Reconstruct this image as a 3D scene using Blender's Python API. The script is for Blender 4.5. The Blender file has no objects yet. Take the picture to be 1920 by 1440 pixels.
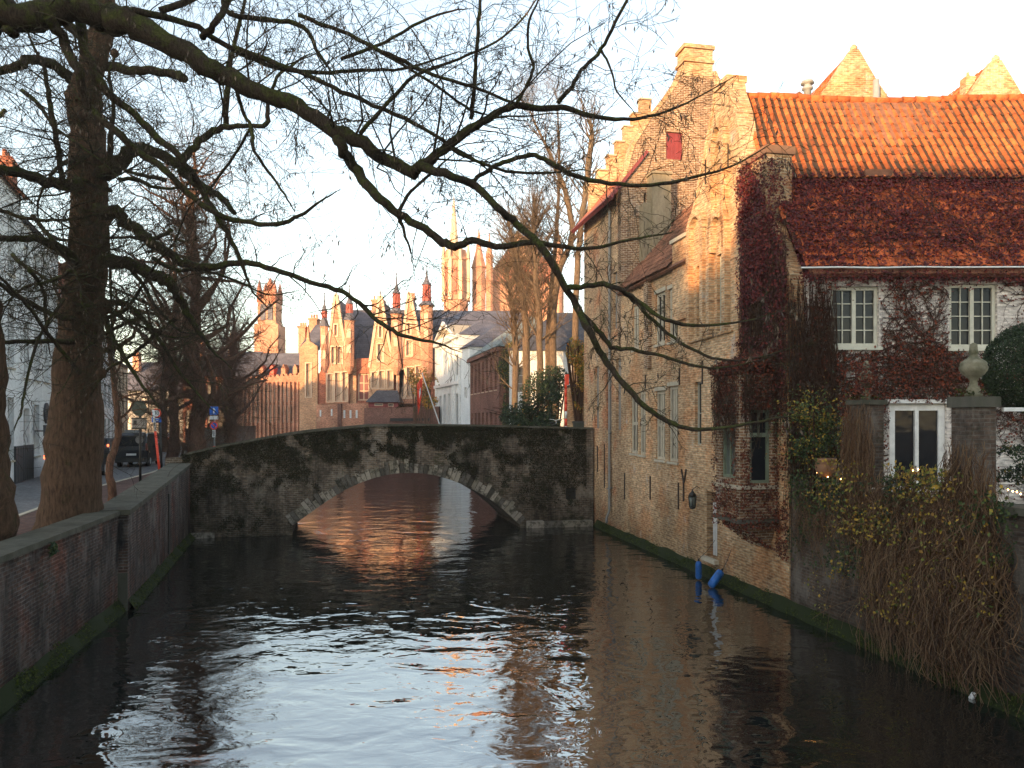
import bpy, math, random
from math import sin, cos, pi, radians, sqrt, atan2, atan, tan
from mathutils import Vector, Matrix, noise
from mathutils.geometry import tessellate_polygon
SC = bpy.context.scene
C = SC.collection
R = random.Random(7)

# ------------------------------------------------------------------ camera, sky, sun, exposure
F, HZ, EYE = 1450.0, 790.0, 4.5          # focal length in photo pixels, horizon row, eye height over the water
cam_d = bpy.data.cameras.new('camera'); cam = bpy.data.objects.new('camera', cam_d); C.objects.link(cam)
cam_d.sensor_width = 36; cam_d.lens = 36 * F / 1920; cam_d.shift_y = (HZ - 720) / 1920
cam_d.clip_end = 3000; cam.location = (0, 0, EYE); cam.rotation_euler = (pi / 2, 0, 0)
SC.camera = cam
SUN_DIR = Vector((0.5, 0.866, 0)).normalized()      # horizontal travel of the light
SUN_EL = radians(9.5)
w = bpy.data.worlds.new('World'); SC.world = w; w.use_nodes = True
nt = w.node_tree; bg = nt.nodes['Background']
sky = nt.nodes.new('ShaderNodeTexSky'); sky.sky_type = 'NISHITA'; sky.sun_disc = False
sky.sun_elevation = SUN_EL; sky.sun_rotation = atan2(-SUN_DIR.x, -SUN_DIR.y)
sky.air_density = 1.0; sky.dust_density = 0.8; sky.ozone_density = 1.0
hs = nt.nodes.new('ShaderNodeHueSaturation'); hs.inputs['Saturation'].default_value = 0.78
mxw = nt.nodes.new('ShaderNodeMix'); mxw.data_type = 'RGBA'; mxw.blend_type = 'MULTIPLY'; mxw.inputs[0].default_value = 1
mxw.inputs[7].default_value = (1.04, 0.985, 0.90, 1)
nt.links.new(sky.outputs[0], hs.inputs['Color']); nt.links.new(hs.outputs[0], mxw.inputs[6])
nt.links.new(mxw.outputs[2], bg.inputs['Color']); bg.inputs['Strength'].default_value = 0.15
sl = bpy.data.lights.new('sun', 'SUN'); sl.energy = 2.6; sl.angle = radians(0.6); sl.color = (1.0, 0.60, 0.29)
so = bpy.data.objects.new('sun', sl); C.objects.link(so)
tr = Vector((SUN_DIR.x * cos(SUN_EL), SUN_DIR.y * cos(SUN_EL), -sin(SUN_EL)))
so.rotation_euler = tr.to_track_quat('-Z', 'Y').to_euler(); so.location = (-20, -60, 40)
SC.view_settings.view_transform = 'Standard'; SC.view_settings.look = 'None'
SC.view_settings.exposure = 2.0; SC.view_settings.gamma = 1.0

# ------------------------------------------------------------------ helpers
def at(px, py, Y): return Vector(((px - 960) * Y / F, Y, EYE + (HZ - py) * Y / F))
WM = {}
def place(o, parent, M):
    C.objects.link(o)
    if parent is not None:
        o.parent = parent; o.matrix_basis = WM[parent.name].inverted() @ M
    else: o.matrix_basis = M
    WM[o.name] = M.copy()
def tag(o, label=None, cat=None, group=None, kind=None):
    if label: o['label'] = label
    if cat: o['category'] = cat
    if group: o['group'] = group
    if kind: o['kind'] = kind
    return o
def thing(name, loc, label, cat, group=None, rz=0):
    o = bpy.data.objects.new(name, None); o.empty_display_size = 0.3
    place(o, None, Matrix.Translation(loc) @ Matrix.Rotation(rz, 4, 'Z'))
    return tag(o, label, cat, group)
I4 = Matrix.Identity(4)
class MB:
    def __init__(s): s.v = []; s.f = []; s.m = []; s.sm = []
    def add(s, vs, fs, mi=0, smooth=False):
        b = len(s.v); s.v.extend(vs)
        for f in fs: s.f.append(tuple(i + b for i in f)); s.m.append(mi); s.sm.append(smooth)
    def box(s, x0, x1, y0, y1, z0, z1, mi=0):
        s.add([(x0,y0,z0),(x1,y0,z0),(x1,y1,z0),(x0,y1,z0),(x0,y0,z1),(x1,y0,z1),(x1,y1,z1),(x0,y1,z1)],
              [(0,3,2,1),(4,5,6,7),(0,1,5,4),(1,2,6,5),(2,3,7,6),(3,0,4,7)], mi)
    def poly(s, pts, mi=0): s.add([tuple(p) for p in pts], [tuple(range(len(pts)))], mi)
    def plate(s, outline, holes=(), y0=0.0, y1=0.3, mi=0):
        loops = [list(outline)] + [list(h) for h in holes]
        flat = [p for l in loops for p in l]
        tris = tessellate_polygon([[Vector((p[0], p[1], 0)) for p in l] for l in loops])
        n = len(flat); b = []
        for t in tris:
            a, c, d = (flat[i] for i in t)
            ar = (c[0]-a[0])*(d[1]-a[1]) - (c[1]-a[1])*(d[0]-a[0])
            if abs(ar) < 1e-9: continue
            t = t if ar > 0 else (t[0], t[2], t[1])
            b.append((t[0], t[1], t[2])); b.append((t[0]+n, t[2]+n, t[1]+n))
        k = 0
        for li, l in enumerate(loops):
            m = len(l); ar = sum(l[i][0]*l[(i+1)%m][1]-l[(i+1)%m][0]*l[i][1] for i in range(m))
            for i in range(m):
                a, c = k+i, k+(i+1) % m
                q = (a, a+n, c+n, c) if (ar > 0) == (li > 0) else (c, c+n, a+n, a)
                b.append(q)
            k += m
        s.add([(p[0], y0, p[1]) for p in flat] + [(p[0], y1, p[1]) for p in flat], b, mi)
    def tube(s, pts, rad, n=6, mi=0, smooth=True, cap=False):
        m = len(pts)
        if m < 2: return
        ref = None; base = len(s.v); up = None
        for i in range(m):
            p = pts[i]
            d = (pts[min(i+1, m-1)] - pts[max(i-1, 0)])
            if d.length < 1e-9: d = Vector((0,0,1))
            d.normalize()
            if up is None: up = Vector((0,0,1)) if abs(d.z) < .9 else Vector((1,0,0))
            a = d.cross(up)
            if a.length < 1e-5: a = d.cross(Vector((.3,.9,.2)))
            a.normalize(); c = a.cross(d); up = c
            r = rad[i]
            for k in range(n):
                t = 2*pi*k/n; ca, sa = cos(t)*r, sin(t)*r
                s.v.append((p.x+a.x*ca+c.x*sa, p.y+a.y*ca+c.y*sa, p.z+a.z*ca+c.z*sa))
        for i in range(m-1):
            o = base + i*n
            for k in range(n):
                k2 = (k+1) % n
                s.f.append((o+k, o+n+k, o+n+k2, o+k2)); s.m.append(mi); s.sm.append(smooth)
        if cap:
            s.f.append(tuple(base+k for k in range(n))); s.m.append(mi); s.sm.append(False)
            s.f.append(tuple(base+(m-1)*n+k for k in reversed(range(n)))); s.m.append(mi); s.sm.append(False)
    def lathe(s, prof, n=16, c=(0,0,0), mi=0, smooth=True, sx=1, sy=1):
        b = len(s.v)
        for r, z in prof:
            for k in range(n):
                t = 2*pi*(k+.5)/n; s.v.append((c[0]+r*cos(t)*sx, c[1]+r*sin(t)*sy, c[2]+z))
        for i in range(len(prof)-1):
            for k in range(n):
                k2 = (k+1) % n; o = b+i*n
                s.f.append((o+k, o+k2, o+n+k2, o+n+k)); s.m.append(mi); s.sm.append(smooth)
        s.f.append(tuple(b+k for k in reversed(range(n)))); s.m.append(mi); s.sm.append(False)
        s.f.append(tuple(b+(len(prof)-1)*n+k for k in range(n))); s.m.append(mi); s.sm.append(False)
    def leaf(s, c, size, nrm=None, mi=0, asp=.6, rng=R, flop=.6):
        if nrm is None: d = Vector((rng.gauss(0,1), rng.gauss(0,1), rng.gauss(0,1)))
        else: d = Vector(nrm) + Vector((rng.gauss(0,flop), rng.gauss(0,flop), rng.gauss(0,flop)))
        if d.length < 1e-4: d = Vector((0,-1,0))
        d.normalize(); a = d.orthogonal().normalized(); a.rotate(Matrix.Rotation(rng.uniform(0, 6.28), 3, d)) if False else None
        t = rng.uniform(0, 6.28); b_ = d.cross(a); e1 = a*cos(t)+b_*sin(t); e2 = d.cross(e1)
        c = Vector(c); e1 = e1*size*.5; e2 = e2*size*.5*asp
        f_ = d*size*.12
        s.add([tuple(c-e1), tuple(c+e2+f_), tuple(c+e1), tuple(c-e2+f_)], [(0,1,2,3)], mi)
    def build(s, name, mats, parent=None, M=I4, uv=True, label=None, cat=None, group=None, kind=None):
        if not isinstance(mats, (list, tuple)): mats = [mats]
        me = bpy.data.meshes.new(name)
        me.from_pydata(s.v, [], s.f)
        me.polygons.foreach_set('material_index', s.m); me.polygons.foreach_set('use_smooth', s.sm)
        for m in mats: me.materials.append(m)
        if uv:
            ul = me.uv_layers.new(name='UVMap'); data = [0.0]*(2*len(me.loops)); V = me.vertices
            for p in me.polygons:
                n = p.normal
                if abs(n.z) > .95: t = Vector((1,0,0)); b = Vector((0,1,0))
                else:
                    t = Vector((-n.y, n.x, 0)).normalized(); b = n.cross(t)
                for li in p.loop_indices:
                    co = V[me.loops[li].vertex_index].co
                    data[2*li] = co.dot(t); data[2*li+1] = co.dot(b)
            ul.data.foreach_set('uv', data)
        me.update()
        o = bpy.data.objects.new(name, me); place(o, parent, M)
        return tag(o, label, cat, group, kind)

# ------------------------------------------------------------------ materials
MATS = {}
class NT:
    def __init__(s, name):
        m = bpy.data.materials.new(name); m.use_nodes = True; s.mat = m; s.t = m.node_tree; s.p = s.t.nodes['Principled BSDF']
        MATS[name] = m
    def n(s, typ, **kw):
        o = s.t.nodes.new(typ)
        for k, v in kw.items():
            if k in o.inputs: o.inputs[k].default_value = v
            else: setattr(o, k, v)
        return o
    def l(s, a, b): s.t.links.new(a, b)
    def noise(s, scale, detail=5, rough=.6, vec=None, dist=0):
        o = s.n('ShaderNodeTexNoise', Scale=scale, Detail=detail, Roughness=rough, Distortion=dist)
        if vec is not None: s.l(vec, o.inputs['Vector'])
        return o.outputs['Fac']
    def ramp(s, fac, stops, interp='LINEAR'):
        o = s.n('ShaderNodeValToRGB'); e = o.color_ramp.elements; o.color_ramp.interpolation = interp
        while len(e) < len(stops): e.new(.5)
        for i, (p, c) in enumerate(stops):
            e[i].position = p; e[i].color = (c, c, c, 1) if isinstance(c, (int, float)) else tuple(c)+(1,)
        s.l(fac, o.inputs[0]); return o.outputs['Color']
    def mix(s, fac, a, b, mode='MIX'):
        o = s.n('ShaderNodeMix', data_type='RGBA', blend_type=mode)
        for i, x in ((0, fac), (6, a), (7, b)):
            if hasattr(x, 'is_output'): s.l(x, o.inputs[i])
            elif i == 0: o.inputs[0].default_value = x
            else: o.inputs[i].default_value = tuple(x)+(1,)
        return o.outputs[2]
    def math(s, op, a, b=0.0, c=None):
        o = s.n('ShaderNodeMath', operation=op)
        for i, x in enumerate((a, b, c)):
            if x is None: continue
            if hasattr(x, 'is_output'): s.l(x, o.inputs[i])
            else: o.inputs[i].default_value = x
        return o.outputs[0]
    def bump(s, h, dist=.01, strength=1.0, nrm=None):
        o = s.n('ShaderNodeBump', Strength=strength, Distance=dist); s.l(h, o.inputs['Height'])
        if nrm is not None: s.l(nrm, o.inputs['Normal'])
        return o.outputs[0]
    def coord(s, which='Object'): return s.n('ShaderNodeTexCoord').outputs[which]
    def mapping(s, vec, sc=(1,1,1), rot=(0,0,0)):
        o = s.n('ShaderNodeMapping'); s.l(vec, o.inputs[0]); o.inputs['Scale'].default_value = sc; o.inputs['Rotation'].default_value = rot
        return o.outputs[0]
    def sep(s, vec):
        o = s.n('ShaderNodeSeparateXYZ'); s.l(vec, o.inputs[0]); return o.outputs
    def worldpos(s): return s.n('ShaderNodeNewGeometry').outputs['Position']
    def fin(s, col=None, rough=.8, nrm=None, spec=.3, metal=0):
        if col is not None:
            if hasattr(col, 'is_output'): s.l(col, s.p.inputs['Base Color'])
            else: s.p.inputs['Base Color'].default_value = tuple(col)+(1,)
        if hasattr(rough, 'is_output'): s.l(rough, s.p.inputs['Roughness'])
        else: s.p.inputs['Roughness'].default_value = rough
        s.p.inputs['Specular IOR Level'].default_value = spec; s.p.inputs['Metallic'].default_value = metal
        if nrm is not None: s.l(nrm, s.p.inputs['Normal'])
        return s.mat
def brick(name, c1, c2, mortar, stain=(.05,.045,.04), st=.5, lime=0.0, limec=(.5,.48,.44), bw=.21, bh=.07, red=None, moss=0.0, msize=.011, bumpd=.008):
    n = NT(name); uv = n.coord('UV'); wp = n.worldpos()
    wob = n.n('ShaderNodeTexNoise', Scale=3.0, Detail=2.0); n.l(uv, wob.inputs['Vector'])
    add = n.n('ShaderNodeMix', data_type='RGBA', blend_type='LINEAR_LIGHT'); add.inputs[0].default_value = .018
    n.l(uv, add.inputs[6]); n.l(wob.outputs['Color'], add.inputs[7]); uvw = add.outputs[2]
    b = n.n('ShaderNodeTexBrick'); n.l(uvw, b.inputs['Vector'])
    b.inputs['Scale'].default_value = 1; b.inputs['Brick Width'].default_value = bw; b.inputs['Row Height'].default_value = bh
    b.inputs['Mortar Size'].default_value = msize; b.inputs['Mortar Smooth'].default_value = .3; b.inputs['Bias'].default_value = 0
    b.inputs['Color1'].default_value = tuple(c1)+(1,); b.inputs['Color2'].default_value = tuple(c2)+(1,); b.inputs['Mortar'].default_value = tuple(mortar)+(1,)
    # per brick tone
    pn = n.noise(9.0, 2, .5, n.mapping(uvw, (.55, 1.6, 1)))
    col = n.mix(1.0, b.outputs['Color'], n.ramp(pn, [(.3, .55), (.7, 1.35)]), 'MULTIPLY')
    if red: col = n.mix(n.ramp(n.noise(.8, 4, .6, wp), [(.5, 0), (.62, .8)]), col, n.mix(1.0, col, red, 'MULTIPLY'))
    big = n.noise(.45, 6, .65, wp); col = n.mix(1.0, col, n.ramp(big, [(.3, .58), (.7, 1.28)]), 'MULTIPLY')
    if lime > 0:
        ln = n.noise(1.3, 7, .7, n.mapping(wp, (1, 1, .7))); 
        col = n.mix(n.ramp(ln, [(.62-.25*lime, 0), (.70-.2*lime, .85)]), col, n.mix(.25, limec, col))
    sn = n.noise(.9, 8, .72, n.mapping(wp, (1.6, 1.6, .45)))
    col = n.mix(n.ramp(sn, [(.62-.2*st, 0), (.8-.15*st, min(1, st*1.3))]), col, stain)
    if moss > 0:
        mn = n.noise(1.7, 6, .7, wp)
        col = n.mix(n.ramp(mn, [(.66-.2*moss, 0), (.75-.15*moss, .85)]), col, (.022, .03, .01))
    zz = n.math('ADD', n.sep(wp)[2], n.math('MULTIPLY', n.math('SUBTRACT', n.noise(.8, 6, .7, n.mapping(wp, (1, 1, .5))), .5), 5.0))
    col = n.mix(n.ramp(n.math('MULTIPLY', zz, .2), [(.02, .75), (.42, 0)]), col, n.mix(1.0, col, (.42, .40, .34), 'MULTIPLY'))
    fine = n.noise(40, 4, .6, wp)
    h = n.math('ADD', n.math('MULTIPLY', b.outputs['Fac'], -1.0), n.math('MULTIPLY', fine, .6))
    h = n.math('ADD', h, n.math('MULTIPLY', pn, .6))
    return n.fin(col, .9, n.bump(h, bumpd), .15)
def plaster(name, c, dirt=(.2,.19,.17), amt=.4, sc=1.0, streak=True):
    n = NT(name); wp = n.worldpos()
    a = n.noise(1.2*sc, 7, .65, n.mapping(wp, (1.5, 1.5, .35) if streak else (1,1,1)))
    col = n.mix(n.ramp(a, [(.35, 0), (.75, amt)]), c, dirt)
    col = n.mix(1.0, col, n.ramp(n.noise(8, 5, .6, wp), [(.3, .85), (.7, 1.1)]), 'MULTIPLY')
    return n.fin(col, .9, n.bump(n.noise(25, 5, .6, wp), .004), .2)
def paint(name, c, rough=.5, var=.15, spec=.4):
    n = NT(name); wp = n.worldpos()
    col = n.mix(1.0, c, n.ramp(n.noise(6, 5, .6, wp), [(.3, 1-var), (.7, 1+var)]), 'MULTIPLY')
    return n.fin(col, rough, None, spec)
def foliage(name, cols, rough=.6, trans=.0):
    n = NT(name); g = n.n('ShaderNodeNewGeometry')
    k = len(cols); col = n.ramp(g.outputs['Random Per Island'], [((i+.0)/k, c) for i, c in enumerate(cols)], 'CONSTANT')
    n.fin(col, rough, None, .25)
    return n.mat
def bark(name, base, moss, amt, sc=1.0):
    n = NT(name); wp = n.worldpos(); g = n.n('ShaderNodeNewGeometry')
    a = n.noise(9*sc, 8, .7, n.mapping(wp, (2.2, 2.2, .45)))
    col = n.mix(n.ramp(a, [(.35, 0), (.65, 1)]), tuple(x*.45 for x in base), tuple(x*1.35 for x in base))
    m = n.noise(2.2*sc, 6, .7, wp)
    upz = n.math('MULTIPLY', n.sep(g.outputs['Normal'])[2], .10)
    f = n.ramp(n.math('ADD', m, upz), [(.62-.3*amt, 0), (.72-.2*amt, .9)])
    mc = n.mix(n.ramp(n.noise(30, 3, .6, wp), [(.3, 0), (.7, 1)]), tuple(x*.5 for x in moss), tuple(x*1.5 for x in moss))
    col = n.mix(f, col, mc)
    hh = n.math('ADD', a, n.math('MULTIPLY', n.noise(3.2*sc, 4, .6, wp), .8))
    return n.fin(col, .95, n.bump(hh, .05), .1)
def slate(name, c1, c2, bw=.3, bh=.2, bd=.01):
    n = NT(name); uv = n.coord('UV'); b = n.n('ShaderNodeTexBrick'); n.l(uv, b.inputs['Vector'])
    b.inputs['Scale'].default_value = 1; b.inputs['Brick Width'].default_value = bw; b.inputs['Row Height'].default_value = bh
    b.inputs['Mortar Size'].default_value = .012; b.inputs['Color1'].default_value = tuple(c1)+(1,); b.inputs['Color2'].default_value = tuple(c2)+(1,)
    b.inputs['Mortar'].default_value = tuple(x*.35 for x in c1)+(1,)
    col = n.mix(1.0, b.outputs['Color'], n.ramp(n.noise(1.1, 6, .65, n.worldpos()), [(.3, .65), (.7, 1.3)]), 'MULTIPLY')
    return n.fin(col, .75, n.bump(b.outputs['Fac'], bd, -1.0), .3)
def pantile(name, c, dark=(.045,.032,.022), amt=.5):
    n = NT(name); wp = n.worldpos(); g = n.n('ShaderNodeNewGeometry'); uv = n.coord('UV')
    a = n.mix(1.0, c, n.ramp(n.noise(5, 4, .6, wp), [(.3, .7), (.7, 1.3)]), 'MULTIPLY')
    a = n.mix(1.0, a, n.ramp(g.outputs['Random Per Island'], [(0, .7), (1, 1.3)]), 'MULTIPLY')
    li = n.noise(7, 8, .75, wp); big = n.noise(.7, 5, .6, wp)
    f = n.ramp(n.math('ADD', n.math('MULTIPLY', li, .55), n.math('MULTIPLY', big, .45)), [(.57-.2*amt, 0), (.70-.15*amt, .9)])
    a = n.mix(f, a, dark)
    sp = n.noise(60, 2, .5, wp); a = n.mix(n.ramp(sp, [(.70, 0), (.74, .5)]), a, (.3, .28, .2))
    return n.fin(a, .85, n.bump(li, .006), .25)

M = {}
M['brick_buff'] = brick('brick_buff', (.54,.35,.195), (.36,.205,.11), (.52,.42,.29), st=.35, lime=.08, msize=.012, limec=(.44,.36,.28), red=(.95,.6,.5))
M['brick_gold'] = brick('brick_gold', (.61,.405,.225), (.43,.245,.13), (.58,.47,.32), st=.33, lime=.06, msize=.012, stain=(.10,.07,.045), red=(1,.75,.6))
M['brick_brown'] = brick('brick_brown', (.34,.20,.11), (.18,.085,.045), (.50,.43,.33), st=.35, lime=.1)
M['brick_quay'] = brick('brick_quay', (.14,.085,.065), (.075,.055,.05), (.17,.155,.145), stain=(.016,.016,.018), st=.85, lime=.5, limec=(.20,.185,.17), red=(1.3,.7,.55), moss=.3, bumpd=.016)
M['brick_bridge'] = brick('brick_bridge', (.215,.16,.115), (.105,.082,.06), (.24,.22,.185), stain=(.014,.012,.009), st=.8, lime=.35, limec=(.27,.24,.20), moss=.5, bumpd=.025, bh=.08)
M['brick_garden'] = brick('brick_garden', (.115,.08,.06), (.075,.052,.042), (.12,.105,.09), stain=(.022,.017,.015), st=.6, lime=.55, limec=(.21,.185,.16), moss=.3, bumpd=.016)
M['brick_white'] = brick('brick_white', (.72,.68,.63), (.62,.57,.53), (.52,.48,.45), stain=(.25,.17,.13), st=.3, lime=.0, msize=.007)
M['brick_far'] = brick('brick_far', (.58,.27,.17), (.47,.21,.13), (.55,.36,.25), stain=(.22,.11,.07), st=.3, lime=.1, limec=(.6,.42,.27), bw=.4, bh=.14)
M['brick_farred'] = brick('brick_farred', (.42,.15,.09), (.33,.11,.07), (.4,.25,.18), stain=(.18,.08,.06), st=.3, bw=.4, bh=.14)
M['brick_pale'] = brick('brick_pale', (.58,.34,.20), (.47,.25,.15), (.5,.38,.26), stain=(.25,.14,.08), st=.3, bw=.4, bh=.14)
M['brick_plum'] = brick('brick_plum', (.23,.10,.075), (.17,.07,.055), (.26,.18,.14), st=.3, bw=.3, bh=.1)
M['brick_grey'] = brick('brick_grey', (.16,.13,.11), (.11,.09,.075), (.17,.15,.13), st=.5)
M['stone'] = plaster('stone', (.52,.47,.37), (.25,.22,.16), .6)
M['stone_dark'] = plaster('stone_dark', (.105,.10,.082), (.03,.033,.018), .95)
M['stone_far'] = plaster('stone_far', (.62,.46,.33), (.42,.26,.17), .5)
n = NT('voussoir'); g_ = n.n('ShaderNodeNewGeometry'); wp = n.worldpos()
col = n.ramp(g_.outputs['Random Per Island'], [(0, (.30,.27,.22)), (.3, (.11,.10,.085)), (.55, (.24,.215,.18)), (.8, (.06,.055,.045)), (.9, (.2,.18,.14))], 'CONSTANT')
col = n.mix(n.ramp(n.noise(3.5, 7, .7, wp), [(.48, 0), (.6, .85)]), col, (.025,.024,.014)); M['voussoir'] = n.fin(col, .9, n.bump(n.noise(14, 5, .6, wp), .03), .2)
M['stucco'] = plaster('stucco', (.50,.42,.31), (.28,.22,.15), .5)
M['old_plaster'] = plaster('old_plaster', (.32,.27,.19), (.13,.115,.075), .8, 2)
M['mossplaster'] = plaster('mossplaster', (.27,.25,.18), (.045,.05,.02), 1.0, 4, False)
M['white_wall'] = plaster('white_wall', (.76,.78,.78), (.40,.41,.41), .5)
M['white_trim'] = paint('white_trim', (.68,.69,.68))
M['grey_wall'] = plaster('grey_wall', (.27,.25,.23), (.15,.14,.13), .5)
M['cream_frame'] = paint('cream_frame', (.50,.50,.42), .5)
M['green_frame'] = paint('green_frame', (.17,.21,.15), .5)
M['red_paint'] = paint('red_paint', (.20,.03,.03), .5)
M['red_bright'] = paint('red_bright', (.75,.07,.03), .45)
M['maroon'] = paint('maroon', (.20,.045,.045), .6, .25)
M['black_iron'] = paint('black_iron', (.015,.014,.013), .5)
M['rusty_iron'] = paint('rusty_iron', (.05,.036,.028), .8)
M['dark_paint'] = paint('dark_paint', (.045,.05,.055), .55)
M['grey_pipe'] = paint('grey_pipe', (.19,.19,.18), .5)
M['zinc'] = paint('zinc', (.30,.31,.31), .4)
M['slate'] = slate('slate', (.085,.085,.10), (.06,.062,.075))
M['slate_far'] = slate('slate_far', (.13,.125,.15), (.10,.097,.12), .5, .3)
M['slate_green'] = slate('slate_green', (.20,.23,.22), (.15,.18,.175), .5, .3)
M['tile_brown'] = pantile('tile_brown', (.22,.10,.06), amt=.5)
M['tile_orange'] = pantile('tile_orange', (.46,.125,.038), amt=.38)
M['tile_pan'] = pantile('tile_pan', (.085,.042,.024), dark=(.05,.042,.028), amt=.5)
M['tile_red'] = pantile('tile_red', (.50,.12,.04), amt=.15)
M['tile_far'] = slate('tile_far', (.42,.13,.06), (.30,.09,.05), .25, .3, .03)
M['terracotta'] = paint('terracotta', (.26,.14,.08), .8)
n = NT('glass'); wp = n.worldpos(); n.fin((.012,.014,.018), .06, n.bump(n.noise(1.6, 2, .5, wp), .01), .22); M['glass'] = n.mat
n = NT('glass_far'); n.fin((.22,.185,.16), .25, None, .5); M['glass_far'] = n.mat
n = NT('glass_red'); n.fin((.20,.06,.05), .3, None, .5); M['glass_red'] = n.mat
n = NT('curtain_glass'); n.fin((.10,.12,.11), .12, None, .6); M['curtain_glass'] = n.mat
M['bark_big'] = bark('bark_big', (.105,.066,.044), (.035,.04,.014), .15)
M['bark_moss'] = bark('bark_moss', (.060,.045,.033), (.065,.075,.02), .5, 2)
M['bark_twig'] = bark('bark_twig', (.075,.058,.042), (.06,.075,.02), .3, 2)
M['bark_brown'] = bark('bark_brown', (.15,.082,.055), (.08,.07,.035), .1, 1)
M['bark_poplar'] = bark('bark_poplar', (.15,.108,.075), (.14,.12,.07), .2, 1)
M['pod'] = foliage('pod', [(.13,.10,.075), (.18,.13,.09), (.09,.065,.05)])
M['leaf_wine'] = foliage('leaf_wine', [(.09,.013,.014), (.14,.018,.018), (.055,.009,.010), (.19,.03,.018), (.07,.012,.016)], .5)
M['leaf_rust'] = foliage('leaf_rust', [(.10,.022,.014), (.14,.035,.018), (.06,.018,.012), (.19,.04,.015), (.05,.025,.015)], .6)
M['stem'] = bark('stem', (.085,.048,.033), (.06,.05,.02), .1, 4)
M['vine_dry'] = foliage('vine_dry', [(.105,.052,.026), (.15,.085,.042), (.065,.033,.019), (.19,.12,.065)])
M['leaf_yellow'] = foliage('leaf_yellow', [(.26,.20,.03), (.14,.14,.022), (.34,.22,.03), (.08,.10,.02), (.22,.12,.02)], .5)
M['leaf_green'] = foliage('leaf_green', [(.02,.042,.012), (.035,.06,.014), (.014,.028,.010), (.05,.075,.018)], .5)
M['leaf_dark'] = foliage('leaf_dark', [(.018,.035,.014), (.03,.05,.02), (.010,.022,.009), (.038,.062,.022)], .5)
M['leaf_autumn'] = foliage('leaf_autumn', [(.5,.25,.04), (.35,.2,.03), (.45,.17,.03), (.2,.16,.03)], .5)
M['moss'] = foliage('moss', [(.028,.042,.006), (.045,.060,.008), (.016,.024,.005), (.06,.075,.010)], .9)
M['wall_weed'] = foliage('wall_weed', [(.018,.017,.008), (.028,.025,.010), (.040,.026,.012), (.022,.028,.009), (.012,.012,.006)], .9)
M['lantern_red'] = paint('lantern_red', (.34,.075,.055), .6)
M['blue_plastic'] = paint('blue_plastic', (.008,.10,.36), .45, .45, .4)
M['van_paint'] = paint('van_paint', (.010,.012,.018), .2, .1, .6)
M['tyre'] = paint('tyre', (.012,.012,.012), .8)
M['sign_blue'] = paint('sign_blue', (.02,.13,.55), .4)
M['sign_back'] = paint('sign_back', (.035,.045,.035), .6)
M['skin'] = paint('skin', (.45,.28,.2), .6)
def emis(name, c, s):
    n = NT(name); n.fin(c, .5); n.p.inputs['Emission Color'].default_value = tuple(c)+(1,); n.p.inputs['Emission Strength'].default_value = s; return n.mat
M['bulb'] = emis('bulb', (1, .45, .12), 14.0)
M['tail_lamp'] = emis('tail_lamp', (.9, .12, .04), 1.5)
# cobbles / paving / ground
n = NT('cobble'); uv = n.coord('UV'); v = n.n('ShaderNodeTexVoronoi', Scale=7.0); n.l(uv, v.inputs['Vector'])
col = n.mix(n.ramp(v.outputs['Distance'], [(.0, 1), (.55, 0)]), (.085,.085,.088), (.20,.20,.205))
col = n.mix(1.0, col, n.ramp(n.noise(.8, 5, .6, uv), [(.3, .75), (.7, 1.2)]), 'MULTIPLY')
M['cobble'] = n.fin(col, .7, n.bump(v.outputs['Distance'], .02, -1.0), .4)
M['paving_red'] = brick('paving_red', (.16,.085,.065), (.12,.065,.055), (.09,.08,.075), st=.3, bw=.2, bh=.1)
n = NT('earth'); M['earth'] = n.fin(n.mix(n.ramp(n.noise(1.2, 8, .7, n.worldpos()), [(.35, 0), (.7, 1)]), (.08,.065,.05), (.14,.12,.10)), .95, None, .1)
# water
n = NT('water'); wp = n.worldpos(); s3 = n.sep(wp)
w1 = n.noise(.66, 2.5, .5, n.mapping(wp, (1, 1.25, 1)), .6)
w2 = n.noise(2.3, 2, .5, n.mapping(wp, (1, 1.5, 1), (0, 0, .3)), .8)
w3 = n.noise(7.0, 2, .5, n.mapping(wp, (.6, 1.7, 1)))
far = n.ramp(n.math('MULTIPLY', s3[1], .01), [(.20, 0), (.36, 1)])
area = n.ramp(n.noise(.16, 2, .5, wp), [(.35, .35), (.65, 1.0)])
h = n.math('ADD', n.math('MULTIPLY', w1, 1.0), n.math('MULTIPLY', n.math('MULTIPLY', w2, .27), area))
h = n.math('ADD', h, n.math('MULTIPLY', n.math('MULTIPLY', w3, .10), n.math('ADD', n.math('MULTIPLY', far, .7), .02)))
n.fin((.006,.008,.007), .0, n.bump(h, .055), 1.0); n.p.inputs['IOR'].default_value = 2.5
M['water'] = n.mat
# ------------------------------------------------------------------ frames and facade tools
def frame2(p0, p1, z=0.0):
    d = Vector((p1[0]-p0[0], p1[1]-p0[1], 0)).normalized()
    m = Matrix.Identity(4); m.col[0] = (d.x, d.y, 0, 0); m.col[1] = (-d.y, d.x, 0, 0); m.col[3] = (p0[0], p0[1], z, 1)
    return m
def MF(Y): return Matrix.Translation((0, Y, 0))
def lineX(Y): return 10.15 - .196*Y
MC = frame2((lineX(35.1), 35.1), (lineX(18.0), 18.0))          # canal side: x runs towards the viewpoint, y inland
def sY(Y): return (35.1-Y)*1.01902
def cY(px): return 10.15/((px-960)/F+.196)
def cp(px, py): Y = cY(px); return (sY(Y), EYE+(HZ-py)*Y/F)
def cwin(px0, py0, px1, py1, *a):
    s0 = cp(px0, 0)[0]; s1 = cp(px1, 0)[0]; m = (px0+px1)/2
    return (s0, cp(m, py1)[1], s1, cp(m, py0)[1]) + a
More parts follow.
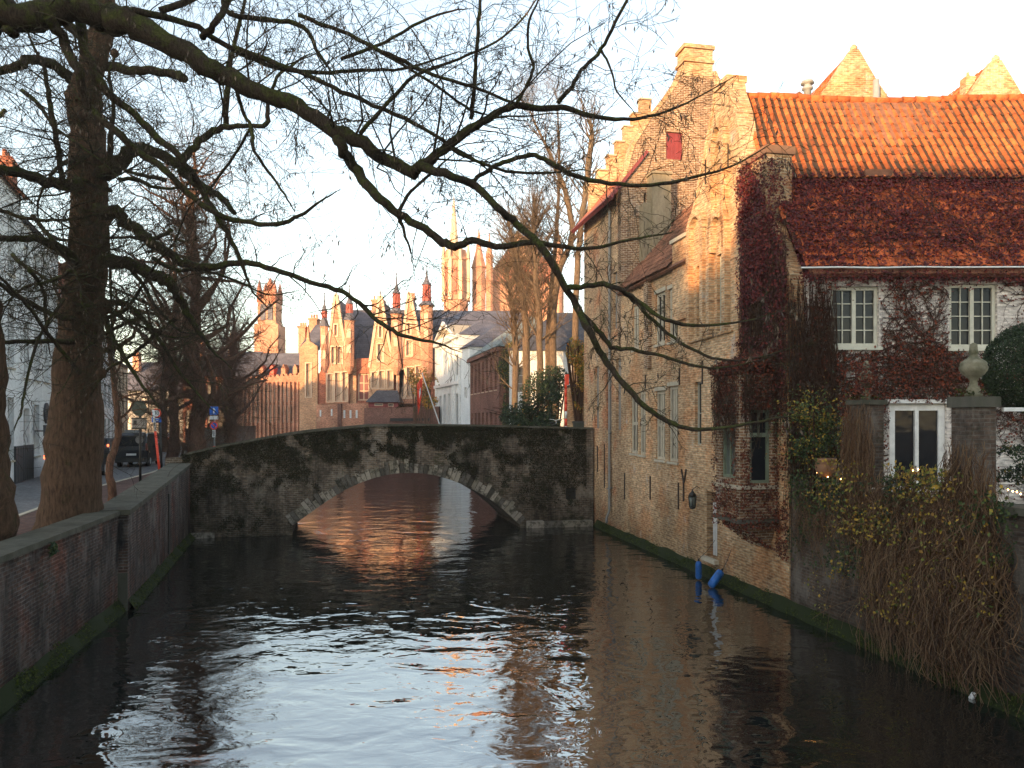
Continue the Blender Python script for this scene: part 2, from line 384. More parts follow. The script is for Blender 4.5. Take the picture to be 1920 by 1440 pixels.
def fwin(Y, ox, px0, py0, px1, py1, *a):
    return ((px0-960)*Y/F-ox, EYE+(HZ-py1)*Y/F, (px1-960)*Y/F-ox, EYE+(HZ-py0)*Y/F) + a
def rect(w): return [(w[0], w[1]), (w[2], w[1]), (w[2], w[3]), (w[0], w[3])]
def window(parent, Mx, wn, fm, gm, rec=.12, cols=2, rows=2, fw=.05, mw=.03, style=1, sillm=None, name='window'):
    x0, z0, x1, z1 = wn[:4]; b = MB(); e = .004
    b.box(x0+e, x0+fw, rec, rec+.07, z0+e, z1-e); b.box(x1-fw, x1-e, rec, rec+.07, z0+e, z1-e)
    b.box(x0+fw, x1-fw, rec, rec+.07, z1-fw, z1-e); b.box(x0+fw, x1-fw, rec, rec+.07, z0+e, z0+fw)
    xi0, xi1, zi0, zi1 = x0+fw, x1-fw, z0+fw, z1-fw
    if style == 2:            # casement pair with a broad middle stile
        mx = (xi0+xi1)/2; b.box(mx-.045, mx+.045, rec-.012, rec+.06, zi0, zi1)
        halves = [(xi0, mx-.045), (mx+.045, xi1)]; cc = max(1, cols//2)
    else: halves = [(xi0, xi1)]; cc = cols
    for a, c in halves:
        for i in range(1, cc): x = a+(c-a)*i/cc; b.box(x-mw/2, x+mw/2, rec+.01, rec+.05, zi0, zi1)
        for j in range(1, rows): z = zi0+(zi1-zi0)*j/rows; b.box(a, c, rec+.013, rec+.047, z-mw/2, z+mw/2)
    wobj = b.build(name, fm, parent, Mx)
    g = MB(); g.box(x0+.01, x1-.01, rec+.055, rec+.062, z0+.01, z1-.01); g.build('pane', gm, wobj, Mx, uv=False)
    if sillm:
        s_ = MB(); s_.box(x0-.06, x1+.06, -.06, rec+.02, z0-.08, z0-.003); s_.build('sill', sillm, wobj, Mx)
    return wobj
def facade(parent, Mx, outline, wins, wm, fm, gm, th=.35, rec=.12, sillm=None, name='wall', extra_holes=(), y0=0.0, **kw):
    b = MB(); b.plate(outline, [rect(w) for w in wins]+[list(h) for h in extra_holes], y0, y0+th)
    wall = b.build(name, wm, parent, Mx)
    for w in wins:
        k = dict(kw)
        if len(w) > 4: k['cols'] = w[4]
        if len(w) > 5: k['rows'] = w[5]
        if len(w) > 6: k['style'] = w[6]
        window(parent, Mx, w, fm, gm, rec=y0+rec, sillm=sillm, **k)
    return wall
def pantiles(Pf, wid, ln, inside=None, colw=.215, roww=.33, amp=.035, lift=.03, rng=R, pan=0):
    """tile field: Pf(x, along, height) -> world"""
    b = MB(); nc = int(wid/colw); nr = int(ln/roww+.999); prof = [(0, 0), (.22, .95), (.42, .9), (.6, .1), (.8, -.12)]
    for j in range(nr):
        a0 = j*roww; a1 = min((j+1)*roww+.04, ln)
        for i in range(nc):
            if inside and not inside((i+.5)*colw, (a0+a1)/2): continue
            jt = rng.gauss(0, .006); jx = rng.gauss(0, .004)
            xs = [(i+p)*colw+jx for p, _ in prof]+[(i+1)*colw+jx]; hs_ = [h_ for _, h_ in prof]+[0]
            vs = []
            for aa, lf in ((a0, lift+jt), (a1, .0+jt)):
                for x, h_ in zip(xs, hs_): vs.append(tuple(Pf(x, aa, h_*amp+lf)))
            for x, h_ in zip(xs, hs_): vs.append(tuple(Pf(x, a0+.005, h_*amp+lift+jt-.035)))
            fs = [(k, k+1, k+7, k+6) for k in range(5)]+[(k+12, k+13, k+1, k) for k in range(5)]
            k0 = len(b.f); b.add(vs, fs, 0, False)
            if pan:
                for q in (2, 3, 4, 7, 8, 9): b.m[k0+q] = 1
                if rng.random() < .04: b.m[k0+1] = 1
    return b
def slab(b, p, th, mi=0):
    """four corners -> slab of thickness th below them"""
    p = [Vector(q) for q in p]; n_ = (p[1]-p[0]).cross(p[3]-p[0]).normalized()
    if n_.z < 0: n_ = -n_
    q = [x-n_*th for x in p]
    b.add([tuple(x) for x in p+q], [(0,1,2,3),(7,6,5,4),(0,4,5,1),(1,5,6,2),(2,6,7,3),(3,7,4,0)], mi)
def gable_house(name, Mx, wd, dp, eave, ridge, label, wm, rm, wins=(), fm=None, gm=None, along=True, chim=(), group=None, cat='house', front=None, hip=False, **kw):
    """front wall on y=0 from x=0..wd, depth dp; ridge parallel to the front (along) or perpendicular"""
    o = Mx.to_translation(); t = thing(name, o, label, cat, group)
    if front is None: front = [(0,0),(wd,0),(wd,eave),(0,eave)] if along else [(0,0),(wd,0),(wd,eave),(wd/2,ridge),(0,eave)]
    facade(t, Mx, front, wins, wm, fm or M['white_trim'], gm or M['glass'], name='wall', **kw)
    b = MB(); b.box(0, wd, dp-.3, dp, 0, eave)
    if hip:
        b.box(0.002, .3, .36, dp-.31, 0, eave-.02); b.box(wd-.3, wd-.002, .36, dp-.31, 0, eave-.02)
    elif along:
        for x in (0.002, wd-.302):
            o2 = MB()
            # side walls incl. gable, in local y/z
            pts = [(.36, 0), (dp-.31, 0), (dp-.31, eave), (dp/2, ridge-.05), (.36, eave)]
            v = [(x, p[0], p[1]) for p in pts]+[(x+.3, p[0], p[1]) for p in pts]
            b.add(v, [(4,3,2,1,0),(5,6,7,8,9)]+[(i,(i+1)%5,(i+1)%5+5,i+5) for i in range(5)])
    else:
        b.box(0.002, .3, .36, dp-.31, 0, eave); b.box(wd-.3, wd-.002, .36, dp-.31, 0, eave)
        b.plate([(0.01, eave+.003), (wd-.01, eave+.003), (wd/2, ridge-.02)], (), dp-.3, dp-.005)
    b.build('rear_wall', wm, t, Mx)
    r = MB()
    if hip:
        h_ = min(dp/2, wd*.42); z0_ = eave-.02; v = [(-.2,-.25,z0_),(wd+.2,-.25,z0_),(wd+.2,dp+.25,z0_),(-.2,dp+.25,z0_),(h_,dp/2,ridge),(wd-h_,dp/2,ridge)]
        r.add(v, [(0,1,5,4),(1,2,5),(2,3,4,5),(3,0,4),(3,2,1,0)])
    elif along:
        slab(r, [(-.1,-.25,eave-.1),(wd+.1,-.25,eave-.1),(wd+.1,dp/2,ridge+.12),(-.1,dp/2,ridge+.12)], .12)
        slab(r, [(-.1,dp/2+.005,ridge+.12),(wd+.1,dp/2+.005,ridge+.12),(wd+.1,dp+.25,eave-.1),(-.1,dp+.25,eave-.1)], .12)
    else:
        slab(r, [(wd/2,.36,ridge+.1),(-.2,.36,eave-.1),(-.2,dp+.1,eave-.1),(wd/2,dp+.1,ridge+.1)], .12)
        slab(r, [(wd/2+.005,.36,ridge+.1),(wd+.2,.36,eave-.1),(wd+.2,dp+.1,eave-.1),(wd/2+.005,dp+.1,ridge+.1)], .12)
    ro = r.build('roof', rm, t, Mx)
    for cx, cy, cw, cd, cz0, cz1, cm in chim:
        c = MB(); c.box(cx-cw/2, cx+cw/2, cy-cd/2, cy+cd/2, cz0, cz1); c.box(cx-cw/2-.08, cx+cw/2+.08, cy-cd/2-.08, cy+cd/2+.08, cz1-.35, cz1-.15)
        for q in (-.25, .25): c.lathe([(.13, cz1), (.11, cz1+.4)], 8, (cx+q*cw, cy, 0))
        c.build('chimney', cm, ro, Mx)
    return t

# ------------------------------------------------------------------ the setting: ground, canal, streets
Q1 = lambda Y: -7.98-.2035*(Y-11.7)                     # near quay wall face
BL0 = Vector((-12.4, 29.8, 0)); 
b = MB()
gz = 1.9
left = [(-900, 2), (Q1(2)-.35, 2), (Q1(18.4)-.35, 18.4), (-9.5, 18.4), (-12.8, 29.8), (-14.3, 34.5), (-17.5, 45), (-20.5, 50), (-27, 80), (-60, 84), (-900, 84)]
b.poly([(x, y, gz) for x, y in left][::1])
right = [(lineX(2)+.3, 2), (900, 2), (900, 84), (-6.0, 84), (-4.2, 72), (-1.2, 58), (1.2, 47), (3.27+.2, 35.1), (lineX(18.3)+.3, 18.3)]
b.poly([(x, y, gz) for x, y in right])
b.poly([(-900, -900, gz), (900, -900, gz), (900, 2, gz), (-900, 2, gz)])
b.poly([(-900, 84, gz), (900, 84, gz), (900, 1500, gz), (-900, 1500, gz)])
b.build('ground', M['earth'], kind='structure')
b = MB(); b.poly([(-70, 1, 0), (30, 1, 0), (30, 95, 0), (-70, 95, 0)]); b.build('water', M['water'], kind='structure', uv=False)
b = MB(); b.poly([(-70, 1, -2), (30, 1, -2), (30, 95, -2), (-70, 95, -2)]); b.build('canal_bed', M['earth'], kind='structure', uv=False)
b = MB(); b.box(-8, 14, 1.0, 2.0, -1, 1.9); b.build('embankment', M['stone_dark'], kind='structure')
# street and quay pavement
kerb = [(-9.5, 3), (-12.6, 20.4), (-15.8, 29.7), (-17.5, 37.7), (-24, 60), (-30, 84)]
b = MB(); far_side = [(-12, 3), (-16.5, 20.4), (-20.2, 29.7), (-23, 37.7), (-31.5, 60), (-40, 84)]
for i in range(5): b.poly([(*kerb[i], gz+.004), (*kerb[i+1], gz+.004), (*far_side[i+1], gz+.004), (*far_side[i], gz+.004)][::-1])
b.build('road', M['cobble'], kind='structure')
b = MB(); inner = [(Q1(3)-.5, 3), (Q1(18.4)-.5, 18.4), (-13.0, 29.8), (-15.0, 37.7), (-20.9, 52), (-27.2, 80)]
kk = [(-9.5, 3), (-12.35, 18.4), (-15.8, 29.7), (-17.5, 37.7), (-21.7, 52), (-29, 80)]
for i in range(5):
    a = [kk[i], kk[i+1], inner[i+1], inner[i]]
    b.poly([(x, y, gz+.10) for x, y in a][::-1])
b.build('pavement', M['paving_red'], kind='structure')
b = MB()
for i in range(5):
    m_ = frame2(kk[i], kk[i+1]); L = (Vector(kk[i+1])-Vector(kk[i])).length; n_ = max(1, int(L))
    for j in range(n_):
        p = [m_ @ Vector(q) for q in ((L*j/n_+.01, 0, gz-.1), (L*(j+1)/n_-.01, 0, gz-.1), (L*(j+1)/n_-.01, .14, gz-.1), (L*j/n_+.01, .14, gz-.1))]
        b.add([tuple(x) for x in p]+[(x.x, x.y, gz+.12) for x in p], [(0,3,2,1),(4,5,6,7),(0,1,5,4),(1,2,6,5),(2,3,7,6),(3,0,4,7)])
b.build('kerb', M['stone'], kind='structure')

# ------------------------------------------------------------------ quay walls on the left bank
def moss_band(name, Mx, L, label, z=.28, dens=420, x0=0.0, dep=.18):
    b = MB(); N = int(L/.12)
    rr = random.Random(hash(name) % 999)
    prof = [(-dep, -.15), (-dep, .03), (-dep*.7, .10), (-.03, z), (.02, z+.02)]
    vs = []; fs = []
    for i in range(N+1):
        x = x0+L*i/N
        for (y, zz) in prof: vs.append((x, y+noise.noise(Vector((x*1.7, zz*5, 3)))*.05, zz+noise.noise(Vector((x*1.1, 7, zz)))*.07*(zz > 0)))
    for i in range(N):
        for k in range(4): fs.append((i*5+k, (i+1)*5+k, (i+1)*5+k+1, i*5+k+1))
    b.add(vs, fs, 0, True)
    for i in range(int(L*dens*.5)):
        x = x0+rr.random()*L; q = rr.random(); top = z*(1.0+.55*noise.noise(Vector((x*1.3, 1, 5))))
        b.leaf((x, -dep*(1-q)-.01, .02+q*top), rr.uniform(.03, .07), (0, -1, .8), rng=rr)
    return b.build(name, M['moss'], None, Mx, uv=False, label=label, cat='moss', kind='stuff')
def coping(b, Mx_pts, wd, th, y0=-.08):
    pass
q = thing('quay_wall', (-8.0, 11.7, 0), 'weathered brick quay wall with broad stone coping in the left foreground', 'wall')
P0 = (Q1(2), 2.0); P1 = (Q1(18.4), 18.4); MQ1 = frame2(P0, P1); L1 = (Vector(P1)-Vector(P0)).length
b = MB(); b.box(0, L1, 0, .5, -1, 2.28); b.build('wall', M['brick_quay'], q, MQ1)
b = MB(); x = 0
while x < L1-.05:
    x2 = min(x+R.uniform(1.1, 1.5), L1-.02); b.box(x+.006, x2, -.07+R.uniform(-.008,.008), .62, 2.283, 2.39+R.uniform(-.006,.006)); x = x2
b.build('coping', M['stone_dark'], q, MQ1)
q2 = thing('quay_wall', (-9.14, 18.4, 0), 'old quay wall section rising from a brick pier to the bridge', 'wall')
MQ2 = frame2((-9.14, 18.4), (-12.4, 29.8)); L2 = 11.86
b = MB(); b.plate([(0,-1),(L2,-1),(L2,2.78),(0,2.28)], (), 0, .55); b.build('wall', M['brick_quay'], q2, MQ2)
b = MB(); nst = 9
for i in range(nst):
    a = L2*i/nst+.008-(.1 if i == 0 else 0); c = L2*(i+1)/nst; za = 2.283+.5*i/nst; zc = 2.283+.5*(i+1)/nst
    yb = .75
    v = [(a,-.07,za),(c,-.07,zc),(c,yb,zc),(a,yb,za)]; v += [(x_, y_, z_+.12) for x_, y_, z_ in v]
    b.add(v, [(0,3,2,1),(4,5,6,7),(0,1,5,4),(1,2,6,5),(2,3,7,6),(3,0,4,7)])
b.build('coping', M['stone_dark'], q2, MQ2)
# dark water stair recess between the sections
b = MB(); b.box(-.06, 0.0, -.0, .5, -1, .9); b.build('stone_step', M['stone_dark'], q2, MQ2)
moss_band('moss', MQ1, L1, 'bright green moss along the waterline of the near left quay wall', .26)
moss_band('moss', MQ2, L2, 'green moss along the waterline of the left quay wall below the bridge', .22)
b = MB()
for i in range(60):
    b.leaf((12.2+R.uniform(-.16,.16), -.12-R.random()*.06, 2.2+R.uniform(-.1,.1)), .15, (0,-1,.3), asp=.3)
b.build('wall_fern', M['leaf_green'], None, MQ1, uv=False, label='small green fern tuft growing under the left quay coping', cat='plant', kind=None)
# cracks and an iron strip on the second section
b = MB(); b.box(6.3, 6.38, -.03, -.002, .3, 2.2); b.build('iron_strip', M['black_iron'], q2, MQ2)
# far left bank wall beyond the bridge
for (p0, p1, lab) in (((-14.1, 34.6), (-20.6, 50.0), 'rubble quay wall just behind the left end of the bridge'), ((-20.6, 50.0), (-26.5, 80.0), 'grey rubble wall beside the street beyond the bridge')):
    m_ = frame2(p0, p1); L = (Vector(p1)-Vector(p0)).length
    top = 2.5 if p0[0] > -15 else 3.95
    t = thing('bank_wall', (p0[0], p0[1], 0), lab, 'wall')
    b = MB(); b.box(0, L, 0, .5, -1, top); b.build('wall', M['brick_grey'], t, m_)
    b = MB(); b.box(0, L, -.05, .55, top+.003, top+.1); b.build('coping', M['stone_dark'], t, m_)

# ------------------------------------------------------------------ the bridge
BS = .2315; MBR = frame2((-12.4, 29.8), (3.6, 33.504))
def bp(px, py):
    k = (px-960)/F; Y = 32.67/(1-BS*k); X = k*Y
    return ((X+12.4)*1.02645, EYE+(HZ-py)*Y/F)
bt = thing('bridge', (-4.4, 31.6, 0), 'low mossy stone arch bridge crossing the canal', 'bridge')
topl = [bp(*p) for p in ((338,857),(380,846),(430,836),(520,819),(580,811),(620,807),(700,800),(800,799),(900,800),(1000,802.5),(1112,805))]
arch = [bp(*p) for p in ((548,985),(575,966),(600,948),(640,922),(680,903),(715,892),(750,886.5),(785,886.5),(820,892),(855,903),(890,919),(925,940),(955,965),(975,984))]
ring = []
n_ = len(arch)
a0, a1 = arch[0], arch[-1]
outl = [(-.9, -1), (a0[0], -1)] + arch + [(a1[0], -1), (16.35, -1)] + [(16.35, topl[-1][1])] + topl[::-1][1:] + [(-.9, topl[0][1]-.05)]
outl = [(x_, z_) for x_, z_ in outl]
for y_a, y_b in ((0, .38), (4.4, 4.78)): b = MB(); b.plate(outl, [], y_a, y_b); b.build('parapet_wall', M['brick_bridge'], bt, MBR)
b = MB()   # soffit
ar2 = [(a0[0], -1)]+arch+[(a1[0], -1)]
for i in range(len(ar2)-1):
    p, r_ = ar2[i], ar2[i+1]; b.add([(p[0],.382,p[1]),(r_[0],.382,r_[1]),(r_[0],4.398,r_[1]),(p[0],4.398,p[1])], [(0,1,2,3)])
b.build('vault', M['brick_grey'], bt, MBR)
b = MB()   # roadway
for i in range(len(topl)-1):
    p, r_ = topl[i], topl[i+1]; b.add([(p[0],.382,p[1]-.85),(r_[0],.382,r_[1]-.85),(r_[0],4.398,r_[1]-.85),(p[0],4.398,p[1]-.85)], [(0,1,2,3)])
b.build('roadway', M['cobble'], bt, MBR)
for y0_, y1_ in ((-.06, .46), (4.34, 4.86)):
    b = MB()   # copings
    for i in range(len(topl)-1):
        p, r_ = topl[i], topl[i+1]; ns = max(1, int((r_[0]-p[0])/.6))
        for j in range(ns):
            f0, f1 = j/ns, (j+1)/ns; xa = p[0]+(r_[0]-p[0])*f0+.006; xb = p[0]+(r_[0]-p[0])*f1; jz = R.uniform(-.006,.006)
            za = p[1]+(r_[1]-p[1])*f0+.003; zb = p[1]+(r_[1]-p[1])*f1+.003; th = .085+jz
            v = [(xa,y0_,za),(xb,y0_,zb),(xb,y1_,zb),(xa,y1_,za)]; v += [(x_,y_,z_+th) for x_,y_,z_ in v]
            b.add(v, [(0,3,2,1),(4,5,6,7),(0,1,5,4),(1,2,6,5),(2,3,7,6),(3,0,4,7)])
    b.build('coping', M['stone_dark'], bt, MBR)
# voussoirs: resample the arch
def resample(pts, step):
    out = [Vector(pts[0])]; acc = 0
    for i in range(len(pts)-1):
        a, c = Vector(pts[i]), Vector(pts[i+1]); L = (c-a).length; d = step-acc
        while d <= L: out.append(a+(c-a)*(d/L)); d += step
        acc = (acc+L) % step
    return out
def smooth_arch(pts, n=60):
    # Catmull-Rom
    out = []
    P = [Vector(p) for p in pts]; P = [P[0]*2-P[1]]+P+[P[-1]*2-P[-2]]
    for i in range(1, len(P)-2):
        for k in range(6):
            t = k/6; out.append(.5*((2*P[i])+(-P[i-1]+P[i+1])*t+(2*P[i-1]-5*P[i]+4*P[i+1]-P[i+2])*t*t+(-P[i-1]+3*P[i]-3*P[i+1]+P[i+2])*t**3))
    out.append(P[-2]); return out
rs = resample(smooth_arch(arch), .19)
b = MB()
for i in range(len(rs)-1):
    a, c = rs[i], rs[i+1]; d = (c-a).normalized(); nn = Vector((-d.y, d.x)); 
    if nn.y < 0: nn = -nn
    g = d*.012; L = R.uniform(.30, .56); dp = -.03-R.random()*.07
    n1 = nn; q_ = [a+g, c-g, c-g+n1*L, a+g+n1*L]
    v = [(p.x, dp, p.y) for p in q_]+[(p.x, .3, p.y) for p in q_]
    v = [(x_, y_, z_-.01) for x_, y_, z_ in v]
    b.add(v, [(0,1,2,3),(7,6,5,4),(0,4,5,1),(1,5,6,2),(2,6,7,3),(3,7,4,0)])
b.build('arch_ring', M['voussoir'], bt, MBR)
# footing ledge stones
b = MB(); 
for (x0_, x1_) in ((a1[0]+.25, 16.2),):
    x_ = x0_
    while x_ < x1_: x2 = min(x_+R.uniform(.5,.9), x1_); b.box(x_+.01, x2, -.32, -.002, -.5, .26+R.uniform(-.03,.03)); x_ = x2
b.build('footing', M['voussoir'], bt, MBR); b = MB(); b.box(-.3, .9, -.2, -.002, -.5, .2); b.build('footing', M['voussoir'], bt, MBR)
b = MB(); z_ = bp(1070, 925); b.box(z_[0]-.22, z_[0]+.22, -.012, .1, z_[1]-.25, z_[1]+.25); b.build('drain_hole', M['black_iron'], bt, MBR)
# weeds and moss hanging on the bridge face
b = MB(); rr = random.Random(5); L = 16.3
def topz(x):
    for i in range(len(topl)-1):
        if topl[i][0] <= x <= topl[i+1][0]: return topl[i][1]+(topl[i+1][1]-topl[i][1])*(x-topl[i][0])/(topl[i+1][0]-topl[i][0])
    return topl[-1][1]
def archz(x):
    if x < arch[0][0] or x > arch[-1][0]: return -.2
    for i in range(len(arch)-1):
        if arch[i][0] <= x <= arch[i+1][0]: return arch[i][1]+(arch[i+1][1]-arch[i][1])*(x-arch[i][0])/(arch[i+1][0]-arch[i][0])
    return 0
cnt = 0
while cnt < 34000:
    x = rr.random()*L-.3; tz = topz(max(0, x)); az = archz(x); h_ = rr.random()
    z = az+(tz-az)*(1-(1-h_)**1.0 if rr.random() < .3 else 1-rr.random()**1.7*.9)
    nz_ = noise.noise(Vector((x*.9, z*1.1, 2)))*.9+noise.noise(Vector((x*3.1, z*2.6, 9)))*.6
    if x > a1[0]+.4: nz_ += .1
    if nz_+(z-az)/(tz-az+.01)*.9-.42+(.12 if x > 9 else 0) < rr.random()*.3: continue
    if z < az+.05: continue
    b.leaf((x, -.02-rr.random()*.07, z), rr.uniform(.03, .10), (0,-1,.2), asp=.5, rng=rr); cnt += 1
b.build('wall_weeds', M['wall_weed'], None, MBR, uv=False, label='dark moss and trailing weeds on the bridge face', cat='weeds', kind='stuff')

# ------------------------------------------------------------------ right bank: the creeper-clad house with the orange roof
def clipc(px, py): s, z = cp(px, py); return (s, z)
h1 = thing('canal_house', (lineX(20), 20, 0), 'creeper-clad canal house with bright orange pantile roof and narrow sunlit brick gable', 'house')
gab = [cp(*p) for p in ((1398,335),(1388,272),(1379,213),(1367,176),(1364,152))]
gab2 = [cp(*p) for p in ((1343,152),(1340,176),(1337,207),(1324,274),(1315,320),(1303,384),(1294,420))]
s_e = sY(18.3); s_g = cp(1294, 0)[0]
s_join = sY(19.83)
outl = [(s_g, -1), (s_e, -1), (s_e, 8.0), (s_join, 10.55), (gab[0][0], gab[0][1])] + gab[1:] + gab2[:-1] + [(s_g, gab2[-1][1])]
winsB = [cwin(1306,497,1318.5,635,1,3), cwin(1344,476,1355,622,1,3), cwin(1302.5,716,1315,834,1,2), cwin(1347,308,1356,380,1,2)]
ivyw = cwin(1413,555,1440,630,5,4)
door = cwin(1325,922,1345,1046)
facade(h1, MC, outl, winsB, M['brick_gold'], M['cream_frame'], M['glass'], th=.38, rec=.10, extra_holes=[rect(ivyw), rect(door)], fw=.035, mw=.03, name='gable_wall')
window(h1, MC, ivyw, M['green_frame'], M['curtain_glass'], rec=.1, cols=5, rows=4, fw=.05, mw=.03)
b = MB(); x0, z0, x1, z1 = door[:4]; b.box(x0+.02, x1-.02, .33, .37, z0, z1)
dr = b.build('door', M['dark_paint'], h1, MC)
b = MB()
for i in range(4): xx = x1-.10-i*.09; b.box(xx, xx+.03, .05, .08, z0+.08, z1-.3)
b.box(x1-.42, x1-.04, .045, .085, z0+1.0, z0+1.05); b.build('gate_bars', M['white_trim'], dr, MC)
b = MB(); b.box(x0-.1, x1+.1, -.14, .3, z0-.12, z0-.003); b.build('door_step', M['stone'], h1, MC)
# gable coping and relief arches, iron anchors
def band(b, pts, wd, y0, y1, mi=0):
    P = [Vector(p) for p in pts]
    for i in range(len(P)-1):
        d = (P[i+1]-P[i]).normalized(); n_ = Vector((-d.y, d.x))*wd/2; q_ = [P[i]-n_, P[i+1]-n_, P[i+1]+n_, P[i]+n_]
        v = [(p.x, y0, p.y) for p in q_]+[(p.x, y1, p.y) for p in q_]
        b.add(v, [(0,1,2,3),(7,6,5,4),(0,4,5,1),(1,5,6,2),(2,6,7,3),(3,7,4,0)], mi)
b = MB()
band(b, [(s_join-.05, 10.62), gab[0]], .12, -.03, .5); band(b, gab, .12, -.03, .5); band(b, gab2, .12, -.03, .5)
capL, capR = gab2[0], gab[-1]; b.box(capL[0]-.08, capR[0]+.08, -.06, .55, capR[1]-.02, capR[1]+.16)
b.build('gable_coping', M['brick_gold'], h1, MC)
b = MB()
def archband(pxa, pxb, ytop, ybot, wd=.2, y0=-.17):
    sa, sb = cp(pxa, 0)[0], cp(pxb, 0)[0]; m = (pxa+pxb)/2; zt = cp(m, ytop)[1]; zb = cp(m, ybot)[1]; r_ = (sb-sa)/2; cx = (sa+sb)/2
    pts = [(sa, zb)]+[(cx-r_*cos(a_*pi/8), zt-r_*1.2+r_*1.2*sin(a_*pi/8)) for a_ in range(9)]+[(sb, zb)]
    band(b, pts, wd, y0, -.002)
archband(1340, 1363, 232, 470); archband(1298, 1324, 400, 640); archband(1336, 1366, 400, 628)
archband(1343, 1361, 262, 384, .1, -.08)
band(b, [cp(1296, 640), cp(1375, 618)], .1, -.06, -.004)
b.build('relief_arches', M['brick_gold'], h1, MC)
for px, y0_, y1_ in ((1366,270,312),(1324,300,345),(1322,450,495),(1361,420,465),(1273,905,955),(1318,676,720),(1275,690,722)):
    b = MB(); s, za = cp(px, y1_); zb = cp(px, y0_)[1]; b.box(s-.018, s+.018, -.04, -.002, za, zb); b.build('wall_anchor', M['rusty_iron'], h1, MC)
b = MB(); band(b, [cp(1279, 880), cp(1283, 905), cp(1283, 940)], .04, -.045, -.002); band(b, [cp(1288, 880), cp(1284, 905)], .035, -.05, -.004)
b.build('wall_anchor', M['rusty_iron'], h1, MC)
# camera-facing white brick front
YF = 18.3; ox = 0
MW = MF(YF)
winsW = [fwin(YF, 0, 1558, 537, 1648, 650, 4, 4, 2), fwin(YF, 0, 1780, 532, 1870, 652, 4, 4, 2)]
dw = fwin(YF, 0, 1668, 757, 1775, 925)
X0 = lineX(YF)+.385
b_out = [(X0, -1), (24, -1), (24, 8.02), (X0, 8.02)]
facade(h1, MW, b_out, winsW, M['brick_white'], M['cream_frame'], M['glass'], th=.35, rec=.07, sillm=M['cream_frame'], extra_holes=[rect(dw)], name='front_wall', fw=.085, mw=.022)
window(h1, MW, dw, M['white_trim'], M['glass'], rec=.07, cols=2, rows=1, fw=.16, mw=.03, style=2, name='terrace_door')
b = MB(); b.box(dw[0]-.12, dw[2]+.12, -.05, -.002, dw[3]+.01, dw[3]+.1); b.build('lintel', M['white_trim'], h1, MW)
b = MB(); b.box(24, 24.3, 18.3, 26, -1, 13.2); b.box(lineX(23.8)+.4, 24, 25.3, 25.6, -1, 9.0); b.build('rear_wall', M['brick_buff'], h1)
# roofs
Ye, Ze, Yb, Zb, Yr, Zr = 18.02, 8.1, 19.83, 10.72, 21.8, 13.63
dn = Vector((0, -(Zr-Zb), (Yr-Yb))).normalized()
L = sqrt((Yr-Yb)**2+(Zr-Zb)**2); sl_ = Vector((0, (Yr-Yb)/L, (Zr-Zb)/L))
def sag(x, a): return .035*sin(x*.8+1)*a/3.5+.02*noise.noise(Vector((x*.8, a*.8, 3)))-.03*(a/3.5)*sin(min(1, x/15)*pi)
def Pu(x, a, h_): return Vector((5.6+x, Yb, Zb))+sl_*a+dn*(h_+sag(x, a)*1.4)
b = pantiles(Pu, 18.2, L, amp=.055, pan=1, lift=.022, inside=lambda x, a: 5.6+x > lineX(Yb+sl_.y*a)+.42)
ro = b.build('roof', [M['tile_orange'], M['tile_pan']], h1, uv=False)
b = MB()
slab(b, [(lineX(Yb)+.4, Yb, Zb-.05), (24, Yb, Zb-.05), (24, Yr, Zr-.05), (lineX(Yr)+.4, Yr, Zr-.05)], .12)
slab(b, [(lineX(Yr)+.4, Yr+.01, Zr-.02), (24, Yr+.01, Zr-.02), (24, 25.6, 9.0), (lineX(25.6)+.4, 25.6, 9.0)], .12)
slab(b, [(lineX(Ye)+.4, Ye, Ze-.15), (24, Ye, Ze-.15), (24, Yb, Zb-.28), (lineX(Yb)+.4, Yb, Zb-.28)], .12)
b.build('roof_boards', M['tile_brown'], h1)
b = MB(); x = lineX(Yr)+.3
while x < 23.8:
    sz_ = 1.4*sag(x-5.6, 3.5); pts = [Vector((x+R.uniform(-.01,.01), Yr, Zr-.02+sz_+R.uniform(-.014,.014))), Vector((x+.40, Yr, Zr-.015+sz_))]; b.tube(pts, [.125, .105], 8, cap=True); x += .37
b.build('ridge_tiles', M['tile_orange'], ro, uv=False)
L2_ = sqrt((Yb-Ye)**2+(Zb-.12-Ze)**2); sl2 = Vector((0, (Yb-Ye)/L2_, (Zb-.12-Ze)/L2_)); dn2 = Vector((0, -sl2.z, sl2.y))
def Pl(x, a, h_): return Vector((6.2+x, Ye, Ze))+sl2*a+dn2*h_
b = pantiles(Pl, 17.6, L2_, inside=lambda x, a: 6.2+x > lineX(Ye+sl2.y*a)+.3)
b.build('lower_roof', M['tile_red'], h1, uv=False)
b = MB(); gp_ = [Vector((6.7+i*.9, Ye-.09, Ze-.03+(.06 if i > 5 else 0)*min(1, (i-5)*.3)+R.uniform(-.012,.012))) for i in range(19)]
b.tube(gp_, [.022]*19, 6); b.build('gutter_wire', M['white_trim'], h1, uv=False)
# creeper-covered chimney at the corner
cb = at(1440, 290, 19.2)
b = MB(); b.box(sY(20.35), sY(19.2), -.06, .62, 7.5, 11.15); chm = b.build('chimney', M['brick_buff'], h1, MC)
b = MB(); b.box(sY(20.35)-.06, sY(19.2)+.06, -.12, .68, 11.153, 11.36); b.build('chimney_cap', M['terracotta'], chm, MC)
# vents on the orange roof
b = MB()
for (px, py, Yv, wd) in ((1643, 325, 19.95, .35),):
    p = at(px, py, Yv); b.box(p.x-wd, p.x+wd, p.y-.15, p.y+.3, p.z-.12, p.z+.06)
b.build('roof_vent', M['tile_brown'], h1)
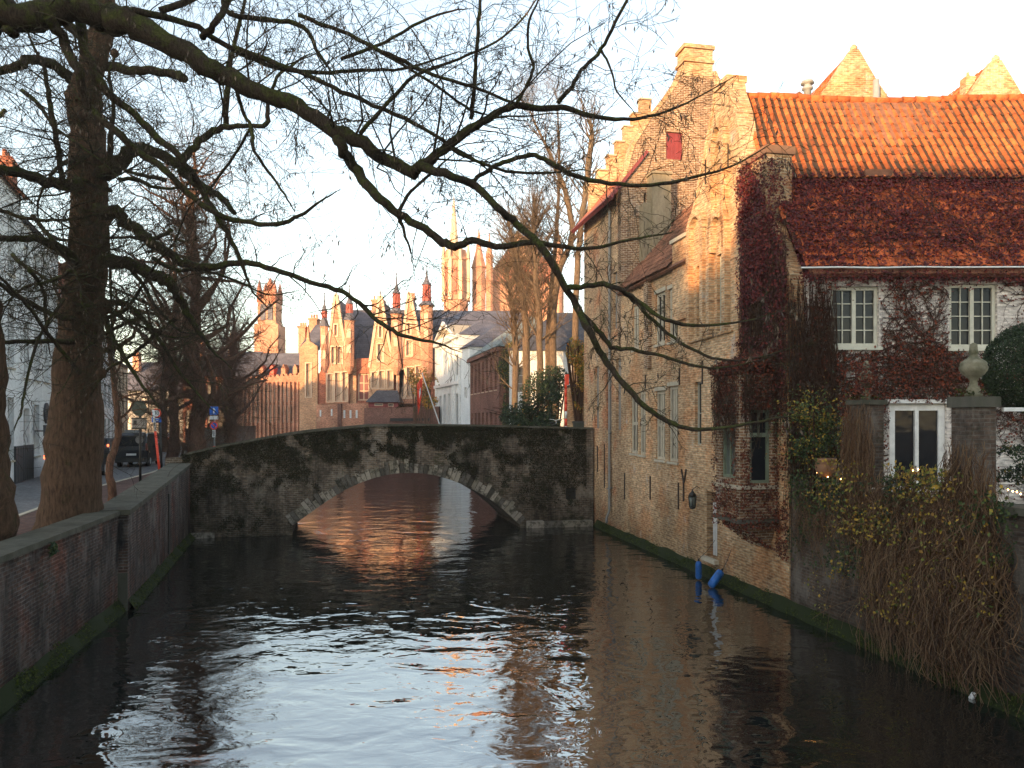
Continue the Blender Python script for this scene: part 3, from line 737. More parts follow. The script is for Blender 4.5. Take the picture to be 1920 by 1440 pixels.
# oriel on the canal side
MO = MC
s0o, s1o, dpt = 15.35, 16.6, 1.0; zo0, zo1 = 2.1, 5.65
orl = MB()
wS = (s0o+.28, 3.1, s1o-.25, 4.35)
ori = MB()
orw = MC @ Matrix.Translation((0, -dpt, 0))
ori.plate([(s0o, zo0), (s1o, zo0), (s1o, zo1), (s0o, zo1)], [rect(wS)], 0, .15)
oo = ori.build('oriel', M['brick_brown'], h1, orw)
window(h1, orw, wS, M['green_frame'], M['curtain_glass'], rec=.05, cols=2, rows=1, fw=.08, mw=.04)
b = MB(); b.box(s0o-.06, s1o+.06, -dpt-.07, -.003, 2.86, 2.95); b.build('sill_ledge', M['stone'], oo, MC)
b = MB(); b.box(s0o-.08, s1o+.08, -dpt-.1, -.003, zo0-.06, zo0+.03); b.build('corbel_ledge', M['stone_dark'], oo, MC)
MOn = MC @ Matrix.Translation((s1o, -dpt, 0)) @ Matrix.Rotation(pi/2, 4, 'Z')   # near face of the oriel
wN = (.26, 3.0, .80, 4.78)
b = MB(); b.plate([(.155, zo0), (dpt-.003, zo0), (dpt-.003, zo1), (.155, zo1)], [rect(wN)], .002, .15); b.build('oriel_side', M['brick_brown'], oo, MOn)
window(h1, MOn, wN, M['green_frame'], M['glass'], rec=.05, cols=1, rows=1, fw=.07, mw=.04)
b = MB(); b.box(wN[0], wN[2], .03, .1, 4.12, 4.22); b.box((wN[0]+wN[2])/2-.02, (wN[0]+wN[2])/2+.02, .04, .1, 4.22, 4.72); b.build('transom', M['green_frame'], oo, MOn)
b = MB(); b.box(s0o, s0o+.15, -dpt+.152, -.003, zo0, zo1); b.box(s0o+.16, s1o-.16, -.9, -.01, 2.95, 2.98)
# stepped corbel
for i in range(8):
    f = 1-i/8; b.box(s0o+.05*i, s1o-.05*i, -dpt*f**.8+.03, -.003, zo0-.003-(i+1)*.09, zo0-.003-i*.09-.002)
b.box(s0o-.06, s1o+.06, -dpt-.06, -.003, zo0-.002, zo0+.07) if False else None
b.build('oriel_corbel', M['brick_brown'], oo, MC)
b = MB(); slab(b, [(s0o-.06, -dpt-.06, zo1+.05), (s1o+.04, -dpt-.06, zo1+.05), (s1o+.04, -.003, zo1+.5), (s0o-.06, -.003, zo1+.5)], .07); b.build('oriel_roof', M['bark_brown'], oo, MC)

# lantern by the water door
s, z = cp(1313, 938)
t = thing('wall_lantern', MC @ Vector((s, -.25, z)), 'black wall lantern beside the dark water door', 'lantern')
b = MB(); b.lathe([(.02, -.26), (.085, -.24), (.10, -.2)], 6, (s, -.25, z)); b.lathe([(.14, .12), (.10, .2), (.03, .28), (.015, .34)], 6, (s, -.25, z))
for k in range(6):
    a_ = 2*pi*(k+.5)/6; b.tube([Vector((s+.095*cos(a_), -.25+.095*sin(a_), z-.2)), Vector((s+.13*cos(a_), -.25+.13*sin(a_), z+.13))], [.01, .01], 4)
b.tube([Vector((s, -.25, z+.32)), Vector((s, -.12, z+.42)), Vector((s, -.01, z+.36))], [.012]*3, 5); b.build('frame', M['black_iron'], t, MC, uv=False)
b = MB(); b.lathe([(.085, -.19), (.118, .12)], 6, (s, -.25, z)); b.build('pane', M['curtain_glass'], t, MC, uv=False)

# ------------------------------------------------------------------ the middle range
h2 = thing('canal_house', (lineX(27), 27, 0), 'low buff brick canal house with stone mullioned windows under a steep tiled roof', 'house')
s_c0, s_c1 = sY(30.1), s_g
zc = 9.55
winsC = [cwin(1229.5,549,1247,645,2,1), cwin(1254,540,1270.5,640,2,1), cwin(1230,733,1247,862,3,2), cwin(1254,724,1271.5,866,3,2), cwin(1183,738,1196,850,2,2), cwin(1199,734,1210.5,853,2,2), cwin(1187,573,1198,655,2,1)]
facade(h2, MC, [(s_c0+.003,-1),(s_c1-.003,-1),(s_c1-.003,zc),(s_c0+.003,zc)], winsC, M['brick_gold'], M['stone'], M['glass'], th=.36, rec=.05, fw=.10, mw=.11, sillm=M['stone'])
for w_ in winsC[:4]: b = MB(); b.box(w_[0]-.08, w_[2]+.08, -.03, -.002, w_[3]+.01, w_[3]+.14); b.build('lintel', M['stone'], h2, MC)
b = MB(); sa, sb = cp(1214, 0)[0], cp(1222, 0)[0]; b.box(sa, sb, -.14, -.002, cp(1218,690)[1], zc+.1)
b.build('pilaster', M['brick_brown'], h2, MC)
sa, sb = cp(1266, 0)[0], s_c1-.03; b = MB(); b.box(sa, sb, -.10, -.002, cp(1278,600)[1], 10.2)
b.box(sa, sb, .365, .6, 8.5, 10.2) ; b.box(sa, sb, -.002, .365, zc+.003, 10.2); b.build('pier', M['brick_gold'], h2, MC)
b = MB(); b.box(sa-.07, sb+.05, -.17, .65, 10.203, 10.32); b.build('pier_cap', M['stone'], h2, MC)
for px, y0_, y1_ in ((1220,893,937),(1172,887,937),(1134,833,915),(1121,836,885),(1211,703,728),(1172,714,738)):
    b = MB(); s, za = cp(px, y1_); zb_ = cp(px, y0_)[1]; b.box(s-.02, s+.02, -.04, -.002, za, zb_); b.build('wall_anchor', M['rusty_iron'], h2, MC)
def Pc(x, a, h_): return MC @ (Vector((s_c0+.03+x, -.22, zc-.05))+Vector((0, .64, .768))*a+Vector((0, -.768, .64))*h_)
b = pantiles(Pc, sa-s_c0-.1, 4.3, colw=.23, roww=.34, inside=lambda x, a: not (sY(28.2)-s_c0 > x > sY(28.9)-s_c0 and False))
rc = b.build('roof', M['tile_brown'], h2, uv=False)
b = MB(); slab(b, [(s_c0+.01,-.2,zc-.12),(s_c1-.01,-.2,zc-.12),(s_c1-.01,2.6,zc+3.24),(s_c0+.01,2.6,zc+3.24)], .1)
slab(b, [(s_c0+.01,2.62,zc+3.2),(s_c1-.01,2.62,zc+3.2),(s_c1-.01,5.6,zc-.1),(s_c0+.01,5.6,zc-.1)], .1)
b.build('roof_boards', M['tile_brown'], h2, MC)
b = MB(); b.box(s_c0+.01, s_c1, 5.2, 5.5, -1, zc-.2); b.build('rear_wall', M['brick_gold'], h2, MC)

# ------------------------------------------------------------------ the tall house with the chimney gable
h3 = thing('canal_house', (lineX(32.5), 32.5, 0), 'tall brick house with flared chimney gable, red shutter and stepped rear gable', 'house')
winsD = [cwin(1114.5,687,1123,803,1,1), cwin(1137,690,1146.5,806,1,1), cwin(1154.5,672,1164.5,806,1,1), cwin(1149,510,1157.5,617,1,1), cwin(1139,862,1144,930,1,1)]
wall3 = MB(); wall3.plate([(-.0,-1),(s_c0-.003,-1),(s_c0-.003,13.6),(0,13.6)], [rect(w_) for w_ in winsD], 0, .36)
wall3.build('wall', M['brick_limed'] if 'brick_limed' in M else M['brick_buff'], h3, MC)
for w_ in winsD: b = MB(); b.box(w_[0]+.004, w_[2]-.004, .12, .2, w_[1]+.004, w_[3]-.004); b.build('bricked_up_window', M['grey_wall'], h3, MC)
b = MB(); b.box(.02, s_c0-.02, -.008, -.001, 7.9, 13.55) if False else None
MG = MC @ Matrix.Translation((s_c0, 0, 0)) @ Matrix.Rotation(pi/2, 4, 'Z')
O3 = MC @ Vector((s_c0, 0, 0))
def gp(px, py):
    k = (px-960)/F; t = (O3.y*k-O3.x)/(.9813-.1923*k); Y = O3.y+.1923*t; return (t, EYE+(HZ-py)*Y/F)
lf = [gp(*p) for p in ((1187,271),(1217,222),(1251,179),(1269,152),(1280,128))]
tc = gp(1310, 0)[0]; rt = [(2*tc-x_, z_) for x_, z_ in lf[::-1]]
ztop = lf[-1][1]
shut = (gp(1249,0)[0], gp(1265,299)[1], gp(1280,0)[0], gp(1265,248)[1]); slit = (gp(1207,0)[0], gp(1209,412)[1], gp(1212,0)[0], gp(1209,362)[1])
b = MB(); b.plate([(0, 7.5), (2*tc, 7.5), (2*tc, 13.7)]+rt[1:][::-1][::-1][0:0]+[(2*tc-.02, 13.72)]+rt[::-1][0:1]+rt[::-1][1:]+lf[::-1]+[(0, 13.7)], [rect(shut), rect(slit)], 0, .4)
b.build('gable_wall', M['brick_brown'], h3, MG)
b = MB(); band(b, [(.02,13.72)]+lf, .14, -.03, .42); b.build('gable_edge', M['brick_gold'], h3, MG); b = MB(); band(b, rt+[(2*tc-.02,13.72)], .14, -.03, .42); b.build('gable_edge', M['brick_gold'], h3, MG)
b = MB(); b.box(shut[0]+.02, shut[2]-.02, .05, .1, shut[1]+.02, shut[3]-.02)
for i in range(1, 4): x_ = shut[0]+(shut[2]-shut[0])*i/4; b.box(x_-.008, x_+.008, .04, .049, shut[1]+.03, shut[3]-.03)
b.build('shutter', M['red_paint'], h3, MG)
b = MB(); b.box(slit[0]+.005, slit[2]-.005, .2, .25, slit[1]+.005, slit[3]-.005); b.build('pane', M['glass'], h3, MG)
cl, cr = gp(1284, 0)[0], gp(1336, 0)[0]; zt_ = gp(1310, 92)[1]
b = MB(); b.box(cl, cr, -.02, .75, ztop-.3, zt_); b.box(cl-.07, cr+.05, -.09, .82, zt_-.55, zt_-.42); b.box(cl-.07, cr+.07, -.09, .82, zt_+.003, zt_+.16); b.build('chimney', M['brick_gold'], h3, MG)
ca, cb_ = gp(1213, 0)[0], gp(1247, 0)[0]; zt2 = gp(1230, 335)[1]
b = MB(); b.box(ca, cb_, -.6, -.002, 8.5, zt2); b.box(ca-.05, cb_+.05, -.66, -.002, zt2+.003, zt2+.09); b.box(ca-.32, ca-.003, -.5, -.002, 8.3, zt2-1.1); b.build('chimney_breast', M['old_plaster'], h3, MG)
# roof and stepped gable at the back
zr3 = 17.7; r3 = MB()
slab(r3, [(-.35,-.45,13.25),(s_c0-.42,-.45,13.25),(s_c0-.42,tc,zr3),(-.35,tc,zr3)], .14)
slab(r3, [(-.35,tc+.01,zr3),(s_c0-.42,tc+.01,zr3),(s_c0-.42,2*tc+.3,13.4),(-.35,2*tc+.3,13.4)], .14)
r3.build('roof', M['tile_far'], h3, MC)
b = MB(); band_pts = None
slab(b, [(-.4,-.52,13.2),(s_c0+.02,-.52,13.2),(s_c0+.02,-.38,13.36),(-.4,-.38,13.36)], .16)
slab(b, [(s_c0-.05,-.5,13.22),(s_c0+.12,-.5,13.22),(s_c0+.12,1.0,15.1),(s_c0-.05,1.0,15.1)], .12); b.build('eave_board', M['maroon'], h3, MC)
b = MB(); b.box(0.003, .3, 2*tc-.36, 2*tc, -1, 13.3) ; b.box(.3, s_c0-.01, 2*tc-.3, 2*tc, -1, 13.2); b.build('rear_wall', M['brick_gold'], h3, MC)
MS = MC @ Matrix.Translation((.0, 0, 0)) @ Matrix.Rotation(pi/2, 4, 'Z')
O4 = MC @ Vector((0, 0, 0))
def gs(px, py):
    k = (px-960)/F; t = (O4.y*k-O4.x)/(.9813-.1923*k); Y = O4.y+.1923*t; return (t, EYE+(HZ-py)*Y/F)
stp = [(1102,350),(1117,324),(1135,297),(1151,271),(1166,243),(1181,219),(1196,192)]
L_ = []; 
for i, (px, py) in enumerate(stp):
    t_, z_ = gs(px, py); zprev = gs(px, stp[i-1][1])[1] if i else 12.9
    L_ += [(t_, zprev), (t_, z_)]
tS = gs(1206, 0)[0]
Rr = [(2*tS-x_, z_) for x_, z_ in L_[::-1]]
b = MB(); b.plate([(L_[0][0], 12.0), (2*tS-L_[0][0], 12.0)]+Rr[::-1]+L_[::-1], [], -.36, -.002); 
b.build('stepped_gable', M['brick_gold'], h3, MS)
b = MB()
for i in range(len(stp)):
    t_, z_ = gs(*stp[i]); t2 = gs(stp[i+1][0], 0)[0] if i < len(stp)-1 else 2*tS-t_
    b.box(t_-.05, t2-.0, -.42, .05, z_+.003, z_+.07)
    if i < len(stp)-1: b.box(2*tS-t2, 2*tS-t_+.05, -.42, .05, z_+.003, z_+.07)
b.build('step_caps', M['stone'], h3, MS)
# back wall facing away
b = MB(); b.plate([(.37, -1), (2*tS-.4, -1), (2*tS-.4, 12.5), (.37, 12.5)], [], -.34, -.01); b.build('end_wall', M['brick_gold'], h3, MS)
b = MB(); s, z = cp(1147, 975); s2, z2 = cp(1147, 420)
pts = [Vector((s, -.07, z)), Vector((s, -.07, 13.0))]; b.tube([Vector((s+.25, -.3, .45)), Vector((s+.1, -.25, .6)), Vector((s, -.1, .9)), Vector((s, -.09, 13.0))], [.05]*4, 8)
for zz in (1.5, 4, 6.5, 9, 11.5): b.tube([Vector((s, -.09, zz)), Vector((s, -.09, zz+.1))], [.065]*2, 8, cap=True)
b.tube([Vector((s+.3, -.09, 1.85)), Vector((s-.3, -.09, 1.75))], [.03]*2, 6); b.build('drainpipe', M['grey_pipe'], h3, MC, uv=False)

# houses rising behind the orange roof
def back_gable(Y, apx, apy, halfw, label, dp=9, mat=M['brick_gold']):
    p = at(apx, apy, Y); t = thing('house', (p.x, Y, 1.9), label, 'house'); Mx = Matrix.Translation((p.x, Y, 0)) @ Matrix.Rotation(radians(0), 4, 'Z')
    ev = p.z-halfw*1.45
    b = MB(); b.plate([(-halfw, 1.5), (halfw, 1.5), (halfw, ev), (halfw*.30, p.z-halfw*.42), (.15, p.z), (-.15, p.z), (-halfw, ev)], (), 0, .35); b.build('gable_wall', mat, t, Mx)
    b = MB(); b.box(-halfw, -halfw+.3, .36, dp-.4, 1.5, ev-.1); b.box(halfw-.3, halfw, .36, dp-.4, 1.5, ev-.1); b.plate([(-halfw, 1.5), (halfw, 1.5), (halfw, ev), (0, p.z-.2), (-halfw, ev)], (), dp-.35, dp); b.build('rear_wall', mat, t, Mx)
    sd = Vector((halfw, 0, p.z-ev)).normalized(); nd = Vector((-sd.z, 0, sd.x))
    def Pb(x, a, h_): return Mx @ (Vector((-halfw-.25, .0+x, ev-.3))+sd*a+nd*h_)
    b = pantiles(Pb, dp, sqrt((halfw+.2)**2+(p.z-ev+.3)**2), colw=.25, roww=.36); rf = b.build('roof', M['tile_orange'], t, uv=False)
    b = MB(); slab(b, [(0, .01, p.z-.08), (halfw+.25, .4, ev-.35), (halfw+.25, dp, ev-.35), (0, dp, p.z-.08)], .1); slab(b, [(0, .36, p.z-.12), (-halfw-.2, .36, ev-.4), (-halfw-.2, dp, ev-.4), (0, dp, p.z-.12)], .1); b.build('roof_boards', M['tile_brown'], t, Mx)
    b = MB(); b.lathe([(.12, p.z-.1), (.13, p.z+.12), (.05, p.z+.2)], 8, (0, .1, 0)); b.build('finial', M['brick_gold'], t, Mx)
    return t, Mx, rf
t, Mx, rf = back_gable(28, 1603, 92, 2.6, 'brick gable and orange tile roof rising behind the orange roof, the nearer to the chimneys')
b = MB(); p = at(1643, 150, 27.6); b.tube([Vector((p.x, p.y, 11)), Vector((p.x, p.y, p.z))], [.11, .11], 10, cap=True); b.build('flue_pipe', M['zinc'], t, uv=False)
b = MB(); p = at(1663, 145, 27.6); b.tube([Vector((p.x, p.y, 11)), Vector((p.x, p.y, p.z))], [.02, .012], 5); b.build('antenna', M['grey_pipe'], t, uv=False)
t, Mx, rf = back_gable(27, 1870, 112, 3.2, 'brick gable and red tile roof rising at the far right behind the orange roof')
b = MB(); p = at(1821, 142, 27.6); b.box(p.x-.18, p.x+.18, p.y, p.y+.4, 14, p.z); b.lathe([(.06, p.z), (.05, p.z+.2)], 6, (p.x, p.y+.2, 0)); b.build('chimney', M['brick_gold'], rf)
t = thing('flue', at(1514, 185, 23), 'grey metal flue with a rain cap on the orange roof ridge', 'flue')
p = at(1514, 185, 23); b = MB(); b.lathe([(.11, -.5), (.11, .25), (.16, .27), (.16, .33), (.1, .35), (.1, .42), (.2, .44), (.17, .52), (.02, .55)], 12, tuple(p)); b.build('pipe', M['zinc'], t, uv=False)
p = at(1498, 185, 22.8); b = MB(); b.tube([p+Vector((-.25,0,-.4)), p+Vector((-.18,0,.05)), p+Vector((0,0,.17)), p+Vector((.17,0,.05)), p+Vector((.2,0,-.4))], [.05]*5, 6); b.build('vent_cowl', M['tile_brown'], t, uv=False)

SHADE = [(-64, -52, 15.0, 18.9, 'unseen brick house added for its shade, far to the left behind the viewpoint'), (-51.9, -37, 15.6, 19.8, 'broad unseen brick house added for its shade, left of the tall one'),
         (-36.9, -29.3, 21, 25.5, 'tallest of the unseen brick houses added behind the viewpoint for shade'), (-29.2, -22.6, 15.2, 19.0, 'narrow unseen brick house added behind the viewpoint for shade'), (-22.5, -8, 16.9, 20.9, 'unseen brick house added for shade, second from the right behind the viewpoint'), (-7.9, 14, 16.6, 20.9, 'wide unseen brick house added for shade, far to the right behind the viewpoint')]
# ------------------------------------------------------------------ garden terrace on the right bank
gt = thing('garden_wall', (lineX(15), 15, 0), 'tall old brick garden wall rising from the canal in front of the terrace, hung with dry vines', 'wall')
sg0, sg1 = sY(18.25), sY(3.0)
b = MB(); b.plate([(sg0, -1), (sg1, -1), (sg1, 3.05), (sg0, 3.05)], [], 0, .4); b.build('wall', M['brick_garden'], gt, MC)
b = MB(); x = sY(13.2)
while x < sg1-.1: x2 = x+R.uniform(.7,1.0); b.box(x+.006, x2, -.07, .47, 3.053, 3.17+R.uniform(-.005,.005)); x = x2
x = sg0
while x < sY(13.3): x2 = min(x+R.uniform(.5,.8), sY(13.2)); b.box(x+.006, x2, -.02, .42, 3.053, 3.10); x = x2
b.build('coping', M['stone_dark'], gt, MC)
b = MB(); b.poly([(lineX(3)+.3, 3, 2.55), (26, 3, 2.55), (26, 18.3, 2.55), (lineX(18.3)+.3, 18.3, 2.55)]); b.build('terrace', M['paving_red'], kind='structure')
def urn_prof(s=1.0):
    return [(r*s, z*s) for r, z in ((.20,0),(.20,.05),(.13,.08),(.16,.13),(.10,.20),(.085,.28),(.12,.33),(.24,.40),(.31,.47),(.33,.53),(.30,.57),(.31,.60),(.27,.64),(.14,.70),(.09,.76),(.12,.80),(.10,.84),(.085,.95),(.02,.98))]
for px, py, lab, cap in ((1608, 750, 'left garden pier beside the potted bush, overgrown with dry vines', .10), (1806, 744, 'right garden pier of mottled brick beside the round clipped tree', .18)):
    s, zt_ = cp(px, py)
    t = thing('garden_pier', MC @ Vector((s, .25, 2.5)), lab, 'pier', 'brick piers on the garden wall')
    b = MB(); b.box(s-.23, s+.23, -.03, .43, 3.175, zt_-cap); b.build('pillar', M['brick_garden'], t, MC)
    b = MB(); b.box(s-.28, s+.28, -.08, .48, zt_-cap+.003, zt_); b.build('cap', M['stone_dark'], t, MC)
    u = thing('stone_urn', MC @ Vector((s, .2, zt_)), 'mossy lidded stone urn on the '+('left pier, red creeper around it' if px < 1700 else 'right pier below the second upstairs window'), 'urn', 'stone urns on the garden piers')
    b = MB(); b.lathe([(r_*.72, z_+.003) for r_, z_ in urn_prof(.93 if px > 1700 else .82)], 20, (s, .2, zt_)); 
    mm = M['mossplaster']; b.build('urn_body', mm, u, MC, uv=False)
    if px < 1700:
        b = MB()
        for k in range(900): a_ = R.uniform(0, 6.28); z__ = abs(R.gauss(.42,.2)); b.leaf((s+.2*cos(a_), .2+.2*sin(a_), zt_+min(.75,z__)), .06, (cos(a_), sin(a_), .3), rng=R)
        b.build('creeper_leaves', M['leaf_rust'], u, MC, uv=False)
    b = MB()
    for k in range(70): b.leaf((s+R.uniform(-.22,.22), .2+R.uniform(-.22,.22), zt_+.03+abs(R.gauss(0,.05))), .07, (0,0,1), rng=R)
    b.build('moss_tuft', M['moss'], u, MC, uv=False)
t = thing('canopy_frame', at(1935, 764, 12.9), 'white horizontal canopy rail at the right edge beside the round tree', 'rail')
p = at(1880, 768, 12.9); b = MB(); b.box(p.x, p.x+1.6, p.y-.03, p.y+.03, p.z-.03, p.z+.035); b.box(p.x+1.2, p.x+1.25, p.y-.02, p.y+.02, 2.55, p.z-.03); b.build('canopy_rail', M['white_trim'], t)
# clipped ball tree
p = at(1940, 690, 14.3); t = thing('topiary_tree', (p.x, p.y, 2.55), 'clipped dark green ball tree at the right edge of the terrace', 'tree')
b = MB(); b.tube([Vector((p.x, p.y, 2.5)), Vector((p.x+.03, p.y, 3.6)), Vector((p.x, p.y, p.z-.4))], [.07, .06, .05], 8); b.build('trunk', M['bark_big'], t, uv=False)
b = MB(); rr = random.Random(3)
for i in range(26000):
    d = Vector((rr.gauss(0,1), rr.gauss(0,1), rr.gauss(0,1))).normalized(); r_ = (.86+.05*noise.noise(d*3))*(1-abs(rr.gauss(0,.09)))
    b.leaf(p+d*r_, rr.uniform(.03,.055), d, rng=rr)
b.build('crown', M['leaf_dark'], t, uv=False)
# potted bush with yellow leaves
p = at(1548, 890, 16.9); t = thing('plant_pot', p, 'round terracotta pot behind the terrace wall below the yellow leaved bush', 'pot')
b = MB(); b.lathe([(.13, -.05), (.2, .08), (.235, .2), (.2, .3), (.23, .31), (.23, .36), (.18, .36)], 16, tuple(p)); b.build('pot', M['terracotta'], t, uv=False)
pb = at(1525, 810, 17.1); t = thing('leafy_bush', (pb.x, pb.y, 2.6), 'dark bush flecked with yellow leaves at the creeper house corner', 'bush')
g_ = MB(); yv = MB(); tw = MB()
for i in range(6):
    e = pb+Vector((rr.gauss(0,.35), rr.gauss(0,.3), rr.uniform(-.1,.6))); tw.tube([Vector((pb.x, pb.y, 2.6)), (pb+Vector((0,0,-.5))+e)/2, e], [.03,.02,.01], 5)
for i in range(4200):
    d = Vector((rr.gauss(0,.33), rr.gauss(0,.25), rr.gauss(0,.38))); q = pb+d
    if noise.noise(q*2.2) < -.12: continue
    (yv if rr.random() < .22+.3*(d.z > .05) else g_).leaf(q, rr.uniform(.04,.09), (0,-.5,.6), rng=rr)
tw.build('stems', M['stem'], t, uv=False); g_.build('foliage', M['leaf_green'], t, uv=False); yv.build('yellow_leaves', M['leaf_yellow'], t, uv=False)
# fairy lights
for (pts, lab) in (([(1536,886),(1550,891),(1556,894),(1580,898),(1597,899),(1610,897)], 'string of small warm lights below the terracotta pot'), ([(1700,893),(1716,882),(1726,880)], 'tiny warm lights in the yellow leaves below the terrace door'), ([(1895,918),(1904,921),(1912,922),(1919,926)], 'string of small warm lights on the wall coping at the right edge')):
    b = MB(); P_ = []
    for px, py in pts:
        s, z = cp(px, py); q = MC @ Vector((s, -.05, z)); P_.append(q); b.lathe([(.004,-.012),(.011,0),(.004,.012)], 6, tuple(q))
    t = thing('string_light', P_[0], lab, 'lights'); b.build('bulbs', M['bulb'], t, uv=False)
    b = MB(); b.tube([x_+Vector((0,.01,.012)) for x_ in P_], [.004]*len(P_), 4); b.build('cable', M['black_iron'], t, uv=False)
moss_band('moss', MC @ Matrix.Translation((2.0, 0, 0)), 30.5, 'green moss strip along the waterline of the right bank walls', .26)
# fenders and cup
def fender(px, py, Y, tilt, lab, L_=.5, r_=.085, yaw=0):
    p = at(px, py, Y); p.z = .02; t = thing('boat_fender', p, lab, 'fender', 'blue fenders hanging at the water door')
    Mx = Matrix.Translation(p) @ Matrix.Rotation(yaw, 4, 'Z') @ Matrix.Rotation(tilt, 4, 'Y')
    b = MB(); b.lathe([(.02, 0), (r_*.8, .03), (r_, .09), (r_, L_-.08), (r_*.8, L_-.02), (.03, L_)], 14, (0,0,0)); b.build('float', M['blue_plastic'], t, Mx, uv=False)
    b = MB(); b.lathe([(.032, L_), (.028, L_+.05), (.015, L_+.07)], 8, (0,0,0)); b.build('eye', M['black_iron'], t, Mx, uv=False)
    top = Mx @ Vector((0,0,L_+.06)); b = MB(); q = MC.inverted() @ top; w_ = MC @ Vector((q.x-.1, -.02, q.z+.5)); b.tube([top, (top+w_)/2+Vector((0,0,-.05)), w_], [.008]*3, 5); b.build('rope', M['black_iron'], t, uv=False)
fender(1310, 1087, 21.9, 0, 'upright blue boat fender floating below the water door', .52, .09)
fender(1331, 1103, 20.9, radians(38), 'larger blue boat fender leaning against the mossy wall', .55, .115, radians(10))
p = at(1823, 1309, 12.55); t = thing('paper_cup', (p.x, p.y, 0.0), 'crushed white paper cup floating near the right wall', 'cup')
Mx = Matrix.Translation((p.x, p.y, .03)) @ Matrix.Rotation(.5, 4, 'Z') @ Matrix.Rotation(1.25, 4, 'Y')
b = MB(); b.lathe([(.035,-.05),(.05,.055),(.055,.06),(.045,.05),(.03,-.03)], 12, (0,0,0)); b.build('cup_wall', M['white_trim'], t, Mx, uv=False)

# ------------------------------------------------------------------ houses along the left street
def lline(P0, P1):
    d = (P1[0]-P0[0], P1[1]-P0[1]); L_ = sqrt(d[0]**2+d[1]**2)
    def f(px, py):
        k = (px-960)/F; u = (k*P0[1]-P0[0])/(d[0]-k*d[1]); return (u*L_, EYE+(HZ-py)*(P0[1]+u*d[1])/F)
    return f
def lrow(Y): return (-19.9-.37*(Y-30), Y)
def rowhouse(name, Ya, Yb_, eave, ridge, lab, wm, rm, nx, nz, z0=2.0, sz=None, chim=(), wfac=.45, fm=None, gm=None, sill=None, ww=1.0):
    P0, P1 = lrow(Ya), lrow(Yb_); Mx = frame2(P0, P1); L_ = (Vector(P1)-Vector(P0)).length; wins = []
    st = (eave-z0-.8)/nz
    for j in range(nz):
        for i in range(nx):
            cx = L_*(i+.5)/nx; za = z0+.9+j*st
            if j == 0 and i in (0,) : wins.append((cx-.55, gz+.05, cx+.55, za+st*.62, 1, 2)); continue
            wins.append((cx-ww/2, za, cx+ww/2, za+st*.68, 2, 3))
    return gable_house(name, Mx, L_, 9, eave, ridge, lab, wm, rm, wins, fm or M['white_trim'], gm or M['glass'], True, chim, 'houses along the left street', rec=.15, sillm=sill, fw=.08, mw=.05)
rowhouse('town_house', 24, 33.2, 14.2, 18.5, 'tall white town house at the left edge with a dark garage door', M['white_wall'], M['tile_far'], 3, 3, sill=M['stone'])
rowhouse('town_house', 33.25, 40.6, 13.3, 17.5, 'white rendered town house with a round black sign, left of the big tree trunk', M['white_wall'], M['slate'], 4, 3, chim=((3, 3, 1, .7, 15, 18.6, M['brick_farred']),), sill=M['stone'])
rowhouse('town_house', 40.65, 46.6, 12.8, 16.4, 'narrow red brick town house behind the big tree trunk', M['brick_farred'], M['tile_far'], 3, 3, chim=((.6, 2.5, 1.1, .8, 13.5, 18.2, M['brick_farred']), (1.2, 5, .9, .8, 15, 19.0, M['brick_farred'])))
rowhouse('town_house', 46.65, 53.5, 12.0, 15.2, 'white gabled town house just right of the twin trunks', M['white_wall'], M['tile_far'], 4, 4)
rowhouse('town_house', 53.55, 61, 10.6, 13.4, 'white town house with red tile roof above the parked van', M['white_wall'], M['tile_far'], 4, 3)
rowhouse('town_house', 61.05, 69.5, 9.4, 12.2, 'cream town house farthest along the left street', M['stucco'], M['slate'], 4, 3)
P0, P1 = lrow(24), lrow(40.6); LF = lline(P0, P1); ML = frame2(P0, P1)
# garage door in the first house and the round black sign
def mark(px0, py0, px1, py1): a = LF(px0, py1); c = LF(px1, py0); return (a[0], a[1], c[0], c[1])
x0, z0, x1, z1 = mark(26, 833, 60, 895)
t = thing('garage_door', ML @ Vector(((x0+x1)/2, -.1, gz)), 'dark grey double garage door of the white house at the left', 'door')
b = MB(); b.box(x0, x1, -.08, -.003, gz, z1)
for i in range(1, 8): x_ = x0+(x1-x0)*i/8; b.box(x_-.02, x_+.02, -.1, -.08, gz+.05, z1-.05)
b.build('door_leaf', M['dark_paint'], t, ML)
x0, z0, x1, z1 = mark(58, 790, 73, 818); cz = z1-(x1-x0)*.28
t = thing('shop_sign', ML @ Vector(((x0+x1)/2, -.3, z0)), 'round black sign over a black panel on the white house wall', 'sign')
b = MB(); r_ = .48; cx = (x0+x1)/2; b.plate([(cx+r_*cos(a_*pi/12), z0+1.05+r_*sin(a_*pi/12)) for a_ in range(24)], [[(cx+.17*cos(-a_*pi/6)-.05, z0+1.05+.17*sin(-a_*pi/6)) for a_ in range(12)]], -.5, -.42); b.plate([(cx-r_, z0), (cx+r_, z0), (cx+r_, z0+.5), (cx-r_, z0+.5)], [], -.5, -.42)
b.box(cx-.03, cx+.03, -.42, 0, z0+.2, z0+.26); b.build('sign_board', M['dark_paint'], t, ML)
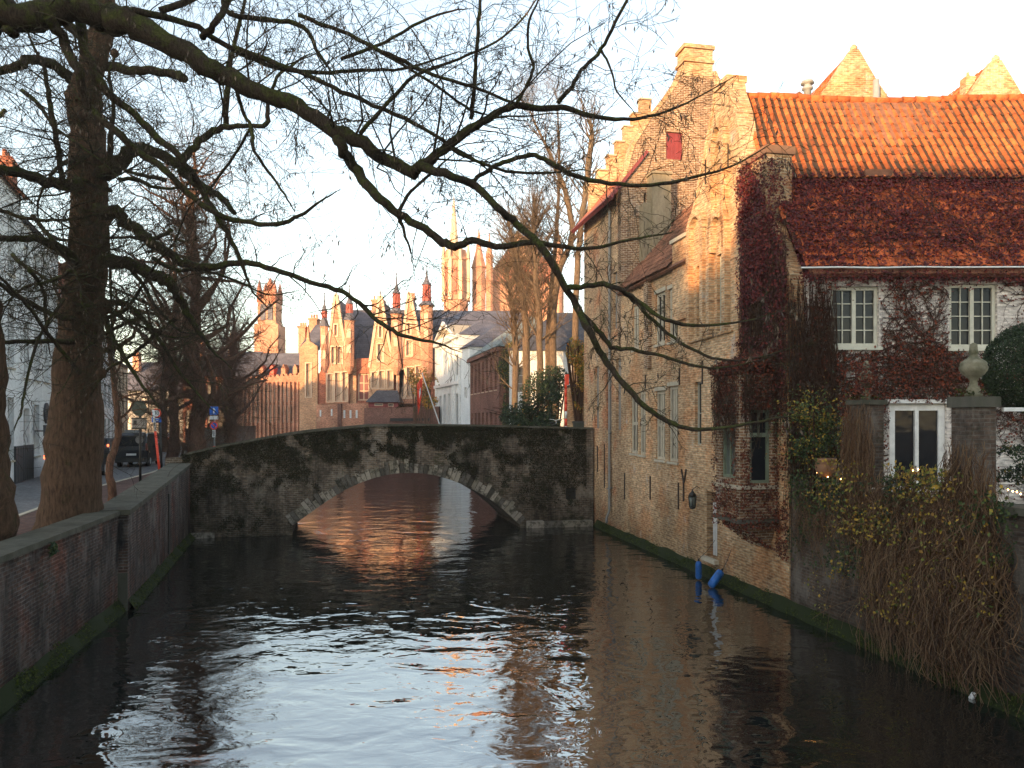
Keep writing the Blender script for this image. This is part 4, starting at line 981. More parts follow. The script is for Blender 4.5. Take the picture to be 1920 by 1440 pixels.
# far end of the street
def wgrid(x0, x1, z0, z1, nx, nz, ww, wh):
    return [((x0+(x1-x0)*(i+.5)/nx)-ww/2, z0+(z1-z0)*(j+.5)/nz-wh/2, (x0+(x1-x0)*(i+.5)/nx)+ww/2, z0+(z1-z0)*(j+.5)/nz+wh/2, 2, 3) for j in range(nz) for i in range(nx)]
gable_house('town_house', Matrix.Translation((-49.5, 97, 0)), 9, 10, 8.5, 12.2, 'grey house with slate roof at the far end of the street', M['grey_wall'], M['slate_far'], wgrid(0, 9, 3, 8, 4, 2, 1, 1.5), M['white_trim'], M['glass_far'], chim=((7.8, 3, .8, .8, 11, 15.8, M['brick_far']), (1, 3, .8, .8, 11, 13.4, M['brick_far'])))
gable_house('brick_hall', Matrix.Translation((-40.4, 95, 0)), 8, 10, 10.2, 13.4, 'long dark brick building behind the bushy street tree', M['brick_farred'], M['slate_far'], wgrid(0, 8, 3, 10, 6, 2, .8, 2.2), M['stone_far'], M['glass_far'], chim=((1, 3, .8, .8, 12.5, 15.5, M['brick_far']), (5, 3, .8, .8, 12.5, 15.2, M['brick_far'])))

# ------------------------------------------------------------------ the palace across the water
VY = 83.8; VS = VY/F
def vx(px): return (px-960)*VS
def vz(py): return EYE+(HZ-py)*VS
MV = MF(VY)
pal = thing('palace', (vx(690), VY, 0), 'long orange brick palace with steep gables and red topped turrets beyond the bridge', 'palace')
def vw(px0, py0, px1, py1, c=2, r_=3): return (vx(px0), vz(py1), vx(px1), vz(py0), c, r_)
def vwall(pts, wins, mat, dy=0.0, th=.5, fm=None, gm=None, rec=.25, name='wall', surround=True):
    Mx = MF(VY+dy); facade(pal, Mx, [(vx(p[0]), vz(p[1])) for p in pts], wins, mat, fm or M['stone_far'], gm or M['glass_far'], th=th, rec=rec, fw=.16, mw=.12, name=name)
    if surround and wins:
        for w_ in wins:
            b = MB(); b.plate([(w_[0]-.14, w_[1]-.14), (w_[2]+.14, w_[1]-.14), (w_[2]+.14, w_[3]+.14), (w_[0]-.14, w_[3]+.14)], [rect(w_)], -.06, -.003)
            b.build('window_surround', M['stone_far'], pal, Mx)
base = 870
# roof planes behind
b = MB(); slab(b, [(vx(637), VY+1.2, vz(676)), (vx(823), VY+1.2, vz(676)), (vx(823), VY+6, vz(566)), (vx(637), VY+6, vz(566))], .3); slab(b, [(vx(637), VY+6.05, vz(566)), (vx(823), VY+6.05, vz(566)), (vx(823), VY+11, vz(676)), (vx(637), VY+11, vz(676))], .3)
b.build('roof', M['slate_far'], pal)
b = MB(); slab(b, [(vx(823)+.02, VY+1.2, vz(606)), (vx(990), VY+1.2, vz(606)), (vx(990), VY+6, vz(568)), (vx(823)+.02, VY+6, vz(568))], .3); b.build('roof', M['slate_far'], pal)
# left crenellated wing
pts = [(440,base),(563,base),(563,699)]; x = 563
cr = []
k = 0
for i in range(15):
    xa = 563-i*8.2; yb_ = 699+(i*.62); cr += [(xa, yb_), (xa-4.4, yb_+.3), (xa-4.4, yb_+4), (xa-8.1, yb_+4)]
wl = [vw(446+i*12.5, 762, 450.5+i*12.5, 790, 1, 2) for i in range(9)]+[vw(446+i*12.5, 722, 450.5+i*12.5, 752, 1, 2) for i in range(9)]
vwall([(440,base),(563,base)]+cr+[(440,712)], wl, M['brick_far'], name='wing_wall')
for i in range(16):
    b = MB(); xa = vx(442+i*7.8); b.box(xa-.1, xa+.1, -.3, -.003, 0, vz(716)); b.build('buttress', M['brick_far'], pal, MV)
b = MB(); slab(b, [(vx(430), VY+.8, vz(712)), (vx(563), VY+.8, vz(706)), (vx(563), VY+4.5, vz(655)), (vx(470), VY+4.5, vz(655))], .3); b.build('roof', M['slate_far'], pal)
for px in (486, 506, 528, 550):
    b = MB(); b.plate([(vx(px-4), vz(702)), (vx(px+4), vz(702)), (vx(px+4), vz(690)), (vx(px), vz(682)), (vx(px-4), vz(690))], [], .6, 2.2); b.build('dormer', M['red_bright'] if px in (506,) else M['brick_far'], pal, MV)
# chapel bay
vwall([(563.3,base),(597,base),(597,650),(582,640),(579,610),(576,640),(563.3,652)], [vw(576,682,584.5,744,2,4)], M['brick_pale'], dy=-.4, name='chapel_wall')
b = MB(); slab(b, [(vx(560), VY+.3, vz(650)), (vx(598), VY+.3, vz(650)), (vx(586), VY+5, vz(598)), (vx(570), VY+5, vz(598))], .3); b.build('roof', M['slate_far'], pal)
vwall([(597.3,base),(617,base),(617,694),(603,694),(597.3,702)], [], M['brick_farred'], dy=-.2, name='wall')
# the gabled ranges
G = [((614,657), (633,556), 690, [vw(625,652,634,682,2,2), vw(636,652,645,682,2,2)], [vw(618,703,627,753,2,3), vw(632,700,641,752,2,3), vw(646,699,654,752,2,3)]),
     ((695,740), (716,559), 690, [vw(711,647,721,678,2,3), ], [vw(700,699,709,728,2,2), vw(714,697,723,728,2,2), vw(729,696,738,728,2,2)]),
     ((751,800), (769,553), 690, [vw(764,640,774,668,2,3)], [vw(748,694,760,746,2,3), vw(765,690,776,746,2,3), vw(782,688,793,746,2,3)])]
for gi, ((xa, xb), (ax, ay), gy, w1_, w2_) in enumerate(G):
    small = [vw(ax-2.5, ay+55, ax+2.5, ay+75, 1, 2)]
    vwall([(xa, 757), (xb, 757), (xb, gy), (ax+1.6, ay+3), (ax, ay-6), (ax-1.6, ay+3), (xa, gy)], w1_+w2_+small, (M['brick_far'], M['brick_pale'], M['brick_far'])[gi], dy=-.9, name='gable_wall')
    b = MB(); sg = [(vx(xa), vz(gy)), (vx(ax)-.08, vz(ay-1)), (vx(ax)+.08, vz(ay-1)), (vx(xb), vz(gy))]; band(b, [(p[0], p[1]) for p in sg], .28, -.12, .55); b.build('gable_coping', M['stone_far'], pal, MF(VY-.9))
    b = MB()
    if gi == 1: b.box(vx(ax)-.05, vx(ax)+.05, -.05, .05, vz(ay), vz(ay-12)); b.box(vx(ax)-.25, vx(ax)+.25, -.04, .04, vz(ay-8), vz(ay-6))
    for q in (-1, 1): 
        slab(b, [(vx(ax), .5, vz(ay+6)), (vx(ax), 5.5, vz(ay+6)), (vx(xa if q < 0 else xb), 5.5, vz(gy)), (vx(xa if q < 0 else xb), .5, vz(gy))], .2)
    b.build('gable_roof', M['slate_far'], pal, MF(VY-.9))
# connecting walls
vwall([(657.3,757),(669,757),(669,674),(657.3,674)], [], M['brick_pale'], dy=-.3, name='wall')
vwall([(669.3,757),(694.7,757),(694.7,672),(669.3,672)], [vw(670.5,700,693,751,2,3)], M['brick_farred'], dy=-.1, gm=M['glass_red'], name='wall', surround=False)
vwall([(740.3,757),(750.7,757),(750.7,676),(740.3,676)], [], M['brick_farred'], dy=-.3, name='wall')
vwall([(800.3,757),(823,757),(823,676),(800.3,676)], [], M['brick_farred'], dy=-.3, name='wall')
b = MB(); b.box(vx(598), vx(822.4), VY+.6, VY+1.0, 0, vz(686)); b.build('rear_wall', M['brick_far'], pal)
# turrets
def turret(px, r, y_bot, y_eave, y_lan0, y_lan1, y_tip):
    c_ = (vx(px), VY-1.0, 0); S_ = VS
    b = MB(); b.lathe([(r*S_*.35, vz(y_bot+14)), (r*S_, vz(y_bot)), (r*S_, vz(y_eave)), (r*S_*1.12, vz(y_eave-1)), (r*S_*1.12, vz(y_eave-2.5))], 8, c_, smooth=False); tt = b.build('turret', M['brick_far'], pal)
    b = MB(); b.lathe([(r*S_*1.42, vz(y_eave-2.6)), (r*S_*1.2, vz(y_eave-5)), (r*S_*.72, vz(y_lan0))], 8, c_, smooth=False); b.build('turret_roof', M['slate_far'], tt)
    b = MB(); b.lathe([(r*S_*.74, vz(y_lan0)+.02), (r*S_*.78, vz(y_lan0-7)), (r*S_*.62, vz(y_lan0-8))], 8, c_, smooth=False)
    for k in range(8): a_ = 2*pi*(k+.5)/8; b.tube([Vector((c_[0]+r*S_*.52*cos(a_), c_[1]+r*S_*.52*sin(a_), vz(y_lan0-8))), Vector((c_[0]+r*S_*.5*cos(a_), c_[1]+r*S_*.5*sin(a_), vz(y_lan1)))], [.13, .13], 4)
    b.lathe([(r*S_*.66, vz(y_lan1)), (r*S_*.7, vz(y_lan1-2))], 8, c_, smooth=False); b.lathe([(r*S_*.25, vz(y_lan0-8)), (r*S_*.25, vz(y_lan1))], 8, c_, smooth=False); b.build('lantern', M['lantern_red'], tt)
    b = MB(); b.lathe([(r*S_*.85, vz(y_lan1-2)+.01), (r*S_*.45, vz(y_lan1-9)), (r*S_*.2, vz((y_lan1+y_tip)/2-2)), (.05, vz(y_tip))], 8, c_, smooth=False); b.tube([Vector((c_[0], c_[1], vz(y_tip)-.1)), Vector((c_[0], c_[1], vz(y_tip-9)))], [.05, .03], 4); b.lathe([(.02, vz(y_tip-3)), (.13, vz(y_tip-4.5)), (.02, vz(y_tip-6))], 6, c_); b.build('spire', M['slate_far'], tt)
    b = MB()
    for a_ in (pi*1.125+pi/8+.0,): pass
    for zz in (y_eave+14, y_eave+42): b.box(c_[0]-.22, c_[0]+.22, c_[1]-r*S_-.02, c_[1]-r*S_*.9, vz(zz+16), vz(zz))
    b.build('niche', M['stone_far'], tt)
turret(612.5, 7.2, 685, 617, 599, 588, 558)
turret(659, 9.0, 688, 606, 590, 575, 544)
turret(746, 10.2, 690, 594, 581, 556, 522)
turret(802, 12.0, 700, 579, 568, 540, 508)
# chimneys on the ridge and behind
for (x0_, x1_, yt, yb_) in ((681,703,551,570),(757,765,545,570),(535,549,604,660),(556,572,588,640)):
    b = MB(); b.box(vx(x0_), vx(x1_), VY+5.0, VY+6.6, vz(yb_+6), vz(yt)); b.box(vx(x0_)-.12, vx(x1_)+.12, VY+4.9, VY+6.7, vz(yt)+.003, vz(yt)+.2)
    for k in range(3): b.lathe([(.14, vz(yt)), (.12, vz(yt)+.7)], 6, (vx(x0_)+(vx(x1_)-vx(x0_))*(k+.5)/3, VY+5.7, 0))
    b.build('chimney', M['brick_far'], pal)
b = MB(); b.box(vx(560), vx(823), VY+10.6, VY+11, 0, vz(690)); b.box(vx(440), vx(560), VY+8, VY+8.4, 0, vz(700)); b.box(vx(822.5), vx(823.3), VY, VY+11, 0, vz(690)); b.build('rear_wall', M['brick_farred'], pal)
# canal plinth of the palace
Y2 = 81.5; 
def p2(px, py): return ((px-960)*Y2/F, EYE+(HZ-py)*Y2/F)
def fw2(a, b_, c, d, *k): return (p2(a,0)[0], p2(0,d)[1], p2(c,0)[0], p2(0,b_)[1])+k
pl = thing('plinth_wall', (p2(700,0)[0], Y2, 0), 'low salmon brick canal wall with small white framed windows below the palace', 'wall')
wl = [fw2(599.5,769,602.5,781,1,1), fw2(620.5,767,623.5,780,1,1)]+[fw2(x,769,x+3.6,784,1,1) for x in (644,655.5,667)]
facade(pl, MF(Y2), [p2(593,868), p2(740,868), p2(740,754), p2(593,759)], wl, M['brick_far'], M['white_trim'], M['glass_far'], th=.5, rec=-.05, fw=.09, mw=.05)
b = MB(); b.box(p2(634,0)[0], p2(640.5,0)[0], -.3, -.003, 0, p2(0,757)[1]); b.build('rusty_strip', M['brick_plum'], pl, MF(Y2))
b = MB(); b.poly([(p2(593,0)[0], Y2+.1, p2(0,757)[1]), (p2(740,0)[0], Y2+.1, p2(0,757)[1]), (p2(740,0)[0], VY-.9, p2(0,757)[1]), (p2(593,0)[0], VY-.9, p2(0,757)[1])]); b.box(p2(593,0)[0], p2(593,0)[0]+.4, .5+Y2, VY-.95, 0, p2(0,758)[1]); b.build('top_slab', M['stone_far'], pl)
Y2 = 80.0
pl = thing('plinth_wall', (p2(780,0)[0], Y2, 0), 'darker brick canal wall block carrying the small slate hut', 'wall')
b = MB(); x0_, x1_ = p2(683,0)[0], p2(823,0)[0]; b.plate([(x0_, -.5), (x1_, -.5), (x1_, p2(0,762)[1]), (x0_, p2(0,765)[1])], [], 0, 1.2); b.build('wall', M['brick_plum'], pl, MF(Y2))
b = MB(); b.box(p2(732,0)[0], p2(806,0)[0], -.25, -.004, p2(0,789)[1], p2(0,784)[1]); b.build('wooden_rail', M['black_iron'], pl, MF(Y2))
hut = thing('canal_hut', (p2(718,0)[0], Y2+.6, p2(0,764)[1]), 'small red hut with a dark hipped slate roof on the canal wall', 'hut')
za, zb_ = p2(0,764)[1], p2(0,754)[1]; x0_, x1_ = p2(691,0)[0], p2(747,0)[0]
facade(hut, MF(Y2), [(x0_, za+.005), (x1_, za+.005), (x1_, zb_), (x0_, zb_)], [(x0_+.6, za+.15, x0_+1.5, zb_-.1, 1, 1), (x0_+2.0, za+.08, x0_+2.6, zb_-.1, 1, 1)], M['red_paint'], M['stone_far'], M['glass_far'], th=.2, rec=.05, fw=.06)
b = MB(); zt_ = p2(0,731)[1]; xa, xb = p2(686,0)[0], p2(751,0)[0]; v = [(xa,Y2-.3,zb_),(xb,Y2-.3,zb_),(xb,Y2+2.6,zb_),(xa,Y2+2.6,zb_),(p2(703,0)[0],Y2+1.1,zt_),(p2(742,0)[0],Y2+1.1,zt_)]
b.add(v, [(0,1,5,4),(1,2,5),(2,3,4,5),(3,0,4),(3,2,1,0)]); b.build('hipped_roof', M['slate'], hut)

# towers far behind
def tower_spire(t, c, prof, mat, n=8, name='tower_wall'):
    b = MB(); b.lathe(prof, n, c, smooth=False); return b.build(name, mat, t)
YC = 140.0
def c2(px, py): return ((px-960)*YC/F, EYE+(HZ-py)*YC/F)
ch = thing('church', (c2(855,0)[0], YC, 0), 'pale stone church tower with tall pinnacled spire behind the white houses', 'church')
cx = c2(855,0)[0]; u = YC/F
tower_spire(ch, (cx, YC, 0), [(24*u, 0), (24*u, c2(0,492)[1]), (27*u, c2(0,490)[1]), (27*u, c2(0,486)[1]), (22*u, c2(0,484)[1]), (20*u, c2(0,470)[1])], M['brick_far'])
tower_spire(ch, (cx-4*u, YC, 0), [(12*u, c2(0,486)[1]), (9*u, c2(0,455)[1]), (4*u, c2(0,400)[1]), (.3*u, c2(0,366)[1])], M['stone_far'], name='spire')
b = MB()
for k in range(8):
    a_ = 2*pi*(k+.5)/8; q = Vector((cx+25*u*cos(a_), YC+25*u*sin(a_), c2(0,490)[1])); b.tube([q, q+Vector((0,0,1.2)), q+Vector((0,0,3.6))], [.35,.3,.05], 4)
    b.box(q.x-.3, q.x+.3, q.y-.3, q.y+.3, c2(0,565)[1], c2(0,490)[1])
b.build('pinnacles', M['stone_far'], ch)
b = MB()
for k in (-14, -2, 10): b.box(cx+k*u-.45, cx+k*u+.45, YC-24.5*u, YC-23*u*.95, c2(0,555)[1], c2(0,505)[1])
b.build('louvres', M['brick_farred'], ch)
cb2 = thing('church', (c2(970,0)[0], YC+6, 0), 'broad brick church block with pyramid roof, red shutters and corner spires behind the poplars', 'church')
for (px, w_, yt, ytip, ye) in ((897,17,500,425,480),(1046,11,470,408,455),(917,9,480,432,470)):
    cxx = c2(px,0)[0]; tower_spire(cb2, (cxx, YC+2, 0), [(w_*u*.8, 0), (w_*u*.8, c2(0,yt)[1]), (w_*u*.95, c2(0,yt-2)[1]), (w_*u*.85, c2(0,yt-4)[1]), (w_*u*.35, c2(0,(yt+ytip)/2)[1]), (.1, c2(0,ytip)[1])], M['brick_far'], name='corner_tower')
b = MB(); b.box(c2(915,0)[0], c2(1060,0)[0], YC+4, YC+16, 0, c2(0,520)[1]); b.build('nave_wall', M['brick_far'], cb2)
b = MB(); xa, xb, z_, zt_ = c2(905,0)[0], c2(1062,0)[0], c2(0,522)[1], c2(0,418)[1]; xm = c2(972,0)[0]; xm2 = c2(985,0)[0]
b.add([(xa,YC+3,z_),(xb,YC+3,z_),(xb,YC+17,z_),(xa,YC+17,z_),(xm,YC+10,zt_),(xm2,YC+10,zt_)], [(0,1,5,4),(1,2,5),(2,3,4,5),(3,0,4)]); b.build('roof', M['brick_farred'], cb2)
for px in (967, 986): b = MB(); b.box(c2(px-4,0)[0], c2(px+4,0)[0], YC+4.5, YC+5.6, c2(0,502)[1], c2(0,489)[1]); b.build('shutter', M['red_bright'], cb2)
for px, wpx, yt in ((972,34,470),):
    b = MB(); b.plate([(c2(px-wpx,0)[0], c2(0,540)[1]), (c2(px+wpx,0)[0], c2(0,540)[1]), (c2(px+wpx*.8,0)[0], c2(0,505)[1]), (c2(px+5,0)[0], c2(0,yt-45)[1]), (c2(px-5,0)[0], c2(0,yt-45)[1]), (c2(px-wpx*.8,0)[0], c2(0,505)[1])], [], 4.7, 5.2); b.build('gable_wall', M['brick_pale'], cb2, MF(YC))
YC = 150.0; u = YC/F
bf = thing('belfry', (c2(500,0)[0], YC, 0), 'hazy pink tower with battlements and small corner turrets behind the palace wing', 'tower')
xa, xb = c2(483,0)[0], c2(517,0)[0]; dpt_ = 4.0
b = MB(); b.box(xa, xb, YC, YC+dpt_, 0, c2(0,560)[1]); b.box(xa-.5, xb+.6, YC-.5, YC+dpt_+.5, 0, c2(0,608)[1]); b.box(xa+.5, xb-.6, YC+.4, YC+dpt_-.4, c2(0,560)[1], c2(0,545)[1]); b.build('tower_wall', M['brick_far'], bf)
b = MB()
for q in (xa+.3, xb-.3):
    for yy in (YC+.2, YC+dpt_-.2): b.lathe([(.55, c2(0,566)[1]), (.55, c2(0,545)[1]), (.05, c2(0,524)[1])], 6, (q, yy, 0))
b.lathe([(1.2, c2(0,548)[1]), (1.0, c2(0,536)[1]), (.1, c2(0,517)[1])], 8, ((xa+xb)/2, YC+2.3, 0)); b.build('corner_turrets', M['brick_farred'], bf)
b = MB()
for q in (.3, .7): xx = xa+(xb-xa)*q; b.box(xx-.5, xx+.5, YC-.1, YC-.003, c2(0,600)[1], c2(0,570)[1])
b.build('louvres', M['slate_far'], bf)

# ------------------------------------------------------------------ right bank beyond the bridge
PF0, PF1 = (-8.15, 83.0), (-4.75, 71.8); fF = lline(PF0, PF1); MFh = frame2(PF0, PF1); LFh = (Vector(PF1)-Vector(PF0)).length
def lw(f, a, b_, c, d, *k): s0, s1 = f(a,0)[0], f(c,0)[0]; m = (a+c)/2; return (s0, f(m,d)[1], s1, f(m,b_)[1])+k
wl = [lw(fF,823.5,655,828,700,2,3), lw(fF,831.5,653,836,702,2,3), lw(fF,840,651,844.5,704,2,3), lw(fF,853,665,860,704,2,3)]+[lw(fF,823.5,742,828,797,2,3), lw(fF,831.5,740,836,797,2,3), lw(fF,840,738,844.5,797,2,3), lw(fF,853,738,860,797,2,3)]
wh = gable_house('white_mansion', MFh, LFh, 9, 12.6, 15.4, 'white classical canal mansion with a small pediment and slate roof', M['white_wall'], M['slate_far'], wl, M['white_trim'], M['glass_far'], rec=.2, fw=.1, hip=True)
b = MB(); sp = fF(855,0)[0]; b.plate([(-.2,12.7),(sp,12.7),(sp/2,14.6)], [[(.6,12.95),(sp/2,14.1),(sp-.8,12.95)]], -.35, -.15); b.box(-.2, LFh+.05, -.4, -.01, 12.35, 12.65); b.box(-.1, LFh, -.25, -.01, 8.0, 8.3)
for q in (.02, .985*sp/LFh+.0, .72, .97): b.box(LFh*q, LFh*q+.35, -.18, -.012, .2, 8.0); b.box(LFh*q, LFh*q+.35, -.18, -.012, 8.3, 12.35)
b.build('pediment', M['white_trim'], wh, MFh)
b = MB(); b.plate([(.2,12.9),(sp-.3,12.9),(sp/2,14.3)], [], -.1, 3.5); b.build('pediment_roof', M['stucco'], wh, MFh)
PW0, PW1 = (-4.75, 71.8), (-3.77, 69.0); fW = lline(PW0, PW1)
ww_ = gable_house('white_annex', frame2(PW0, PW1), 2.97, 6, 11.2, 13.4, 'plain white annex with hipped slate roof between the mansion and the brick house', M['white_wall'], M['slate_far'], [lw(fW,871,726,875,746,1,2)], M['white_trim'], M['glass_far'], rec=.2, hip=True)
PG0, PG1 = (-3.72, 68.95), (-.95, 57.5); fG = lline(PG0, PG1); MGh = frame2(PG0, PG1); LG = (Vector(PG1)-Vector(PG0)).length
wl = []
for i in range(7):
    cxg = LG*(i+.55)/7.3
    wl += [(cxg-.42, 6.9, cxg+.42, 9.4, 2, 3), (cxg-.42, 2.6, cxg+.42, 5.2, 2, 3)]
gh = gable_house('brick_mansion', MGh, LG, 7, 10.1, 13.0, 'dark red brick canal house with two rows of tall windows and a pale slate roof', M['brick_plum'], M['slate_green'], wl, M['brick_plum'], M['glass_far'], rec=.22, fw=.06, sillm=M['stone_far'], hip=True)
b = MB(); b.box(-.1, LG+.1, -.3, -.01, 9.7, 10.0); b.build('cornice', M['brick_plum'], gh, MGh)
gable_house('white_house', Matrix.Translation((-.2, 56.5, 0)), 8.5, 8, 9.7, 13.0, 'pale house with slate roof and white cornice behind the bare poplars', M['white_wall'], M['slate'], wgrid(0, 8.5, 2, 9.4, 4, 2, 1, 1.9), M['white_trim'], M['glass_far'], rec=.15, hip=True)
for p0, p1, hh, lab, mt in (((-1.2, 57.4), (1.4, 46.0), 3.3, 'low canal wall below the dark shrubs beyond the bridge', 'brick_grey'), ((1.4, 46.0), (3.1, 37.6), 3.4, 'grey canal wall section hidden just behind the bridge', 'brick_grey')):
    t = thing('bank_wall', (p0[0], p0[1], 0), lab, 'wall'); b = MB(); L_ = (Vector(p1)-Vector(p0)).length; b.box(0, L_, 0, .4, -1, hh); b.build('wall', M[mt], t, frame2(p0, p1)); b = MB(); b.box(0, L_, -.05, .45, hh+.003, hh+.1); b.build('coping', M['stone_dark'], t, frame2(p0, p1))
t = thing('garden_wall', (3.0, 39, 0), 'ochre brick garden wall between the red and white pole and the tall house', 'wall')
b = MB(); b.box(2.65, 8, 39, 39.4, 0, 6.2); b.build('wall', M['brick_gold'], t); b = MB(); b.box(2.6, 8, 38.95, 39.45, 6.203, 6.3); b.build('coping', M['stone_dark'], t)

# red and white pole, bin, bicycle on the bridge side
p = at(1061, 803, 37.0)
t = thing('marker_pole', p, 'tall red and white banded pole at the right end of the bridge', 'pole'); zt_ = at(1061, 702, 37)[2]
bn = 9
for i in range(2):
    b = MB()
    for k in ((0, 2, 4, 5, 6, 7, 8) if i == 0 else (1, 3)):
        b = MB(); z0_ = p.z-.6+(zt_-p.z+.6)*k/bn; z1_ = p.z-.6+(zt_-p.z+.6)*(k+1)/bn; b.tube([Vector((p.x, p.y, z0_)), Vector((p.x, p.y, z1_-.003))], [.06]*2, 8, cap=True)
        if k == 8: b.box(p.x-.02, p.x+.14, p.y-.12, p.y+.1, zt_-.5, zt_)
        b.build('red_band' if i == 0 else 'white_band', M['red_bright'] if i == 0 else M['white_trim'], t, uv=False)
p = at(1088, 803, 36.2); t = thing('rubbish_bin', (p.x, p.y, p.z-.5), 'grey green wheeled bin against the tall house at the bridge end', 'bin')
b = MB(); b.box(p.x-.32, p.x+.3, p.y-.3, p.y+.3, p.z-.5, p.z+.25); b.build('bin_body', M['sign_back'], t); b = MB(); b.box(p.x-.36, p.x+.34, p.y-.34, p.y+.34, p.z+.253, p.z+.33); b.build('lid', M['dark_paint'], t)
b = MB(); b.box(p.x-.95, p.x-.37, p.y-.03, p.y+.03, p.z-.02, p.z+.06); tag(b.build('barrier_board', M['leaf_yellow']), 'small yellow barrier board between the red pole and the bin', 'barrier')
def bicycle(p, rz, lab, col):
    t = thing('bicycle', p, lab, 'bicycle', rz=rz); Mx = WM[t.name]
    for x_ in (-.53, .53):
        b = MB(); ring_ = [Vector((x_+.33*cos(a_*pi/10), 0, .34+.33*sin(a_*pi/10))) for a_ in range(21)]; b.tube(ring_, [.02]*21, 5)
        for a_ in range(0, 20, 2): b.tube([Vector((x_,0,.34)), ring_[a_]], [.004]*2, 3)
        b.build('wheel', M['tyre'], t, Mx, uv=False)
    b = MB(); J = dict(r=(-.53,0,.34), f=(.53,0,.34), bb=(-.08,0,.30), st=(-.2,0,.85), hd=(.36,0,.9), hl=(.42,0,.62)); V = {k: Vector(v) for k, v in J.items()}
    for a_, c_ in (('r','bb'),('bb','st'),('r','st'),('st','hd'),('bb','hl'),('hd','hl'),('hl','f')): b.tube([V[a_], V[c_]], [.017]*2, 6)
    b.build('frame', col, t, Mx, uv=False)
    b = MB(); b.tube([Vector((.25,-.28,1.12)), Vector((.33,-.12,1.1)), Vector((.35,0,1.06)), Vector((.33,.12,1.1)), Vector((.25,.28,1.12))], [.014]*5, 6); b.tube([V['hd'], Vector((.35,0,1.07))], [.014]*2, 6); b.build('handlebar', M['white_trim'], t, Mx, uv=False)
    b = MB(); b.lathe([(.03,.9),(.11,.92),(.1,.97),(.02,.98)], 8, (-.22,0,0), sx=1.3); b.tube([V['st'], Vector((-.21,0,.92))], [.014]*2, 6); b.build('saddle', M['black_iron'], t, Mx, uv=False)
p = at(1042, 790, 33.9); bicycle(Vector((p.x, 35.6, p.z-1.02)), 1.2, 'bicycle with pale handlebars leaning behind the bridge parapet', M['black_iron'])
p = at(193, 872, 43.5); bicycle(Vector((p.x, 43.5, gz+.01)), .3, 'dark bicycle standing left of the parked van', M['black_iron'])
# flag
p0 = at(821, 786, 66); p1 = at(792, 702, 66)
t = thing('flag', p0, 'limp red flag on a slanting white pole in front of the white mansion', 'flag')
b = MB(); b.tube([p0-Vector((-.35,0,1)), p0, p1], [.07,.06,.045], 6); b.lathe([(.02,0),(.09,.06),(.02,.15)], 6, tuple(p1)); b.build('pole', M['white_trim'], t, uv=False)
b = MB(); gxn, gzn = 8, 14
for i in range(gxn+1):
    for j in range(gzn+1):
        f_, g_ = i/gxn, j/gzn; top = p1+(p0-p1)*(.04+.30*f_*.6); b.v.append((top.x-.02-.75*f_*(1-.3*g_)-.1*g_, 66-.06+.12*sin(f_*9+g_*2), top.z-.02-2.4*g_*(.75+.35*f_)-.0))
for i in range(gxn):
    for j in range(gzn): o_ = i*(gzn+1)+j; b.f.append((o_, o_+1, o_+gzn+2, o_+gzn+1)); b.m.append(1 if (2 <= i <= 4 and 5 <= j <= 8) else 0); b.sm.append(True)
b.build('cloth', [M['red_bright'], M['white_trim']], t, uv=False)

# ------------------------------------------------------------------ vehicles, signs and small things on the quay
def text_mesh(b, s, cx, cz, size, y, mi=0):
    cu = bpy.data.curves.new('txt', 'FONT'); cu.body = s; cu.size = size; cu.align_x = 'CENTER'; cu.align_y = 'CENTER'; cu.extrude = 0
    o = bpy.data.objects.new('txt', cu); me = bpy.data.meshes.new_from_object(o)
    b.add([(cx+v.co.x, y, cz+v.co.y) for v in me.vertices], [tuple(p.vertices) for p in me.polygons], mi)
    bpy.data.objects.remove(o); bpy.data.meshes.remove(me); bpy.data.curves.remove(cu)
def disc(b, cx, cz, r, y0, y1, mi=0, n=20, r2=0):
    h_ = [[(cx+r2*cos(-2*pi*k/n), cz+r2*sin(-2*pi*k/n)) for k in range(n)]] if r2 else []
    b.plate([(cx+r*cos(2*pi*k/n), cz+r*sin(2*pi*k/n)) for k in range(n)], h_, y0, y1, mi)
def signpost(px, pyb, Y, lab, top, lean=0, pm='grey_pipe', rad=.04):
    p = at(px, pyb, Y); p.z = gz; t = thing('traffic_sign', p, lab, 'traffic sign'); Mx = Matrix.Translation(p)
    b = MB(); b.tube([Vector((0,0,0)), Vector((lean*top,0,top))], [rad]*2, 8, cap=True); b.build('post', M[pm], t, Mx, uv=False); return t, Mx
Y = 26.5; t, Mx = signpost(263, 915, Y, 'round traffic sign seen from behind over a wide plate, on a thin post', 3.25, 0, 'black_iron', .045)
z = (790-766)*Y/F+EYE-gz; b = MB(); disc(b, 0, z, .26, -.07, -.05); b.build('sign_back', M['sign_back'], t, Mx)
z = (790-794)*Y/F+EYE-gz; b = MB(); b.box(-.25, .25, -.07, -.05, z-.14, z+.16); b.build('plate', M['grey_wall'], t, Mx); b = MB(); b.box(-.26, .26, -.085, -.071, z+.16, z+.2); b.box(-.26, .26, -.085, -.071, z-.2, z-.14); b.box(-.19,-.09,-.085,-.071,z-.05,z+.1); b.build('plate_edge', M['black_iron'], t, Mx)
Y = 33.0; t, Mx = signpost(304, 885, Y, 'red ringed 30 sign over a blue plate on a dark post', 2.9, -.04, 'black_iron', .05)
z = (790-775)*Y/F+EYE-gz; b = MB(); disc(b, -.2, z, .205, -.1, -.085, 0, 20, .14); b.build('sign_ring', M['red_bright'], t, Mx)
b = MB(); disc(b, -.2, z, .139, -.098, -.086); b.build('sign_face', M['white_trim'], t, Mx); b = MB(); text_mesh(b, '30', -.2, z, .2, -.101); b.build('sign_numerals', M['black_iron'], t, Mx, uv=False)
